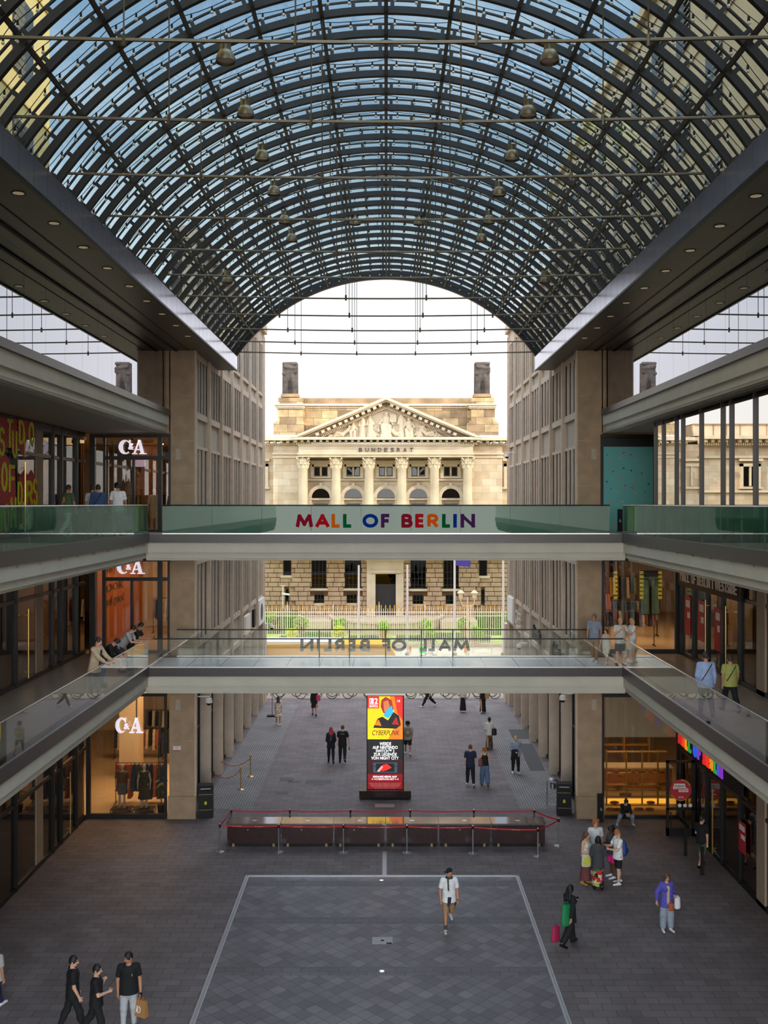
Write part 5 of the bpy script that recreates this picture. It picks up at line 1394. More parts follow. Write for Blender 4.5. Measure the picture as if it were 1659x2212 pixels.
mannequin('female mannequin in a dark floral dress in the ground floor window', -9.85, 41.7, 0, 'cloth_floral', 'cloth_floral', 'f')
mannequin('headed mannequin in a cream printed shirt behind the upper left shop door', -9.55, 42.2, FL2, 'cloth_cream', 'cloth_cream', 'm', False)
mannequin('mannequin in pale clothes in the side window one floor up on the right', 12.6, 33.2, FL1, 'cloth_grey', 'cloth_cream', 'm', False, -.8)
mannequin('mannequin in a brown shirt seen through the left side window', -12.9, 38.2, 0, 'cloth_brown', 'cloth_navy', 'm', True, 1.2)
mannequin('mannequin in a long dark dress seen through the left side window', -12.9, 36.9, 0, 'cloth_floral', 'cloth_floral', 'f', True, 1.2)
rack('rail of long blue and rust dresses right behind the ground floor mannequins', -10.3, 43.0, 0, 2.1, 12, ['blue', 'navy', 'rust', 'floral', 'olive'], 1.7, 1.35)
rack('low rail of cream and brown shirts at the back left of the ground floor shop', -12.2, 50.5, 0, 2.4, 14, ['cream', 'rust', 'brown', 'black'], 1.5)
rack('rail of black coats at the back right of the ground floor shop', -9.9, 49.5, 0, 2.2, 14, ['black', 'navy', 'black', 'brown'], 1.6, 1.2)
rack('far rail of mixed shirts behind the white pillar of the ground floor shop', -11.2, 54.5, 0, 3.2, 18, ['white', 'black', 'cream', 'olive'], 1.6)
rack('rail of shirts inside the middle left shop, straight through the door', -9.6, 47.5, FL1, 2.4, 18, ['white', 'cream', 'navy', 'rust', 'maroon'], 1.6)
rack('rail at the rear wall of the middle left shop', -10.2, 55, FL1, 3.6, 22, ['white', 'rust', 'navy', 'cream'], 1.7)
rack('rail inside the upper left shop behind the mannequin', -9.6, 46.5, FL2, 2.2, 16, ['brown', 'cream', 'navy', 'black'], 1.6)
rack('rail of clothes left of the door in the upper left shop', -11.6, 45, FL2, 1.6, 12, ['black', 'brown', 'olive'], 1.5)
cR = ['gold', 'rust', 'cream', 'maroon', 'navy', 'black', 'brown']
for a in (('near rail of short gold skirts in the middle right shop window', 10.2, 43.2, FL1, 2.2, 16, cR, 1.5, .6), ('rail of pink and maroon dresses at the left of the middle right shop', 9.2, 45.5, FL1, 1.5, 12, ['pink', 'maroon', 'rust', 'cream'], 2.0, 1.3),
          ('rail of dark jeans in the middle right shop', 11.2, 46.5, FL1, 2.2, 16, ['navy', 'black', 'blue', 'grey'], 1.6), ('high rear rail of mixed shirts in the middle right shop', 10.4, 52, FL1, 4.6, 26, cR+['white', 'green'], 2.3, 1.0), ('tall rail against the rear wall of the middle right shop', 10.4, 55.5, FL1, 4.6, 26, cR+['white', 'green', 'olive'], 3.2, 1.0)):
    rack(*a)
# pillars, walls and fittings inside
t = thing('shop_pillar', 'white square pillar inside the ground floor clothes shop', 'pillar', (-11.9, 47.5, 0)); t['kind'] = 'structure'
MB().box(-12.25, -11.35, 47, 47.9, 0, FL1-1).build('shaft', 'shop_wall', t)
t = thing('display_wall', 'orange wall with dark script lettering inside the middle left shop', 'wall panel', (-12.0, 46, FL1)); t['kind'] = 'structure'
MB().box(-12.1, -11.9, 42.2, 50, FL1, FL2-1).build('panel', 'orange_wall', t)
for i, (tx, z) in enumerate((('every day', 2.9), ('look', 2.2), ('feel good', 1.5))): lettering('script', tx, 'cloth_brown', (-11.88, 43.2, FL1+z), (0, 1, 0), (0, 0, 1), 3.2, .5, .01, t)
t = thing('display_wall', 'pale partition wall inside the middle left shop', 'wall panel', (-11.2, 50, FL1)); t['kind'] = 'structure'
MB().box(-12.1, -10.6, 50, 50.3, FL1, FL2-1).build('panel', 'shop_wall', t)
t = thing('slatted_screen', 'dark brown slatted feature panel inside the upper left shop', 'wall panel', (-10.7, 46, FL2)); t['kind'] = 'structure'
b = MB()
for i in range(14): b.box(-11.35+i*.09, -11.29+i*.09, 46, 46.06, FL2, FL3-1)
b.box(-11.4, -10.1, 46.06, 46.2, FL2, FL3-1); b.build('slats', 'cloth_brown', t)
t = thing('wall_screen', 'small flat screen on the slatted panel in the upper left shop', 'screen', (-10.9, 45.8, FL2+2.3))
MB().box(-11.45, -10.75, 45.85, 45.93, FL2+2.75, FL2+3.17).build('casing', 'black_metal', t)
mat('screen_picture', S(150, 140, 170), .4, emit=S(150, 140, 175), es=.5)
MB().box(-11.42, -10.78, 45.845, 45.85, FL2+2.78, FL2+3.14).build('display', 'screen_picture', t)
# glowing ceiling spots in the shops
mat('spot_glow', S(255, 220, 150), .4, emit=S(255, 205, 130), es=9)
sp_i = 0
for z, s, xs, ys in ((FL2-1.0, -1, (9.4, 11), (43, 47)), (FL3-.95, -1, (9.5, 10.8), (43.5, 48)), (FL1-.97, -1, (9.6, 11.4), (44, 49)), (FL2-1.0, 1, (9.4, 11), (43, 47, 51))):
    for x in xs:
        for y in ys:
            sp_i += 1
            t = thing('ceiling_spot', 'small warm ceiling spot glowing inside a shop behind the glass', 'spotlight', (s*x, y, z), 'ceiling spots inside the shops')
            MB().cyl((0, 0, -.22), (0, 0, 0), .06, None, 10).build('housing', 'black_metal', t, local=True)
            MB().ell((0, 0, -.23), .05, 8, 6).build('lens', 'spot_glow', t, local=True)
# potted plant in the window
mat('leaf_green', S(60, 84, 40), .6, var=.3, vs=10)
t = thing('potted_plant', 'leafy potted plant at the right edge of the ground floor shop window', 'plant', (-9.15, 41.7, 0))
MB().lathe([(.13, 0), (.17, .3), (.18, .34), (.15, .34)], (0, 0, 0), 16).build('pot', 'black_metal', t, local=True)
b = MB(); r = random.Random(4)
for i in range(15):
    a = r.uniform(0, 6.28); L = r.uniform(.5, 1.25); lean = r.uniform(.03, .16)
    pts = [Vector((math.cos(a)*lean*f*f, math.sin(a)*lean*f*f, .3+L*f)) for f in (0, .4, .7, 1)]
    b.tube(pts, .01, 4); p = pts[-1]; u = Vector((math.cos(a), math.sin(a), -.5)).normalized(); v = Vector((-math.sin(a), math.cos(a), 0))
    q = [p-u*.08, p+v*.07+u*.08, p+u*.22, p-v*.07+u*.08]; n_ = u.cross(v)*.006
    b.hexa([x-n_ for x in q]+[x+n_ for x in q])
b.build('leaves', 'leaf_green', t, local=True)
# bakery shelves in the right ground floor window
mat('shelf_gold', S(198, 150, 70), .4, .3); mat('bread_brown', S(176, 112, 46), .7, var=.3, vs=10)
mat('pattern_film', S(210, 170, 90), .6)
t = thing('display_shelf', 'gold metal shelf grid standing in the golden bakery window', 'shelf', (10.3, 42, 0))
b = MB()
for px in (1310, 1353, 1387, 1421): x = (px-VX)*42/F; b.box(x-.03, x+.03, 41.97, 42.03, .2, EYE+(VY-1620)*42/F)
for py in (1624, 1670, 1695, 1706, 1720, 1738, 1752): z = EYE+(VY-py)*42/F; b.box((1308-VX)*42/F, (1440-VX)*42/F, 41.9, 42.1, z-.02, z+.02)
b.build('grid', 'shelf_gold', t)
mat('tray_glow', S(255, 200, 90), .4, emit=S(255, 190, 70), es=.8)
b = MB()
b.box((1310-VX)*42/F, (1467-VX)*42/F, 42.15, 42.3, .22, .40); b.build('light_strip', 'tray_glow', t)
r = random.Random(9)
for i in range(26):
    py = r.choice((1670, 1695, 1706, 1720, 1738, 1752)); z = EYE+(VY-py)*42/F
    o = MB().ell((0, 0, 0), (r.uniform(.1, .2), .09, .06), 10, 6).build('bread_loaf', 'bread_brown'); o.location = ((1312+r.random()*126-VX)*42/F, 42.0+r.uniform(-.02, .03), z+.085)
    tag(o, 'loaf of bread on the gold shelf grid in the bakery window', 'bread', 'loaves on the bakery shelf')
t = thing('wall_shelf', 'rear shelf with golden lamps in the bakery', 'shelf', (10, 49, 0))
b = MB()
for z in (1.0, 2.0, 2.9, 3.6): b.box(8.9, 12.6, 49, 49.3, z, z+.05)
for x in (9, 10.2, 11.4, 12.6): b.box(x-.03, x+.03, 49, 49.3, 0, 3.9)
b.build('frame', 'shelf_gold', t)
b = MB().box(10.4, 12.2, 49.3, 49.4, 1.9, 3.7); b.build('patterned_back', 'pattern_film', t)
t = thing('window_blind', 'pale lowered blind in the upper part of the golden bakery window', 'blind', (10.2, 41.4, 3.4))
MB().box((1306-VX)*41.4/F, (1465-VX)*41.4/F, 41.38, 41.42, EYE+(VY-1592)*41.4/F, FL1-1.0).build('sheet', 'shop_wall', t)
t = thing('counter', 'bakery counter behind the shelf grid', 'counter', (10.5, 45, 0))
MB().box(9, 12.5, 44.8, 45.5, 0, 1.0).build('body', 'bread_brown', t); MB().box(8.95, 12.55, 44.7, 45.6, 1.0, 1.06).build('top', 'shop_wall', t)
# big poster in the right clothes shop
mat('poster_green', S(126, 156, 118), .6, var=.2, vs=3); mat('poster_yellow', S(226, 206, 30), .5, emit=S(226, 206, 30), es=.15)
t = thing('hanging_poster', 'large hanging poster of pale green trousers in the middle right shop window', 'poster', (10.6, 41.8, FL1+1.7))
b = MB().box((1383-VX)*41.8/F, (1426-VX)*41.8/F, 41.8, 41.83, EYE+(VY-1328)*41.8/F, EYE+(VY-1232)*41.8/F); b.build('sheet', 'cloth_black', t)
b = MB()
for x0, x1 in ((1385, 1402), (1407, 1424)):
    b.prism([((x0-VX)*41.79/F, EYE+(VY-1326)*41.79/F), ((x1-VX)*41.79/F, EYE+(VY-1326)*41.79/F), ((x1-1-VX)*41.79/F, EYE+(VY-1250)*41.79/F), ((x0+1-VX)*41.79/F, EYE+(VY-1250)*41.79/F)], 'y', 41.77, 41.8)
b.box((1386-VX)*41.79/F, (1423-VX)*41.79/F, 41.77, 41.8, EYE+(VY-1252)*41.79/F, EYE+(VY-1246)*41.79/F); b.build('trouser_print', 'poster_green', t)
for i, x in enumerate((1328, 1384, 1424)):
    t = thing('hanging_banner', ['yellow lettered banner hanging left of the trouser poster', 'yellow lettered strip on the left side of the trouser poster', 'yellow lettered strip on the right side of the trouser poster'][i], 'banner', ((x-VX)*41.7/F, 41.7, FL1+3), 'yellow banners in the middle right shop')
    b = MB()
    for j in range(7): b.box((x-2-VX)*41.7/F, (x+6-VX)*41.7/F, 41.69, 41.71, EYE+(VY-1240-j*9)*41.7/F, EYE+(VY-1234-j*9)*41.7/F)
    b.build('print', 'poster_yellow', t)
# ================================================================== signs along the right walkway
mat('sign_grey', S(206, 190, 172), .5)
sg = thing('word_sign', 'grey capital letters on the dark band over the middle right doors', 'sign', (WR-.06, 37, FL1+3))
yy = 40.3
for ch in 'MALL OF BERLIN | WESTSIDE':
    w = {'M': .32, 'W': .40, 'I': .07, '|': .05, ' ': .16}.get(ch, .23)
    if ch != ' ': lettering('letter', ch, 'sign_grey', (WR-.10, yy, FL1+2.95), (0, -1, 0), (0, 0, 1), w, .36, .03, sg, bold=.01)
    yy -= w+.05
sr = thing('word_sign', 'glowing rainbow capital letters over the ground floor doors on the right', 'sign', (WR-.1, 38, 3.0))
RBE = [(210, 30, 40), (236, 70, 30), (236, 150, 30), (40, 150, 60), (40, 90, 220), (120, 60, 190), (220, 40, 40), (232, 60, 30), (236, 140, 30), (50, 160, 60), (40, 100, 220), (130, 50, 190)]
for i, c in enumerate(RBE): mat('glow_letter_%d' % i, S(*c), .5, emit=S(*c), es=.5)
dd = 40.6
for i, ch in enumerate('MALL OF BERLIN'):
    w = {'M': .46, 'I': .13, ' ': .22, 'O': .44, 'W': .5}.get(ch, .34)
    if ch != ' ':
        j = len([c for c in 'MALL OF BERLIN'[:i] if c != ' '])
        block_letter('letter', ch, 'glow_letter_%d' % j, (WR-.085, dd, 3.08), (0, -1, 0), (0, 0, 1), w, .56, .13, .05, sr)
    dd -= w+.06
for (nm, z0, z1, lb) in (('w', 2.95, 3.8, 'ground'), ('w', FL1+2.75, FL1+3.55, 'lower')):
    b = MB().box(WR-.08, WR, 33.5, 40.85, z0, z1); struct('trim_3' if lb == 'ground' else 'trim_4', b, 'black_metal')
mat('sticker_red', S(176, 30, 40), .5); mat('sticker_white', S(226, 216, 206), .5)
# open door leaf with the round sticker
t = thing('glazed_entrance', 'dark framed glass door leaf standing open into the hall with a red round sticker', 'door', (10.6, 38.8, 0))
z1 = EYE+(VY-1643)*38.8/F; x0, x1 = 10.62, 11.66
MB().box(x0, x0+.09, 38.75, 38.87, 0, z1).box(x1-.09, x1, 38.75, 38.87, 0, z1).box(x0, x1, 38.75, 38.87, z1-.08, z1).box(x0, x1, 38.75, 38.87, 0, .3).box(x0, x1, 38.75, 38.87, .98, 1.06).build('frame', 'dark_frame', t)
MB().box(x0+.09, x1-.09, 38.80, 38.82, .3, z1-.08).build('glass_pane', 'shop_glass', t)
MB().box(x0+.12, x0+.15, 38.62, 38.65, .35, .95).bbox((x0+.135, 38.7, .40), (.03, .12, .03)).bbox((x0+.135, 38.7, .9), (.03, .12, .03)).build('handle', 'dark_frame', t)
cx, cz = (1471-VX)*38.74/F, EYE+(VY-1707)*38.74/F; R_ = .40
o = MB().cyl((cx, 38.755, cz), (cx, 38.79, cz), R_, None, 32).build('sticker', 'sticker_red', t)
b = MB()
for i in range(22):
    a = math.radians(30+i*5.7) if i < 11 else math.radians(210+(i-11)*9)
    b.bbox((cx+math.cos(a)*R_*.97, 38.748, cz+math.sin(a)*R_*.97), (.05, .01, .035), 0, 0, -a+.6)
b.build('sticker_stripe', 'cloth_gold', o)
def line(tx, w, h, dz, m, dx=0.0, bg=None):
    if bg: MB().box(cx-w/2+dx-.03, cx+w/2+dx+.03, 38.75, 38.756, cz+dz-.025, cz+dz+h+.025).build('sticker_field', bg, o)
    lettering('sticker_text', tx, m, (cx-w/2+dx, 38.742, cz+dz), (1, 0, 0), (0, 0, 1), w, h, .004, o)
line('Im Saturn', .36, .06, .16, 'sticker_red', -.05, 'sticker_white'); line('entsteht etwas', .42, .06, .07, 'sticker_red', -.05, 'sticker_white'); line('NEUES', .30, .09, -.05, 'sticker_red', .1, 'sticker_white'); line('NEUES', .2, .07, -.30, 'sticker_white')
for i in range(3):
    xx = x1-.55+i*.2
    MB().cyl((xx, 38.745, 1.16), (xx, 38.75, 1.16), .07, None, 16).build('round_label', 'sticker_white', t)
# second sticker on the doors further along
for (y, z0, h_, lb) in ((33.6, 1.15, 1.0, 'red notice on the dark doors near the woman at the entrance, ground floor'), (39.6, FL1+.9, 1.5, 'red notice farthest along the middle right doors'), (37.9, FL1+.9, 1.5, 'red notice in the middle of the middle right doors'), (36.0, FL1+.8, 1.5, 'red notice nearest on the middle right doors')):
    t = thing('door_notice', lb, 'notice', (WR-.04, y, z0), 'red notices on the right hand doors')
    MB().box(WR-.045, WR-.03, y-.38, y+.38, z0, z0+h_).build('sheet', 'sticker_red', t)
    MB().box(WR-.05, WR-.045, y-.3, y+.2, z0+h_*.72, z0+h_*.9).box(WR-.05, WR-.045, y-.32, y+.02, z0+h_*.45, z0+h_*.6).build('white_field', 'sticker_white', t)
# door handles in brass along the side fronts
mat('brass', S(196, 160, 90), .3, .8)
for s, X, ys, z in ((-1, WL, (33.9, 31.0, 29.0), FL1), (-1, WL, (38.4,), 0), (-1, WL, (33.6,), FL2), (1, WR, (37.0, 34.8), FL1), (1, WR, (36.2,), 0)):
    for y in ys:
        o = MB().cyl((X-s*.16, y, z+.2), (X-s*.16, y, z+2.5), .025, None, 8).bbox((X-s*.1, y, z+.4), (.14, .03, .03)).bbox((X-s*.1, y, z+2.3), (.14, .03, .03)).build('pull_bar', 'brass')
        tag(o, 'long brass door pull on the dark glazed %s front, %s' % ('left' if s < 0 else 'right', {0: 'ground level', FL1: 'middle level', FL2: 'upper level'}[z]), 'door handle', 'long brass door pulls')
# yellow lettering posters on the upper left
m = mat('poster_red', S(206, 46, 56), .6)
n_, l_ = nodes(m); tcn = n_.new('ShaderNodeTexCoord'); wv = n_.new('ShaderNodeTexWave'); wv.inputs['Scale'].default_value = 3.2; wv.bands_direction = 'DIAGONAL'
l_.new(tcn.outputs['Object'], wv.inputs['Vector']); rmp = n_.new('ShaderNodeValToRGB'); l_.new(wv.outputs['Color'], rmp.inputs[0])
rmp.color_ramp.elements[0].color = S(120, 26, 34); rmp.color_ramp.elements[1].color = S(216, 58, 66); rmp.color_ramp.elements[0].position = .35; rmp.color_ramp.elements[1].position = .55
l_.new(rmp.outputs[0], n_['Principled BSDF'].inputs['Base Color'])
mat('poster_lime', S(204, 204, 20), .6)
t = thing('window_poster', 'red striped window poster with large yellow capital letters, upper floor left', 'poster', (WL+.06, 33, FL2))
dl = lambda px: -WL*F/(VX-px)
def zl_(px, py): return EYE+(VY-py)*dl(px)/F
b = MB()
for pts in (((-14, 900), (32, 905), (32, 985), (20, 968), (6, 968), (-14, 985)), ((35, 905), (69, 912), (64, 950), (52, 950), (48, 988), (35, 968)), ((-14, 985), (8, 982), (28, 1018), (30, 1092), (-14, 1092)), ((36, 1030), (46, 1018), (56, 1026), (63, 1014), (76, 1040), (74, 1092), (36, 1092)), ((-14, 1092), (30, 1092), (14, 1160), (-14, 1165)), ((36, 1092), (52, 1092), (46, 1130), (38, 1132))):
    q = [(dl(x), zl_(x, y)) for x, y in pts]; b.prism(q, 'x', WL+.06, WL+.075)
b.build('red_field', 'poster_red', t)
for ch, xa, xb, ya, yb in (('S', -8, 5, 922, 985), ('T', 10, 22, 905, 967), ('U', 21.5, 32, 928, 990), ('D', 36, 48, 908, 960), ('I', 46, 51, 934, 988), ('O', 57, 69, 912, 963), ('O', -2, 11, 998, 1062), ('F', 14.5, 27, 1004, 1063), ('N', 18, 30, 1074, 1140), ('D', 33, 44, 1040, 1092), ('E', 44, 54, 1084, 1142), ('R', 51.5, 66, 1038, 1092), ('S', 67, 76, 1033, 1092), ('O', 3, 15, 1088, 1150), ('W', -14, 2, 1092, 1150)):
    d0, d1 = dl(xa), dl(xb); xm = (xa+xb)/2
    block_letter('letter', ch, 'poster_lime', (WL+.075, d0, zl_(xm, yb)), (0, 1, 0), (0, 0, 1), d1-d0, zl_(xm, ya)-zl_(xm, yb), (d1-d0)*.24, .012, t)
# ================================================================== counters, posts, screen, bins
mat('counter_body', S(52, 30, 28), .25, .1, var=.15, vs=4, spec=.6)
mat('counter_top', S(150, 140, 138), .07, .75, spec=.9)
mat('foot_wood', S(150, 126, 84), .6)
ppx = [488, 606, 720, 833, 948, 1062, 1180]
lbs = ['leftmost', 'second from the left', 'third from the left', 'third from the right', 'second from the right', 'rightmost']
for i in range(6):
    x0, x1 = (ppx[i]-VX)*37.5/F+.01, (ppx[i+1]-VX)*37.5/F-.01
    t = thing('display_counter', 'low dark red counter with polished top, %s of the roped off row' % lbs[i], 'counter', ((x0+x1)/2, 37.9, 0), 'dark counters inside the belt barrier')
    MB().box(x0+.03, x1-.03, 37.54, 38.28, .12, .80).build('body', 'counter_body', t)
    MB().box(x0, x1, 37.5, 38.32, .80, .86).build('polished_top', 'counter_top', t)
    MB().box(x0+.1, x1-.1, 37.6, 38.2, 0.02, .12).build('plinth', 'black_metal', t)
    for xx in (x0+.25, x1-.25): MB().box(xx-.04, xx+.04, 37.56, 37.64, 0, .12).build('foot', 'foot_wood', t)
    MB().cyl(((x0+x1)/2-.2, 37.525, .62), ((x0+x1)/2-.2, 37.545, .62), .02, None, 10).build('lock', 'steel', t)
    b = MB().box((x0+x1)/2-.003, (x0+x1)/2+.003, 37.535, 37.545, .14, .78); b.build('door_joint', 'black_metal', t)
    MB().box((x0+x1)/2-.08, (x0+x1)/2+.08, 37.85, 37.95, .858, .866).build('top_label', 'steel', t)
# belt posts
mat('belt_red', S(190, 14, 24), .6); mat('belt_print', S(226, 190, 170), .6)
def fpt(px, py): return G(px, py)
front_px = [(475, 1840), (602, 1841), (742, 1842), (879, 1842.5), (1021.5, 1844), (1162, 1850)]
back_px = [499.5, 626, 757, 886, 1023.5, 1154]
ring = [fpt(*p) for p in front_px]+[fpt(1207, 1827)]+[Vector(((px-VX)*38.75/F, 38.75, 0)) for px in back_px[::-1]]
names = ['front left corner', 'second in the front row', 'third in the front row', 'fourth in the front row', 'fifth in the front row', 'front right corner', 'far right corner standing apart', 'back row at the right end', 'second from the right in the back row', 'third from the right in the back row', 'fourth from the right in the back row', 'fifth from the right in the back row', 'back row at the left end']
SP = None
for i, p in enumerate(ring):
    q = ring[(i+1) % len(ring)]
    t = thing('barrier_post', 'steel belt barrier post around the dark counters, %s' % names[i], 'barrier post', p, 'belt posts around the counters')
    if SP is None:
        SP = [('base_disc', MB().lathe([(.17, 0), (.17, .015), (.05, .03), (.03, .045)], (0, 0, 0), 24), 'steel'), ('post', MB().cyl((0, 0, .03), (0, 0, .90), .031, None, 14), 'steel'), ('belt_head', MB().cyl((0, 0, .88), (0, 0, 1.0), .036, None, 14), 'black_metal'), ('cap', MB().cyl((0, 0, 1.0), (0, 0, 1.015), .034, .03, 14), 'steel')]
    for n_, mb, mm in SP: mb.build(n_, mm, t, local=True)
    u = (q-p).normalized(); v0 = u*.036; v = (q-p)-u*.074; L = v.length; nrm = Vector((-u.y, u.x, 0))*.002; sg_ = .03
    b = MB(); n = 10
    for k in range(n):
        f, g_ = k/n, (k+1)/n
        a, c = v0+v*f, v0+v*g_; za, zc = .95-sg_*4*f*(1-f), .95-sg_*4*g_*(1-g_)
        A, B_ = Vector((a.x, a.y, za)), Vector((c.x, c.y, zc)); h = Vector((0, 0, .025))
        b.hexa([A-nrm-h, B_-nrm-h, B_+nrm-h, A+nrm-h, A-nrm+h, B_-nrm+h, B_+nrm+h, A+nrm+h])
    bo = b.build('belt', 'belt_red', t, local=True); ORG[bo.name] = Vector(p)
    if i < 5:
        for f in (.3, .68):
            c0 = p+v*f; z = .95-sg_*4*f*(1-f)
            lettering('belt_lettering', 'MALL OF BERLIN', 'belt_print', (c0.x-.15, c0.y-.006, z-.012), (u.x, u.y, 0), (0, 0, 1), .32, .024, .002, bo)
# advertising screen
YT = 43.8
k = YT/F
t = thing('advertising_screen', 'tall lit advertising pillar with a yellow and black game poster on a dark plinth', 'screen', (0, YT, 0))
x0, x1 = (792-VX)*k, (872.5-VX)*k; zt = EYE+(VY-1502)*k; xb0, xb1 = (776-VX)*43.5/F, (888-VX)*43.5/F
MB().prism([(xb0, 43.5), (xb1, 43.5), (x1+.06, 44.9), (x0-.06, 44.9)], 'z', .05, .37).build('plinth', 'counter_body', t)
MB().box(xb0+.1, xb1-.1, 43.7, 44.8, 0, .05).build('plinth_foot', 'black_metal', t)
MB().prism([(x0, YT), (x1, YT), (x1-.1, 44.7), (x0+.1, 44.7)], 'z', .37, zt).build('casing', 'black_metal', t)
MB().prism([(x0-.04, YT-.04), (x1+.04, YT-.04), (x1-.1, 44.8), (x0+.1, 44.8)], 'z', zt, zt+.06).build('cap', 'steel', t)
ys = YT-.012
def scr(nm, px0, px1, py0, py1, m, dy=0.0, pts=None, par=None):
    b = MB(); kk = ys/F
    if pts: b.prism([((x-VX)*kk, EYE+(VY-y)*kk) for x, y in pts], 'y', ys-dy, ys-dy+.004)
    else: b.box((px0-VX)*kk, (px1-VX)*kk, ys-dy, ys-dy+.004, EYE+(VY-py1)*kk, EYE+(VY-py0)*kk)
    return b.build(nm, m, par or t)
for nm, c, e in (('yellow', (250, 200, 10), .75), ('orange', (240, 120, 20), .75), ('scarlet', (226, 36, 30), .75), ('ember', (150, 30, 24), .9), ('cyan', (40, 160, 200), .9), ('ink', (24, 22, 26), .15), ('night', (12, 10, 12), .12), ('wine', (52, 10, 14), .5), ('blood', (120, 10, 18), .7), ('white', (244, 240, 240), 1.1), ('rose', (230, 150, 140), .8), ('tan', (190, 110, 70), .8), ('slate', (50, 74, 92), .7)):
    mat('screen_'+nm, S(*c), .4, emit=S(*c), es=e)
pic = scr('poster_panel', 794, 870, 1504, 1597, 'screen_yellow')
scr('colour_shape', 0, 0, 0, 0, 'screen_orange', .004, [(842, 1504), (870, 1504), (870, 1597), (838, 1597), (858, 1560)], pic)
scr('colour_shape', 0, 0, 0, 0, 'screen_scarlet', .006, [(852, 1504), (870, 1504), (870, 1556), (858, 1540)], pic)
scr('colour_shape', 0, 0, 0, 0, 'screen_ember', .008, [(824, 1512), (833, 1505), (846, 1512), (850, 1532), (842, 1545), (828, 1540), (822, 1526)], pic)
scr('colour_shape', 0, 0, 0, 0, 'screen_tan', .010, [(828, 1516), (838, 1512), (842, 1524), (838, 1536), (830, 1538)], pic)
scr('colour_shape', 0, 0, 0, 0, 'screen_cyan', .012, [(836, 1532), (846, 1524), (850, 1540), (838, 1552), (828, 1546)], pic)
scr('colour_shape', 0, 0, 0, 0, 'screen_ink', .014, [(806, 1572), (816, 1552), (826, 1548), (838, 1556), (850, 1538), (862, 1546), (866, 1566), (856, 1574)], pic)
scr('colour_shape', 0, 0, 0, 0, 'screen_orange', .016, [(808, 1566), (818, 1554), (824, 1568)], pic)
scr('colour_shape', 0, 0, 0, 0, 'screen_ember', .016, [(846, 1564), (856, 1548), (862, 1566)], pic)
scr('logo_field', 794, 819, 1504, 1530, 'screen_scarlet', .018, None, pic)
scr('age_mark', 0, 0, 0, 0, 'screen_ember', .018, [(861, 1509), (867, 1514), (861, 1519), (855, 1514)], pic)
kk = ys/F
def stext(tx, px0, px1, py0, py1, m='screen_white', dy=.022, par=None, bold=0.0, slant=None):
    return lettering('screen_text', tx, m, ((px0-VX)*kk, ys-dy, EYE+(VY-py1)*kk), (1, 0, 0), slant or (0, 0, 1), (px1-px0)*kk, (py1-py0)*kk, .002, par or t, bold=bold)
# console emblem: two rounded halves and a 2
b = MB()
def rr(a, c, e, f, r=.03):
    return [(x*kk-VX*kk, EYE+(VY-y)*kk) for x, y in ((a, e), (c, e), (c, f), (a, f))]
for a, c in ((798, 802.2), (803, 807.2)):
    b.prism(rr(a, c, 1520, 1508), 'y', ys-.024, ys-.02)
b.build('emblem', 'screen_white', pic)
scr('emblem_cut', 799.2, 801.2, 1509.5, 1518.5, 'screen_scarlet', .026, None, pic); scr('emblem_dot', 804.5, 806, 1513, 1516, 'screen_scarlet', .026, None, pic)
stext('2', 809, 816, 1508, 1520, par=pic, bold=.02); stext('NINTENDO', 797.5, 816, 1521.5, 1523.5, par=pic); stext('SWITCH', 797.5, 816, 1524.3, 1528, par=pic, bold=.01); stext('18', 858, 864, 1511.5, 1516.5, 'screen_white', .024, pic)
stext('CYBERPUNK', 803, 862, 1577, 1588, 'screen_ink', .022, pic, .01, (.18, 0, .98)); stext('U L T I M A T E', 816, 836, 1591, 1593, 'screen_ink', .022, pic)
low = scr('poster_panel', 794, 870, 1597, 1640, 'screen_night')
scr('poster_panel', 794, 870, 1640, 1672, 'screen_wine'); scr('poster_panel', 794, 870, 1672, 1704, 'screen_blood')
for tx, a, c, e, f in (('WERDE', 820, 845, 1603, 1610), ('AUF NINTENDO', 805, 859, 1611, 1617.5), ('SWITCH™ 2', 812, 852, 1618.5, 1625), ('ZUR LEGENDE', 807, 857, 1626.2, 1632.5), ('VON NIGHT CITY', 802, 861, 1634, 1640.5), ('ERFAHRE MEHR AUF', 806, 857, 1675.5, 1679.5), ('→→CYBERPUNK.NET→→', 802, 861, 1681, 1684.5)):
    stext(tx, a, c, e, f, bold=.008)
mat('screen_pale', S(220, 150, 150), .4, emit=S(220, 150, 150), es=.6)
for i, (w, y) in enumerate(((70, 1691), (66, 1693.4), (64, 1695.8), (58, 1698.2), (46, 1701.6))):
    stext('Alle Marken und Inhalte sind Eigentum der jeweiligen Inhaber. Nur in teilnehmenden Handlungen.', 832-w/2, 832+w/2, y, y+1.5, 'screen_pale')
scr('device_body', 806, 858, 1647, 1669, 'screen_slate', .01); scr('device_screen', 812, 852, 1649, 1667, 'screen_ink', .014)
scr('device_picture', 0, 0, 0, 0, 'screen_rose', .018, [(814, 1666), (824, 1654), (828, 1656), (820, 1667)]); scr('device_picture', 0, 0, 0, 0, 'screen_scarlet', .018, [(826, 1652), (836, 1650), (846, 1658), (834, 1664), (824, 1666)])
for cxp in (809, 855): MB().cyl(((cxp-VX)*kk, ys-.02, EYE+(VY-1655)*kk), ((cxp-VX)*kk, ys-.012, EYE+(VY-1655)*kk), .03, None, 12).build('device_stick', 'screen_ink', t)
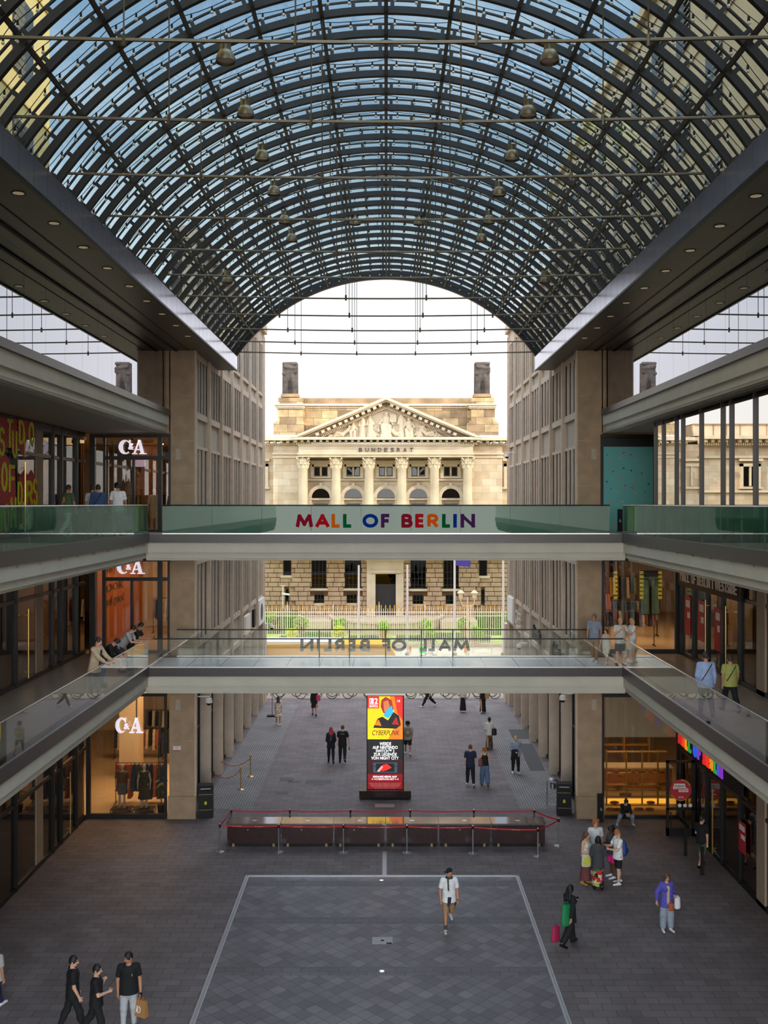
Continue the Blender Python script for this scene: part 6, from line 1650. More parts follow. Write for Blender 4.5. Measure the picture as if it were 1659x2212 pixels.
# litter bins
mat('bin_black', S(10, 10, 12), .4, spec=.3)
def bin_(px, py, label, rz):
    p = G(px, py); t = thing('litter_bin', label, 'litter bin', p, 'black litter bins by the pillars', rz=rz)
    w, d_ = .30, .30
    b = MB().box(-w, w, -d_, d_, .02, .30); b.build('base', 'bin_black', t, local=True)
    MB().box(-w*.97, w*.97, -d_*.97, d_*.97, .3, .92).build('body', 'bin_black', t, local=True)
    b = MB().prism([(-d_, .94), (d_, .94), (d_, 1.16), (d_*.8, 1.27), (0, 1.32), (-d_*.8, 1.27), (-d_, 1.16)], 'x', -w, w); h = b.build('hood', 'bin_black', t, local=True)
    MB().box(-w*.8, w*.8, -d_-.004, -d_+.01, 1.02, 1.12).build('aperture', 'black_metal', h, local=True)
    MB().box(-.2, .2, -d_-.012, -d_, 1.15, 1.18).build('label_strip', 'steel', h, local=True)
    MB().box(-w*.9, w*.9, -d_-.004, -d_+.01, .925, .938).box(-w*.9, w*.9, -d_-.004, -d_+.01, .315, .325).build('gold_line', 'brass', t, local=True)
    MB().cyl((0, -d_-.004, .62), (0, -d_+.01, .62), .045, None, 16).bbox((0, -d_-.002, .58), (.09, .012, .1)).build('crest', 'poster_lime', t, local=True)
bin_(445, 1762, 'black square litter bin with a hooded top by the left pillar', .12); bin_(1218, 1758, 'black square litter bin with a hooded top by the right pillar', -.12)
t = thing('ashtray_stand', 'steel tube stand with a hanging ash pot left of the right bin', 'ashtray', G(1191, 1740))
MB().tube([(-.18, 0, 0), (-.18, 0, 1.0), (-.12, 0, 1.07), (.22, 0, 1.07), (.28, 0, 1.0), (.28, 0, 0)], .022, 8).box(-.2, .3, -.1, .1, 0, .015).build('frame', 'steel', t, local=True)
MB().lathe([(.1, .70), (.13, .72), (.13, .92), (.11, .92), (.11, .74)], (.06, 0, 0), 16).build('ash_pot', 'steel', t, local=True)
MB().lathe([(.02, 1.15), (.16, 1.12), (.2, 1.07)], (.06, 0, 0), 16).build('rain_hood', 'steel', t, local=True)
# gold rope posts
pts = [((541, 1678), 'gold rope post farther from the court by the left facade'), ((520, 1706), 'gold rope post nearer the court by the left facade')]
for i, (q, lb) in enumerate(pts):
    p = G(*q); t = thing('rope_post', lb, 'rope post', p, 'gold rope posts')
    MB().lathe([(.16, 0), (.16, .02), (.06, .05), (.03, .07)], (0, 0, 0), 20).build('base_disc', 'brass', t, local=True)
    MB().cyl((0, 0, .06), (0, 0, .93), .025, None, 12).build('post', 'brass', t, local=True)
    MB().ell((0, 0, .98), .05, 12, 8).build('knob', 'brass', t, local=True)
    e = Vector((-7.5, p.y-.6+i*.1, 0))-p
    b = MB().tube([(e.x*f, e.y*f, .86-.28*4*f*(1-f)) for f in [j/10 for j in range(11)]], .022, 6); b.build('rope', 'cloth_rust', t, local=True)
# feather flag
p = G(588, 1548); mat('flag_white', S(206, 200, 214), .7)
t = thing('feather_flag', 'narrow white advertising flag on a thin mast with a dark foot', 'flag', p)
MB().box(-.3, .3, -.2, .2, 0, .08).build('foot', 'black_metal', t, local=True)
MB().tube([(0, 0, .05), (0, 0, 1.5), (.0, 0, 2.6), (.25, 0, 3.3)], .018, 6).build('mast', 'black_metal', t, local=True)
MB().prism([(0, 1.15), (-.12, 1.7), (-.30, 3.0), (-.1, 3.4), (.24, 3.3), (.02, 2.6)], 'y', -.01, .01).build('sail', 'flag_white', t, local=True)
# thin black posts before the right doors
for (q, lb) in (((1481, 1848), 'thin black bollard farther from the camera by the right doors'), ((1517, 1890), 'thin black bollard nearer the camera by the right doors')):
    o = MB().box(-.045, .045, -.045, .045, 0, .95).box(-.06, .06, -.06, .06, 0, .03).build('bollard', 'black_metal'); o.location = G(*q); tag(o, lb, 'bollard', 'thin black bollards')
# dark mats before the passage shops
mat('mat_dark', S(82, 80, 78), .9)
for (pts_, lb) in ((((1098, 1576), (1140, 1576), (1145, 1596), (1108, 1596)), 'small dark entrance mat at the right passage shops, farther one'), (((1120, 1607), (1150, 1607), (1178, 1665), (1145, 1665)), 'large dark entrance mat at the right passage shops')):
    q = [G(*p) for p in pts_]; o = MB().prism([(v.x, v.y) for v in q][::-1], 'z', .006, .014).build('door_mat', 'mat_dark'); tag(o, lb, 'mat', 'dark entrance mats')
# hatch and floor light in the square
q0, q1 = G(804, 2040), G(848, 2025)
t = thing('floor_hatch', 'pale metal service plate in the paving of the central square', 'hatch', ((q0.x+q1.x)/2, (q0.y+q1.y)/2, 0))
MB().box(q0.x, q1.x, q0.y, q1.y, 0, .012).build('plate', 'drain_steel', t); MB().cyl(((q0.x+q1.x)/2, (q0.y+q1.y)/2, .01), ((q0.x+q1.x)/2, (q0.y+q1.y)/2, .016), .05, None, 14).build('lifting_hole', 'black_metal', t)
MB().box(q1.x-.18, q1.x-.02, q0.y, q0.y+.09, .01, .016).build('corner_gap', 'black_metal', t)
for (px, py, lb) in ((825, 2098.5, 'small round white light set in the paving near the bottom'), (824, 1902, 'small round white light set in the paving under the square edge')):
    p = G(px, py); o = MB().cyl((0, 0, 0), (0, 0, .014), .065, None, 20).build('floor_light', 'sign_white'); o.location = p; tag(o, lb, 'floor light', 'round lights in the paving')
# small service cover in front of the screen
q0, q1 = G(810, 1744), G(852, 1737)
o = MB().box(q0.x, q1.x, q0.y, q1.y, 0, .01).build('floor_hatch', 'drain_steel'); tag(o, 'flush rectangular cover in the paving in front of the advertising pillar', 'hatch')
# facade signs and cameras in the passage
def fsign(s, y, z0, z1, w, m, lb, txt=None):
    t = thing('shop_sign', lb, 'sign', (s*(XP-.15), y, z0), 'projecting signs on the passage facades')
    MB().box(s*(XP-.12), s*(XP+.02), y-w/2, y+w/2, z0, z1).build('panel', m, t)
    if txt: lettering('lettering', txt, 'dark_letter', (s*(XP-.13), y+(w/2-.2)*s, z0+.25), (0, -s, 0), (0, 0, 1), w-.4, (z1-z0)*.5, .02, t)
fsign(-1, 62.2, 5.3, 6.8, 2.6, 'white_paint', 'white square sign with a dark round mark at the far left facade'); fsign(-1, 56.0, 5.5, 6.5, 1.9, 'sticker_white', 'pale sign box in the middle of the left facade'); fsign(-1, 58.8, 5.5, 6.5, .6, 'black_metal', 'narrow dark sign box on the left facade')
MB().cyl((-XP+.13, 62.0, 6.05), (-XP+.14, 62.0, 6.05), .5, None, 20).build('round_mark', 'dark_letter', bpy.data.objects.get('shop_sign.003'))
fsign(1, 62.4, 5.4, 6.9, 2.4, 'white_paint', 'white panel sign at the far right facade')
for y, tx, lb, h in ((58.5, 'CAFE', 'raised pale letters on the third bay of the right facade', .8), (51.5, 'ristorante', 'dark script letters on the second bay of the right facade', .75), (45.0, 'fashion store', 'dark script letters on the nearest bay of the right facade', .75)):
    t = thing('facade_lettering', lb, 'sign', (XP, y, 5.7)); lettering('letters', tx, 'dark_letter' if y < 55 else 'steel', (XP-.02, y+1.2, 5.65), (0, -1, 0), (0, 0, 1), 2.4, h, .12, t, bold=.01)
for s, y, z, lb in ((1, 41.4, 4.7, 'dome camera on a short arm at the right pillar above the bin'), (1, 55, 4.9, 'dome camera on the right facade farther down the passage'), (-1, 63.8, 4.9, 'dome camera at the far left facade corner'), (1, 60.5, 15.4, 'floodlight cluster high on the right facade'), (-1, 41.3, 4.6, 'dome camera on a short arm at the left pillar')):
    t = thing('dome_camera', lb, 'camera', (s*(XP-.06), y, z), 'cameras on the passage facades')
    MB().tube([(0, 0, .2), (-s*.45, 0, .2), (-s*.45, 0, .1)], .025, 6).build('arm', 'white_paint', t, local=True)
    MB().lathe([(.12, .12), (.14, .0), (.14, -.05)], (-s*.45, 0, 0), 14).build('housing', 'white_paint', t, local=True); MB().ell((-s*.45, 0, -.06), (.11, .11, .1), 12, 8).build('dome', 'black_metal', t, local=True)
t = thing('notice_plate', 'small white no smoking notice on the left pillar', 'notice', P(382, 1617, YS-.02))
b = MB(); bx(b, 374, 390, 1612, 1622, YS-.03, YS); b.build('plate', 'white_paint', t); b = MB(); bx(b, 374, 390, 1620.3, 1622, YS-.036, YS-.03); b.build('red_bar', 'sticker_red', t)
c = P(382, 1615.5, YS-.035); MB().tube([(c.x+.05*math.cos(a), c.y, c.z+.05*math.sin(a)) for a in [PI*i/8 for i in range(16)]], .008, 5, True).build('ring_symbol', 'sticker_red', t)
# ================================================================== people
for nm, c in (('fair', (214, 164, 136)), ('tan', (182, 128, 96)), ('brown', (138, 90, 64)), ('dark', (92, 60, 44))): mat('skin_'+nm, S(*c), .55)
mat('eye_dark', S(40, 30, 26), .4); mat('lip_rose', S(160, 92, 84), .5)
for nm, c in (('black', (20, 18, 18)), ('dark', (46, 34, 26)), ('brown', (92, 62, 40)), ('ginger', (160, 98, 52)), ('red', (150, 30, 42)), ('blond', (186, 150, 96)), ('grey', (110, 100, 92))): mat('hair_'+nm, S(*c), .6, var=.3, vs=30)
for nm, c in (('black', (20, 20, 22)), ('jet', (14, 14, 16)), ('white', (224, 222, 220)), ('offwhite', (206, 200, 190)), ('navy', (30, 36, 62)), ('greyblue', (132, 142, 158)), ('khaki', (150, 122, 86)), ('beige', (196, 170, 138)), ('olive', (120, 128, 84)), ('green', (74, 92, 66)), ('puffer', (48, 74, 108)), ('palegrey', (176, 178, 180)), ('jeans', (92, 112, 142)), ('lightjeans', (140, 152, 164)), ('purple', (84, 78, 168)), ('maroon', (112, 62, 60)), ('pink', (226, 30, 130)), ('charcoal', (64, 64, 66)), ('shirtblue', (146, 164, 200)), ('lime', (156, 158, 84)), ('brownpants', (140, 102, 66)), ('heather', (170, 166, 162))): mat('wear_'+nm, S(*c), .85, var=.1, vs=10)
def pattern(name, cols, scale):
    m = mat(name, S(120, 110, 100), .85); n, l = nodes(m); t = n.new('ShaderNodeTexCoord'); v = n.new('ShaderNodeTexVoronoi'); v.inputs['Scale'].default_value = scale
    v.distance = 'CHEBYCHEV' if scale < 8 else 'EUCLIDEAN'
    l.new(t.outputs['Object'], v.inputs['Vector']); r = n.new('ShaderNodeValToRGB'); r.color_ramp.interpolation = 'CONSTANT'
    s = n.new('ShaderNodeSeparateXYZ'); l.new(v.outputs['Color'], s.inputs[0]); l.new(s.outputs[0], r.inputs[0])
    e = r.color_ramp.elements; e[0].color = S(*cols[0]); e[1].color = S(*cols[1]); e[1].position = 1/len(cols)
    for i, c in enumerate(cols[2:]): q = e.new((i+2)/len(cols)); q.color = S(*c)
    l.new(r.outputs[0], n['Principled BSDF'].inputs['Base Color'])
pattern('wear_floral', [(214, 196, 178), (226, 210, 192), (170, 120, 100), (210, 190, 170)], 16)
pattern('wear_leopard', [(92, 70, 52), (60, 46, 36), (130, 104, 80), (44, 34, 28)], 24)
pattern('wear_patchwork', [(120, 30, 36), (170, 190, 80), (30, 120, 70), (26, 26, 28), (190, 130, 100), (170, 30, 100), (210, 214, 160), (200, 40, 44)], 7)
PC = 0
def person(label, pos, H, rz, skin='fair', hair=('short', 'dark'), top=('tee', 'black'), bottom=('trousers', 'black'), shoes='white', legs=((14, 6), (-14, 18)), arms=((8, 8, 12, 0), (-8, 8, 12, 0)), lean=0, twist=0, head=(0, 8), fem=False, h=.0115, squat=False, extra=None, stout=1.0):
    """a standing, walking, leaning or squatting figure; local -Y is its front"""
    D = lambda a: math.radians(a)
    Z = Vector((0, 0, 1)); k = H
    Rt = Matrix.Rotation(D(lean), 3, 'X') @ Matrix.Rotation(D(twist), 3, 'Z')
    hip = Vector((0, 0, .515*k))
    J = {}
    for i, s in enumerate((1, -1)):
        f, b = legs[i][:2]; ab = D(legs[i][2] if len(legs[i]) > 2 else 2.5); hj = hip+Vector((s*.052*k, 0, 0))
        th = Vector((s*math.sin(ab), -math.sin(D(f))*math.cos(ab), -math.cos(D(f))*math.cos(ab))); kn = hj+th*.24*k
        g = D(f-b); sh = Vector((s*math.sin(ab)*.5, -math.sin(g), -math.cos(g))).normalized(); an = kn+sh*.232*k
        p = D(min(55, max(0, -(f-b)*.75))) if not squat else 0.0
        toe = an+Vector((s*.18, -math.cos(p), -math.sin(p))).normalized()*.105*k-Z*.030*k*math.cos(p)
        heel = an+Vector((0, math.cos(p), math.sin(p)))*.030*k-Z*.030*k
        J[s] = [hj, kn, an, toe, heel]
    low = min(min(J[s][3].z, J[s][4].z) for s in J)-.018*k
    dz = Vector((0, 0, -low)); hip = hip+dz
    for s in J: J[s] = [q+dz for q in J[s]]
    T = lambda x, y, z: hip+Rt@Vector((x*k, y*k, z*k))
    sw = .088 if fem else .103
    nk = T(0, .004, .325); hc = T(0, -.012, .415)
    Rh = Rt @ Matrix.Rotation(D(head[0]), 3, 'Z') @ Matrix.Rotation(D(head[1]-lean*.5), 3, 'X')
    A = {}
    for i, s in enumerate((1, -1)):
        a, o, e, c = arms[i]; sj = T(s*sw, .004, .292)
        u = Vector((s*math.sin(D(o)), -math.sin(D(a))*math.cos(D(o)), -math.cos(D(a))*math.cos(D(o)))); el = sj+u*.172*k
        g = D(a+e); w = Vector((-s*math.sin(D(c)), -math.sin(g)*math.cos(D(c)), -math.cos(g)*math.cos(D(c)))); wr = el+w*.148*k
        A[s] = [sj, el, wr, w]
    allp = [q for s in J for q in J[s]]+[q for s in A for q in A[s][:3]]+[hc, nk]
    lo = Vector((min(q[i] for q in allp) for i in range(3)))-Vector((.26, .26, .12)); hi = Vector((max(q[i] for q in allp) for i in range(3)))+Vector((.26, .26, .26))
    lo.z = max(lo.z, -.05)
    # ---- body
    B = Sdf(lo, hi, h); w_ = .92 if fem else 1.0; w_ *= stout
    B.cap(T(0, 0, .0), T(0, 0, .10), .073*k*w_, .066*k*w_, .05, sq=(1.2, .95, 1)); B.cap(T(0, 0, .12), T(0, -.004, .24), .070*k*w_, .080*k*w_, .05, sq=(1.22, .9, 1))
    if fem:
        for s in (1, -1): B.ell(T(s*.04, -.055, .225), .034*k, .03)
    B.cap(T(-sw*.8, 0, .29), T(sw*.8, 0, .29), .036*k, .036*k, .04); B.cap(T(0, .004, .28), hc-Rh@Vector((0, -.01*k, .04*k)), .034*k, .029*k, .03)
    B.ell(hc, (.043*k, .053*k, .066*k), .02, Rh); B.ell(hc+Rh@Vector((0, -.02, -.034))*k, (.030*k, .032*k, .034*k), .02, Rh)
    B.cap(hc+Rh@Vector((0, -.048, .006))*k, hc+Rh@Vector((0, -.064, -.016))*k, .006*k, .009*k, .01)
    for s in (1, -1): B.ell(hc+Rh@Vector((s*.045, .004, -.006))*k, (.006*k, .012*k, .018*k), .008, Rh)
    for s in (1, -1):
        hj, kn, an, toe, heel = J[s]
        B.cap(hj, kn, .052*k*w_, .032*k, .03); B.ell(kn.lerp(an, .28)+Vector((0, .012*k, 0)), (.030*k, .034*k, .065*k), .03); B.cap(kn, an, .030*k, .020*k, .02)
        B.cap(heel, toe, .020*k, .014*k, .02)
        sj, el, wr, wd = A[s]
        B.cap(sj, el, .030*k*w_, .023*k, .02); B.cap(el, wr, .024*k, .0155*k, .015)
        # hand: palm, four curled fingers, thumb from the side of the palm
        X_ = Vector((1, 0, 0)); wv = X_.cross(wd)
        wv = (-wv if wv.length > .2 else Vector((0, 0, 1))).normalized(); n_ = Vector(wd).cross(wv).normalized()
        if n_.x*s > 0: n_ = -n_
        pm = wr+wd*.048*k; B.cap(wr, pm, .0145*k, .019*k, .012)
        B.cap(pm-wv*.013*k, pm+wv*.013*k, .0115*k, .0115*k, .008)
        for q, (off, L) in enumerate(((.0185, .040), (.0065, .045), (-.0065, .042), (-.0185, .033))):
            b0 = pm+wv*off*k+wd*.006*k; b1 = b0+(wd*.82+n_*.35).normalized()*L*.55*k; b2 = b1+(wd*.35+n_*.8).normalized()*L*.5*k
            r = max(.0052*k, h*.62); B.cap(b0, b1, r, r, .004); B.cap(b1, b2, r, r*.92, .004)
        t0 = wr+wd*.018*k+wv*.014*k; t1 = t0+(wd*.55+wv*.7+n_*.25).normalized()*.028*k; t2 = t1+(wd*.85+n_*.4).normalized()*.022*k
        r = max(.006*k, h*.66); B.cap(t0, t1, r*1.15, r, .006); B.cap(t1, t2, r, r*.9, .004)
    Rhi = np.array(Rh.inverted()); hcn = np.array(hc)
    def fm(c):
        q = (c-hcn)@Rhi.T/k; o = np.zeros(len(c), int); front = q[:, 1] < -.034
        o[front & (np.abs(np.abs(q[:, 0])-.019) < .010) & (np.abs(q[:, 2]-.006) < .0055)] = 1
        o[front & (np.abs(q[:, 0]) < .016) & (np.abs(q[:, 2]+.037) < .0055)] = 2
        return o
    body = B.build('person', ['skin_'+skin, 'eye_dark', 'lip_rose'], None, True, fm)
    body.location = pos; body.rotation_euler = (0, 0, rz); ORG[body.name] = Vector((0, 0, 0))
    tag(body, label, 'person', 'people in the mall')
    inf = .012
    # ---- top
    def torso(g, i_, z0, z1=.25, flare=1.0, neck=.062):
        g.cap(T(0, 0, z0), T(0, 0, max(z0+.02, .10)), .077*k*w_*flare+i_, .068*k*w_+i_, .05, flat0=True, sq=(1.34, 1.06, 1)); g.cap(T(0, 0, .10), T(0, -.004, .24), .071*k*w_+i_, .080*k*w_+i_, .05, sq=(1.22, .95, 1))
        if fem:
            for s in (1, -1): g.ell(T(s*.04, -.056, .225), .034*k+i_, .03)
        g.cap(T(-sw*.85, 0, .288), T(sw*.85, 0, .288), .037*k+i_, .037*k+i_, .04)
    kd, col = top[0], top[1]
    if kd != 'none':
        g = Sdf(lo, hi, h)
        z0 = {'tee': -.05, 'long': -.06, 'tank': .02, 'jacket': -.10, 'dress': .0, 'crop': .05}.get(kd, -.05); i_ = inf*(1.9 if kd == 'jacket' else 1.2)
        torso(g, i_, z0, flare=1.12 if kd in ('jacket', 'long') else 1.04)
        fr = {'tee': .62, 'long': 2.0, 'jacket': 2.0, 'tank': 0, 'crop': 2.0, 'dress': .5}.get(kd, .6)
        for s in (1, -1):
            sj, el, wr, wd = A[s]
            if fr >= 2: g.cap(sj, el, .031*k*w_+i_, .026*k+i_, .025); g.cap(el, wr-wd*.012*k, .026*k+i_, .021*k+i_*.7, .02, flat=True)
            elif fr > 0: g.cap(sj, sj.lerp(el, fr+.12), .033*k*w_+i_, .031*k+i_*1.2, .025, flat=True)
        if kd == 'tank':
            for s in (1, -1): g.ell(T(s*sw*1.25, 0, .29), (.05*k, .1*k, .055*k), sub=True)
            g.ell(T(0, 0, .34), (.06*k, .08*k, .07*k), sub=True)
        g.ell(T(0, -.022, .345), (.042*k, .05*k, .036*k), sub=True)
        g.build({'tee': 'shirt', 'long': 'shirt', 'jacket': 'jacket', 'tank': 'top', 'crop': 'top', 'dress': 'dress'}[kd], 'wear_'+col, body)
        if kd == 'jacket' and len(top) > 2:
            g = Sdf(lo, hi, h); g.cap(T(0, -.075, -.02), T(0, -.075, .26), .028*k, .030*k, .01, sq=(1, .9, 1)); g.build('shirt_front', 'wear_'+top[2], body)
    # ---- bottom
    kd, col = bottom[0], bottom[1]
    if kd in ('trousers', 'shorts', 'wide', 'leggings'):
        g = Sdf(lo, hi, h); i_ = {'leggings': .008, 'wide': .02}.get(kd, inf)
        g.cap(T(0, 0, -.03), T(0, 0, .05), .071*k*w_+i_*.8, .068*k*w_+i_*.8, .04, flat=True, sq=(1.2, .96, 1))
        for s in (1, -1):
            hj, kn, an, toe, heel = J[s]
            if kd == 'shorts': g.cap(hj, hj.lerp(kn, .88), .054*k*w_+i_, .044*k+i_*1.5, .03, flat=True)
            else:
                g.cap(hj, kn, .053*k*w_+i_, .038*k+i_*(2.4 if kd == 'wide' else 1.3), .03); g.ell(kn.lerp(an, .28)+Vector((0, .012*k, 0)), (.031*k+i_*1.3, .035*k+i_*1.3, .068*k), .03); g.ell(kn, .036*k+i_*1.3, .03)
                g.cap(kn, kn.lerp(an, .97), .037*k+i_*(2.4 if kd == 'wide' else 1), (.027*k+i_*.9) if kd != 'wide' else .052*k, .03, flat=True)
        g.build('shorts' if kd == 'shorts' else 'trousers', 'wear_'+col, body)
    elif kd in ('skirt', 'longskirt', 'dress'):
        g = Sdf(lo, hi, h); L = {'skirt': -.20, 'longskirt': -.44, 'dress': -.20}[kd]; wd_ = {'skirt': .105, 'longskirt': .105, 'dress': .115}[kd]
        mid = (J[1][1]+J[-1][1])/2
        g.cap(T(0, 0, .06), hip+Vector((0, (mid.y-hip.y)*.6, L*k)), .072*k, wd_*k, .03, flat=True, flat0=True, sq=(1.1, 1.0, 1))
        r = random.Random(len(label))
        for i in range(9):
            a = 2*PI*i/9; g.cap(T(.06*math.cos(a), .05*math.sin(a), .0), hip+Vector((wd_*.98*k*math.cos(a), (mid.y-hip.y)*.6+wd_*.9*k*math.sin(a), L*k)), .008*k, .018*k, .02, flat=True)
        g.build('skirt', 'wear_'+col, body)
    # ---- shoes
    if shoes:
        for s in (1, -1):
            hj, kn, an, toe, heel = J[s]; l2 = Vector((min(toe.x, heel.x, an.x), min(toe.y, heel.y, an.y), min(toe.z, heel.z)))-Vector((.07, .07, .06)); h2 = Vector((max(toe.x, heel.x, an.x), max(toe.y, heel.y, an.y), max(an.z, toe.z, heel.z)))+Vector((.07, .07, .05))
            g = Sdf(l2, h2, .0105); g.cap(heel, toe, .024*k, .019*k, .02, sq=(1.05, 1, .95)); g.cap(an-Z*.012*k, heel.lerp(toe, .45), .026*k, .019*k, .02)
            g.build('shoe', 'wear_'+shoes if 'wear_'+shoes in MATS else shoes, body)
    # ---- hair
    hs, hcl = hair
    if hs != 'bald':
        l2, h2 = hc-Vector((.2, .2, .42 if hs in ('long', 'wind') else .22)), hc+Vector((.2, .2, .2)); g = Sdf(l2, h2, .0095)
        q = lambda x, y, z: hc+Rh@Vector((x*k, y*k, z*k))
        if hs == 'cap':
            g.ell(q(0, .002, .012), (.049*k, .058*k, .062*k), .01, Rh); g.cut(q(0, 0, .018), Rh@Vector((0, .12, -1))); g.cap(q(-.018, -.066, .022), q(.018, -.066, .022), .026*k, .026*k, .01, sq=(1, 1.2, .28))
            g.build('cap', 'wear_jet', body)
        else:
            e = {'curly': .018, 'long': .009, 'bob': .011, 'wind': .010, 'bun': .008}.get(hs, .0055)
            g.ell(q(0, .006, .008), ((.043+e)*k, (.053+e)*k, (.066+e)*k), .01, Rh)
            if hs == 'curly':
                r = random.Random(5)
                for i in range(26):
                    a, z = r.uniform(0, 6.28), r.uniform(-.03, .07); g.ell(q(.055*math.cos(a), .012+.058*math.sin(a), z), .018*k, .01)
            if hs in ('long', 'wind'):
                for x in (-.03, 0, .03): g.cap(q(x, .035, .0), q(x*1.3, .05, -.15), .026*k, .018*k, .03)
                if hs == 'wind': g.cap(q(-.02, .04, -.02), q(-.10, .03, -.06), .02*k, .010*k, .03); g.cap(q(.03, .04, -.04), q(.07, .02, -.12), .02*k, .010*k, .03)
            if hs == 'bob':
                for s in (1, -1): g.cap(q(s*.040, .012, .0), q(s*.043, .010, -.055), .022*k, .017*k, .02)
                g.cap(q(0, .045, 0), q(0, .045, -.055), .028*k, .022*k, .02)
            if hs == 'bun': g.ell(q(0, .072, .02), .024*k, .01)
            g.ell(q(0, -.062, -.030), (.040*k, .052*k, .062*k), sub=True, R=Rh)
            if hs == 'short' or hs == 'curly': g.cut(q(0, 0, -.022), Rh@Vector((0, -.25, -1)))
            g.build('hair', 'hair_'+hcl, body)
    if extra: extra(body, T, A, J, hc, Rh, k)
    return body, T, A, J, hc
def world(body, v): return Matrix.Translation(body.location) @ Matrix.Rotation(body.rotation_euler.z, 4, 'Z') @ Vector(v)
def hp(px, yh, yf, z=0.0):
    p = G(px, yf, z); return p, (yf-yh)*p.y/F
R90 = PI/2
def bag(nm, label, cat, at, m, size, rz=0.0, kind='tote', strap=None, m2=None):
    """a soft bag with its handles, hung at a world point"""
    t = thing(nm, label, cat, at, 'bags carried by people', rz=rz); w, d_, hh = size
    g = Sdf((-w*.75, -d_-.05, -hh-.05), (w*.75, d_+.05, .08), .014)
    if kind == 'tote': g.cap((0, 0, -hh*.12), (0, 0, -hh*.9), w*.40, w*.46, .02, flat0=True, sq=(1, d_/w*1.2, 1))
    else: g.cap((0, 0, -hh*.25), (0, 0, -hh*.75), w*.42, w*.5, .03, sq=(1, d_/w*1.3, 1)); g.ell((0, -d_*.5, -hh*.68), (w*.32, d_*.5, hh*.22), .02)
    g.build('bag_body', m, t)
    b = MB()
    if kind == 'tote':
        for s in (-1, 1): b.tube([(-w*.2, s*d_*.3, -hh*.15), (-w*.12, s*d_*.15, 0), (w*.12, s*d_*.15, 0), (w*.2, s*d_*.3, -hh*.15)], .009, 5)
        b.build('handles', m2 or m, t, local=True)
    else:
        for s in (-1, 1): b.tube([(s*w*.25, d_*.1, -hh*.1), (s*w*.3, d_*.5+.08, .03), (s*w*.36, d_*.5+.15, -hh*.25), (s*w*.34, d_*.3, -hh*.8)], .014, 5)
        b.build('straps', m2 or m, t, local=True)
    return t
W1 = ((20, 4), (-18, 26)); W2 = ((-18, 26), (20, 4)); ST = ((2, 2), (-2, 3)); AW = ((-14, 7, 14, 2), (16, 7, 20, 4)); AH = ((2, 7, 10, 2), (2, 7, 10, 2))
# --- far passage
p, H = hp(601, 1507, 1567); person('person in a pale patterned dress walking away beside the feather flag', p, 1.62, PI, 'tan', ('long', 'dark'), ('dress', 'floral'), ('dress', 'floral'), 'white', ((8, 3), (-8, 12)), AH, fem=True)
p = G(679, 1546); b_ = person('person in black with a pink shoulder bag near the parked bicycles', p, 1.68, PI, 'tan', ('short', 'dark'), ('long', 'jet'), ('skirt', 'jet'), 'black_metal', W1, AW, fem=True)[0]
mat('bag_pink', S(206, 60, 96), .6); bag('shoulder_bag', 'pink shoulder bag on the black dressed person by the bicycles', 'bag', p+Vector((.24, -.12, 1.28)), 'bag_pink', (.28, .12, .34))
p, H = hp(715, 1572, 1648); person('person with long red hair and black clothes walking away left of the screen', p, 1.7, PI, 'fair', ('wind', 'red'), ('jacket', 'jet'), ('leggings', 'black'), 'black_metal', ((8, 3), (-6, 10)), ((0, 10, 30, 20), (0, 10, 30, 20)), fem=True)
mat('bag_black', S(26, 25, 27), .6)
t = bag('backpack', 'small black backpack with a white strap on the red haired person', 'backpack', p+Vector((0, -.16, 1.32)), 'bag_black', (.22, .12, .30), 0, 'pack', None, 'white_paint')
p, H = hp(740, 1570, 1647)
def back_text(body, T, A, J, hc, Rh, k):
    o = T(.055, .10, .262)
    lettering('shirt_lettering', 'Berlin Brigade', 'wear_white', o, (-1, 0, 0), (0, 0, 1), .11*k, .013*k, .012, body)
body, T, A, J, hc = person('person in a black T-shirt with a white back print walking away with a green bottle', p, 1.8, PI, 'fair', ('short', 'brown'), ('tee', 'jet'), ('trousers', 'black'), 'black_metal', ((4, 2), (-14, 34)), ((4, 8, 10, 0), (-6, 20, 4, -6)), extra=back_text)
mat('bottle_green', S(86, 130, 40), .3)
q = world(body, A[-1][2]+A[-1][3]*.08); t = thing('bottle', 'green bottle held by the person in the printed black T-shirt', 'bottle', q-Vector((0, 0, .2))); MB().lathe([(.035, 0), (.037, .02), (.037, .15), (.015, .2), (.015, .25)], (0, 0, 0), 12).build('glass_body', 'bottle_green', t, local=True); MB().cyl((0, 0, .25), (0, 0, .27), .017, None, 10).build('bottle_cap', 'white_paint', t, local=True)
p, H = hp(881, 1558, 1630); person('person in dark shorts with a beige backpack walking away right of the screen', p, 1.7, PI, 'tan', ('curly', 'black'), ('tee', 'heather'), ('shorts', 'black'), 'white', W1, AH)
mat('bag_beige', S(150, 134, 104), .7); bag('backpack', 'beige backpack on the person right of the advertising screen', 'backpack', p+Vector((0, -.16, 1.42)), 'bag_beige', (.32, .18, .46), 0, 'pack')
p = G(925, 1527); person('person in black trousers striding past the bicycles, upper body hidden by the bridge', p, 1.75, -R90, 'fair', ('short', 'dark'), ('tee', 'jet'), ('trousers', 'black'), 'white', ((28, 4), (-26, 22)), AW)
p = G(1000, 1539); person('person in a long black skirt and pale top by the right bicycles', p, 1.68, PI-.2, 'fair', ('bob', 'brown'), ('tank', 'offwhite'), ('longskirt', 'black'), 'white', ST, AH, fem=True)
p = G(1043, 1540); person('person in a black dress carrying a straw bag by the right bicycles', p, 1.68, PI, 'tan', ('long', 'brown'), ('tank', 'jet'), ('longskirt', 'jet'), 'offwhite', W2, AH, fem=True)
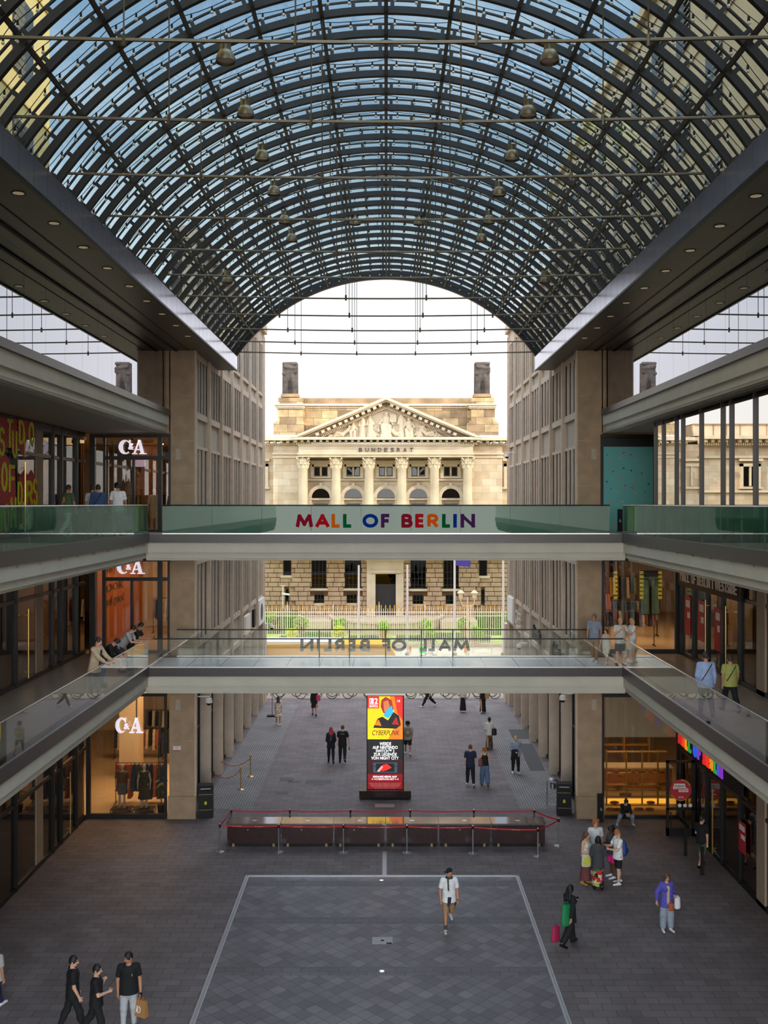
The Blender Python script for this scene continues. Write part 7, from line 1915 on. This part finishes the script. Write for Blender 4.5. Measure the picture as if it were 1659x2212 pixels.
mat('bag_straw', S(180, 140, 90), .8); bag('shoulder_bag', 'straw coloured bag on the person in the black dress', 'bag', p+Vector((.24, -.1, 1.25)), 'bag_straw', (.3, .12, .32))
p, H = hp(1057, 1550, 1618); person('person in a white blouse and long patterned skirt walking away', p, 1.66, PI, 'tan', ('bun', 'black'), ('long', 'offwhite'), ('longskirt', 'leopard'), 'black_metal', W2, ((10, 10, 40, 10), (4, 8, 12, 0)), fem=True)
bag('shoulder_bag', 'black shoulder bag on the person in the long patterned skirt', 'bag', p+Vector((.24, -.08, 1.1)), 'bag_black', (.30, .13, .34), .2)
p, H = hp(1016, 1612, 1697); person('person in a navy T-shirt and black trousers walking away, left of the curly haired one', p, 1.82, PI, 'fair', ('short', 'brown'), ('tee', 'navy'), ('trousers', 'black'), 'white', ((10, 4), (-12, 20)), AH)
p, H = hp(1047, 1620, 1697); person('person with curly ginger hair, black top and wide jeans walking away', p, 1.70, PI, 'fair', ('curly', 'ginger'), ('tank', 'jet'), ('wide', 'jeans'), 'cloth_brown', ((10, 4), (-10, 26)), AH, fem=True)
mat('bag_brown', S(104, 62, 48), .6); bag('shoulder_bag', 'brown shoulder bag on the curly haired person', 'bag', p+Vector((-.2, -.15, 1.25)), 'bag_brown', (.24, .1, .32), .1)
p, H = hp(1114, 1596, 1671); body, T, A, J, hc = person('person in a grey blue jumper and black trousers walking towards the court', p, 1.74, .1, 'fair', ('short', 'blond'), ('long', 'greyblue'), ('trousers', 'black'), 'white', ((6, 3), (-4, 6)), ((2, 8, 10, 2), (6, 10, 70, 30)))
q = world(body, A[-1][2]); t = thing('folded_jacket', 'dark jacket hung over the arm of the person in the grey blue jumper', 'jacket', q); g = Sdf((-.3, -.3, -.5), (.3, .3, .15), .015); g.cap((-.08, 0, .03), (.08, 0, .03), .08, .08, .03); g.cap((-.06, -.02, 0), (-.08, .0, -.34), .09, .11, .05); g.cap((.08, 0, 0), (.05, .02, -.26), .08, .09, .05); g.build('cloth', 'wear_jet', t)
# --- court, right
p, H = hp(1348, 1724, 1779); body, T, A, J, hc = person('person in a black top and jeans squatting before the golden window', p, 1.66, 0, 'fair', ('bun', 'black'), ('long', 'jet'), ('trousers', 'lightjeans'), 'white', ((96, 128, 22), (96, 128, 22)), ((42, 4, 46, 24), (42, 4, 46, 24)), lean=30, head=(0, 22), squat=True, fem=True)
p, H = hp(1265, 1798, 1909); body, T, A, J, hc = person('person with long brown hair, white top and long maroon skirt, left in the group', p, 1.70, .85, 'fair', ('long', 'brown'), ('tank', 'offwhite'), ('longskirt', 'maroon'), 'cloth_gold', ST, ((0, 6, 20, 10), (4, 16, 78, 34)), fem=True, h=.0105)
mat('bag_canvas', S(206, 198, 164), .8); q = world(body, A[-1][1].lerp(A[-1][2], .5)); tb = bag('tote_bag', 'cream canvas tote bag with a yellow print on the long haired person', 'bag', q, 'bag_canvas', (.36, .12, .42), .1)
MB().box(-.12, .12, -.085, -.078, -.36, -.27).ell((.0, -.08, -.18), (.08, .012, .07), 10, 6).build('print', 'poster_lime', tb, local=True)
p, H = hp(1286, 1771, 1886); person('person in a plain white T-shirt with ginger hair at the back of the group', p, 1.82, .12, 'fair', ('curly', 'ginger'), ('tee', 'white'), ('trousers', 'jeans'), 'white', ST, AH, h=.0105)
p, H = hp(1292, 1806, 1921); person('person in a charcoal blazer and long patchwork skirt, back to the camera, in the group', p, 1.70, PI-.15, 'tan', ('bob', 'black'), ('jacket', 'charcoal'), ('longskirt', 'patchwork'), 'black_metal', ST, ((10, 14, 40, 10), (12, 16, 60, 30)), fem=True, h=.0105)
p, H = hp(1322, 1780, 1896); person('person in dark top and bright pink shorts, half hidden in the group', p, 1.72, -1.2, 'dark', ('curly', 'black'), ('tee', 'charcoal'), ('shorts', 'pink'), 'white', ST, ((20, 6, 70, 10), (20, 6, 70, 10)), head=(0, 20), h=.0105)
p, H = hp(1335, 1791, 1910); body, T, A, J, hc = person('person in a white T-shirt and black shorts with a blue backpack, right of the group', p, 1.80, -1.35, 'fair', ('short', 'ginger'), ('tee', 'white'), ('shorts', 'black'), 'white', ((4, 3), (-6, 4)), ((26, 6, 74, 8), (32, 6, 70, 14)), head=(0, 28), h=.0105)
mat('bag_blue', S(28, 62, 128), .6); bag('backpack', 'blue backpack on the person at the right of the group', 'backpack', world(body, T(0, .105, .27)), 'bag_blue', (.32, .18, .5), -1.35+PI, 'pack')
mat('phone_black', S(16, 16, 18), .2)
def phone(body, A, s, label, rz=0.0):
    o = MB().bbox((0, 0, 0), (.075, .012, .15), 0, .5).build('phone', 'phone_black'); o.location = world(body, A[s][2]+A[s][3]*.10+Vector((0, -.03, .02))); o.rotation_euler = (0, 0, body.rotation_euler.z+rz); tag(o, label, 'phone', 'phones in hands')
phone(body, A, 1, 'phone in the hands of the person with the blue backpack')
p, H = hp(1516, 1752, 1873); person('person in a black T-shirt and dark shorts walking to the right hand doors', p, 1.80, 2.3, 'fair', ('short', 'black'), ('tee', 'jet'), ('shorts', 'green'), 'black_metal', ((16, 4), (-18, 20)), ((6, 8, 60, 20), (-8, 10, 10, 0)), head=(-20, 4), h=.0105)
p, H = hp(970, 1869, 2009)
def cap_man(body, T, A, J, hc, Rh, k):
    g = Sdf(T(0, 0, -.2)-Vector((.3, .3, .1)), T(0, 0, .4)+Vector((.3, .3, .1)), .0105)
    for i in range(14):
        a = 2*PI*i/14; b = 2*PI*(i+1)/14; g.cap(T(.089*math.cos(a), .072*math.sin(a), .035), T(.089*math.cos(b), .072*math.sin(b), .035), .013*k, .013*k, .01)
    g.cap(T(-.02, -.08, .03), T(-.03, -.085, -.09), .018*k, .014*k, .01); g.cap(T(.01, -.085, .03), T(.0, -.09, -.05), .014*k, .012*k, .01); g.cap(T(.085, -.01, .02), T(.095, .0, -.10), .018*k, .022*k, .01)
    g.build('tied_jumper', 'wear_navy', body)
    g = Sdf(T(0, 0, .1)-Vector((.3, .3, .1)), T(0, 0, .4)+Vector((.3, .3, .1)), .010)
    for i in range(12):
        a = 2*PI*i/12; b = 2*PI*(i+1)/12; g.cap(T(.05*math.cos(a), -.005+.048*math.sin(a), .332), T(.05*math.cos(b), -.005+.048*math.sin(b), .332), .013*k, .013*k, .01)
    g.cap(T(-.03, -.065, .32), T(-.026, -.10, .16), .015*k, .013*k, .01); g.build('scarf', 'wear_charcoal', body)
    for s in (1, -1):
        hj, kn, an, toe, heel = J[s]; g = Sdf(an-Vector((.09, .09, .09)), an+Vector((.09, .09, .17)), .010); g.cap(an, an.lerp(kn, .28), .026*k, .027*k, .01, flat=True); g.build('sock', 'wear_charcoal', body)
    sj, el, wr, wd = A[1]; g = Sdf(wr-Vector((.06, .06, .06)), wr+Vector((.06, .06, .06)), .008); g.cap(wr-wd*.018, wr+wd*.006, .020*k, .020*k, .0, True, True); g.build('wristwatch', 'wear_jet', body)
person('person in a black cap, white T-shirt and khaki shorts walking across the square', p, 1.84, .12, 'tan', ('cap', 'black'), ('tee', 'white'), ('shorts', 'khaki'), 'offwhite', ((-20, 42), (10, 2)), ((4, 10, 14, 0), (-2, 14, 16, 2)), head=(-62, 4), h=.009, extra=cap_man)
p, H = hp(1231, 1920, 2042); body, T, A, J, hc = person('person dressed all in black carrying a green bag and a crimson one', p, 1.74, 2.15, 'tan', ('long', 'black'), ('jacket', 'jet'), ('wide', 'jet'), 'black_metal', ((18, 4), (-20, 22)), ((10, 8, 90, 6), (-22, 16, 8, 0)), head=(10, 12), fem=True, h=.010)
mat('bag_green', S(16, 120, 70), .6); mat('bag_crimson', S(160, 30, 70), .6)
bag('shoulder_bag', 'green shoulder bag on the person dressed all in black', 'bag', world(body, T(-.05, .13, .25)), 'bag_green', (.36, .16, .62), .45); bag('carrier_bag', 'crimson carrier bag hanging from the hand of the person in black', 'bag', world(body, A[-1][2]+A[-1][3]*.09)+Vector((-.42, -.02, -.05)), 'bag_crimson', (.34, .12, .44), .6)
phone(body, A, 1, 'phone held by the person dressed all in black')
p, H = hp(1440, 1899, 2010)
def glasses(body, T, A, J, hc, Rh, k):
    b = MB()
    for s in (1, -1): b.tube([hc+Rh@Vector((s*.019*k+.014*k*math.cos(a), -.062*k, .006*k+.011*k*math.sin(a))) for a in [PI*i/6 for i in range(12)]], .003, 4, True)
    o = b.build('glasses', 'black_metal', body, local=True)
body, T, A, J, hc = person('person in a purple jacket and pale jeans walking towards the camera on the right', p, 1.68, .1, 'fair', ('bob', 'brown'), ('jacket', 'purple', 'beige'), ('wide', 'lightjeans'), 'white', ((3, 2), (4, 8)), ((2, 8, 92, 10), (-4, 30, 4, 0)), fem=True, h=.010, extra=glasses)
bag('waist_bag', 'small orange bag worn in front by the person in the purple jacket', 'bag', world(body, T(.03, -.14, .02)), 'cloth_rust', (.2, .09, .2), .1); bag('tote_bag', 'white bag on the arm of the person in the purple jacket', 'bag', world(body, T(.17, -.06, .10)), 'wear_white', (.22, .12, .34), .3)
# --- front left
mm = ((14, 4), (-22, 28))
p = P(157, 2057, 27827/(2232-VY)); p.z = 0; d_ = p.y; person('person in a black T-shirt at the left of the trio, walking right', p, 1.83, 1.95, 'fair', ('short', 'black'), ('tee', 'jet'), ('trousers', 'black'), 'wear_black', ((-16, 10), (20, 8)), ((4, 8, 16, 0), (4, 8, 20, 4)), head=(-24, 4), h=.009)
p = P(208, 2073, 27827/(2246-VY)); p.z = 0; person('person in a long black T-shirt with a hand at the mouth, middle of the trio', p, 1.78, 1.75, 'fair', ('short', 'black'), ('tee', 'jet'), ('trousers', 'black'), 'wear_black', ((-20, 14), (16, 4)), ((16, 4, 140, 26), (14, 6, 74, 40)), head=(-16, 4), h=.009)
p = P(278, 2056, 27827/(2222-VY)); p.z = 0
def chest_mark(body, T, A, J, hc, Rh, k):
    lettering('shirt_print', '7', 'wear_white', T(.045, -.098, .20), (1, 0, 0), (0, 0, 1), .012*k, .028*k, .01, body)
body, T, A, J, hc = person('person in loose black polo shirt and pale trousers holding a paper bag', p, 1.83, .15, 'tan', ('short', 'black'), ('tee', 'jet'), ('trousers', 'palegrey'), 'wear_black', ((-2, 2), (4, 3)), ((2, 14, 14, -4), (2, 12, 10, 2)), head=(-50, 14), h=.009, stout=1.12, extra=chest_mark)
mat('bag_kraft', S(168, 118, 66), .8); q = world(body, A[1][2]+A[1][3]*.10)
t = thing('paper_bag', 'brown paper carrier bag with a white round print held by the person in pale trousers', 'bag', q+Vector((.02, 0, -.05)), 'bags carried by people', rz=-.5)
MB().hexa([(-.16, -.07, -.45), (.16, -.07, -.45), (.16, .07, -.45), (-.16, .07, -.45), (-.15, -.03, -.06), (.15, -.03, -.06), (.15, .03, -.06), (-.15, .03, -.06)]).build('bag_body', 'bag_kraft', t, local=True)
MB().tube([(-.07, -.03, -.07), (-.05, 0, .03), (.05, 0, .03), (.07, -.03, -.07)], .006, 5).build('handles', 'bag_kraft', t, local=True)
b = MB().tube([(-.04+.05*math.cos(a), -.062, -.28+.075*math.sin(a)) for a in [PI*i/8 for i in range(16)]], .012, 5, True).tube([(-.12, -.062, -.36), (-.09, -.058, -.2), (-.06, -.06, -.30)], .010, 5); b.build('print', 'wear_white', t, local=True)
phone(body, A, 1, 'phone in the hand that also holds the paper bag')
p = P(-9, 2045, 27827/(2184-VY)); p.z = 0; body, T, A, J, hc = person('person cut off by the left picture edge with a pale top and a bag strap', p, 1.74, 2.6, 'tan', ('short', 'brown'), ('tee', 'heather'), ('trousers', 'navy'), 'white', W1, AH, h=.010)
# --- left walkway one floor up: leaning on the rail
b1 = P(205, 1378, 31.7); b1.z = FL1
person('person in a beige shirt over a navy top with both hands on the left rail', b1, 1.84, 1.25, 'fair', ('short', 'dark'), ('jacket', 'beige', 'navy'), ('trousers', 'charcoal'), 'wear_black', ((6, 4), (-4, 2)), ((36, 6, 24, 6), (40, 4, 20, 2)), lean=8, h=.0105)
b2 = P(231, 1389, 33.6); b2.z = FL1; b2.x = -9.3
person('person in a black top bending over the left rail to look down', b2, 1.76, 1.35, 'fair', ('short', 'dark'), ('long', 'jet'), ('trousers', 'jeans'), 'wear_black', ((-6, 4), (4, 6)), ((20, 4, 66, 10), (20, 4, 66, 10)), lean=42, head=(0, 34), h=.0105)
b3 = P(279, 1356, 36.2); b3.z = FL1; b3.x = -9.35
person('person in a pale grey T-shirt with forearms on the left rail near the bridge', b3, 1.80, 1.45, 'fair', ('short', 'black'), ('tee', 'heather'), ('shorts', 'charcoal'), 'wear_black', ((-4, 4), (6, 6)), ((26, 6, 62, 8), (30, 6, 56, 8)), lean=34, head=(0, 10), h=.0105)
b4 = P(296, 1352, 36.85); b4.z = FL1; b4.x = -9.2
body, T, A, J, hc = person('person in a black T-shirt leaning on the rail right at the bridge corner', b4, 1.80, 1.5, 'tan', ('short', 'black'), ('tee', 'jet'), ('trousers', 'black'), 'wear_black', ST, ((30, 6, 58, 6), (36, 6, 52, 8)), lean=30, head=(-10, 10), h=.0105)
phone(body, A, 1, 'phone held out over the rail at the bridge corner')
# --- right end of the lower bridge
p = P(1284, 1327, 38.6); p.z = FL1; body, T, A, J, hc = person('person in a grey blue polo shirt and tan trousers crossing the lower bridge', p, 1.82, -.5, 'tan', ('short', 'grey'), ('tee', 'greyblue'), ('trousers', 'brownpants'), 'white', ((10, 4), (-10, 16)), ((-10, 10, 14, 0), (14, 8, 12, 2)))
bag('backpack', 'grey backpack on the person in the grey blue polo shirt', 'backpack', world(body, T(0, .11, .27)), 'wear_charcoal', (.3, .16, .46), -.5+PI, 'pack')
p = P(1309, 1368, 38.1); p.z = FL1; person('child in a white top and pale shorts on the lower bridge', p, 1.34, -.7, 'fair', ('long', 'brown'), ('tank', 'offwhite'), ('shorts', 'offwhite'), 'white', ((14, 4), (-14, 20)), ((-6, 12, 14, 0), (12, 16, 20, 0)), fem=True)
p = P(1340, 1345, 37.75); p.z = FL1; body, T, A, J, hc = person('person in a white T-shirt and navy shorts behind the bridge rail, hands at the mouth', p, 1.76, .1, 'fair', ('short', 'blond'), ('tee', 'offwhite'), ('shorts', 'navy'), 'cloth_brown', ST, ((30, 16, 112, 44), (34, 14, 116, 44)), head=(8, 14))
p = P(1366, 1354, 38.4); p.z = FL1; body, T, A, J, hc = person('blond person in white T-shirt and grey shorts by the lower bridge end', p, 1.66, -1.3, 'fair', ('bob', 'blond'), ('tee', 'white'), ('shorts', 'palegrey'), 'palegrey', ((4, 3), (-6, 4)), ((30, 6, 56, 10), (30, 6, 56, 10)), head=(0, 14), fem=True)
phone(body, A, 1, 'phone held by the blond person at the bridge end')
# --- right walkway one floor up
def strap(m):
    def f(body, T, A, J, hc, Rh, k):
        g = Sdf(T(0, 0, -.05)-Vector((.3, .3, .1)), T(0, 0, .4)+Vector((.3, .3, .1)), .0105); pr = None
        for i in range(9):
            f_ = i/8; q = T(-.075+.16*f_, .088-.018*abs(f_-.5), .315-.26*f_)
            if pr is not None: g.cap(pr, q, .014, .014, .004)
            pr = q
        g.build('cross_strap', m, body)
    return f
p = Vector(((1523-VX)*28.7/F+.02, 28.7, FL1)); person('person in light blue shirt with dark cross strap walking away along the walkway', p, 1.80, PI, 'tan', ('short', 'dark'), ('long', 'shirtblue'), ('trousers', 'black'), 'wear_black', ((6, 3), (-10, 12)), ((4, 10, 20, 6), (-4, 10, 14, 2)), h=.010, extra=strap('wear_jet'), stout=1.08)
p = Vector(((1577-VX)*29.4/F, 29.4, FL1)); person('person in lime green T-shirt with dark cross strap walking away along the walkway', p, 1.66, PI+.05, 'tan', ('short', 'dark'), ('tee', 'lime'), ('trousers', 'black'), 'wear_black', W1, ((-4, 10, 14, 2), (8, 14, 12, 0)), head=(14, 4), h=.010, extra=strap('wear_jet'), stout=1.12)
# --- upper left walkway
for (px, dd, HH, rz_, lb, sk, hr, tp, bt, sh) in ((147, 35.6, 1.82, PI-.5, 'person in an olive T-shirt with a yellow back print on the upper left walkway', 'tan', ('short', 'dark'), ('tee', 'green'), ('trousers', 'offwhite'), 'white'), (200, 36.4, 1.76, PI, 'person in a pale T-shirt behind the blue jacket on the upper left walkway', 'tan', ('short', 'dark'), ('tee', 'palegrey'), ('trousers', 'charcoal'), 'wear_black'),
        (212, 34.8, 1.76, PI+.1, 'person in a quilted blue jacket with a cross strap on the upper left walkway', 'tan', ('short', 'black'), ('jacket', 'puffer'), ('trousers', 'charcoal'), 'wear_black'), (255, 35.2, 1.82, PI, 'person in a white T-shirt on the upper left walkway in front of the shop door', 'tan', ('curly', 'black'), ('tee', 'white'), ('trousers', 'palegrey'), 'wear_black')):
    p = Vector(((px-VX)*dd/F, dd, FL2))
    def bp(body, T, A, J, hc, Rh, k):
        b = MB().ell(T(0, .108, .20), (.035*k, .012, .06*k), 10, 8); b.build('back_print', 'cloth_gold', body, local=True)
    body, T, A, J, hc = person(lb, p, HH, rz_, sk, hr, tp, bt, sh, W1 if px == 147 else ST, ((0, 10, 16, 2), (8, 12, 20, 4)), extra=bp if px == 147 else (strap('wear_jet') if px == 212 else None))
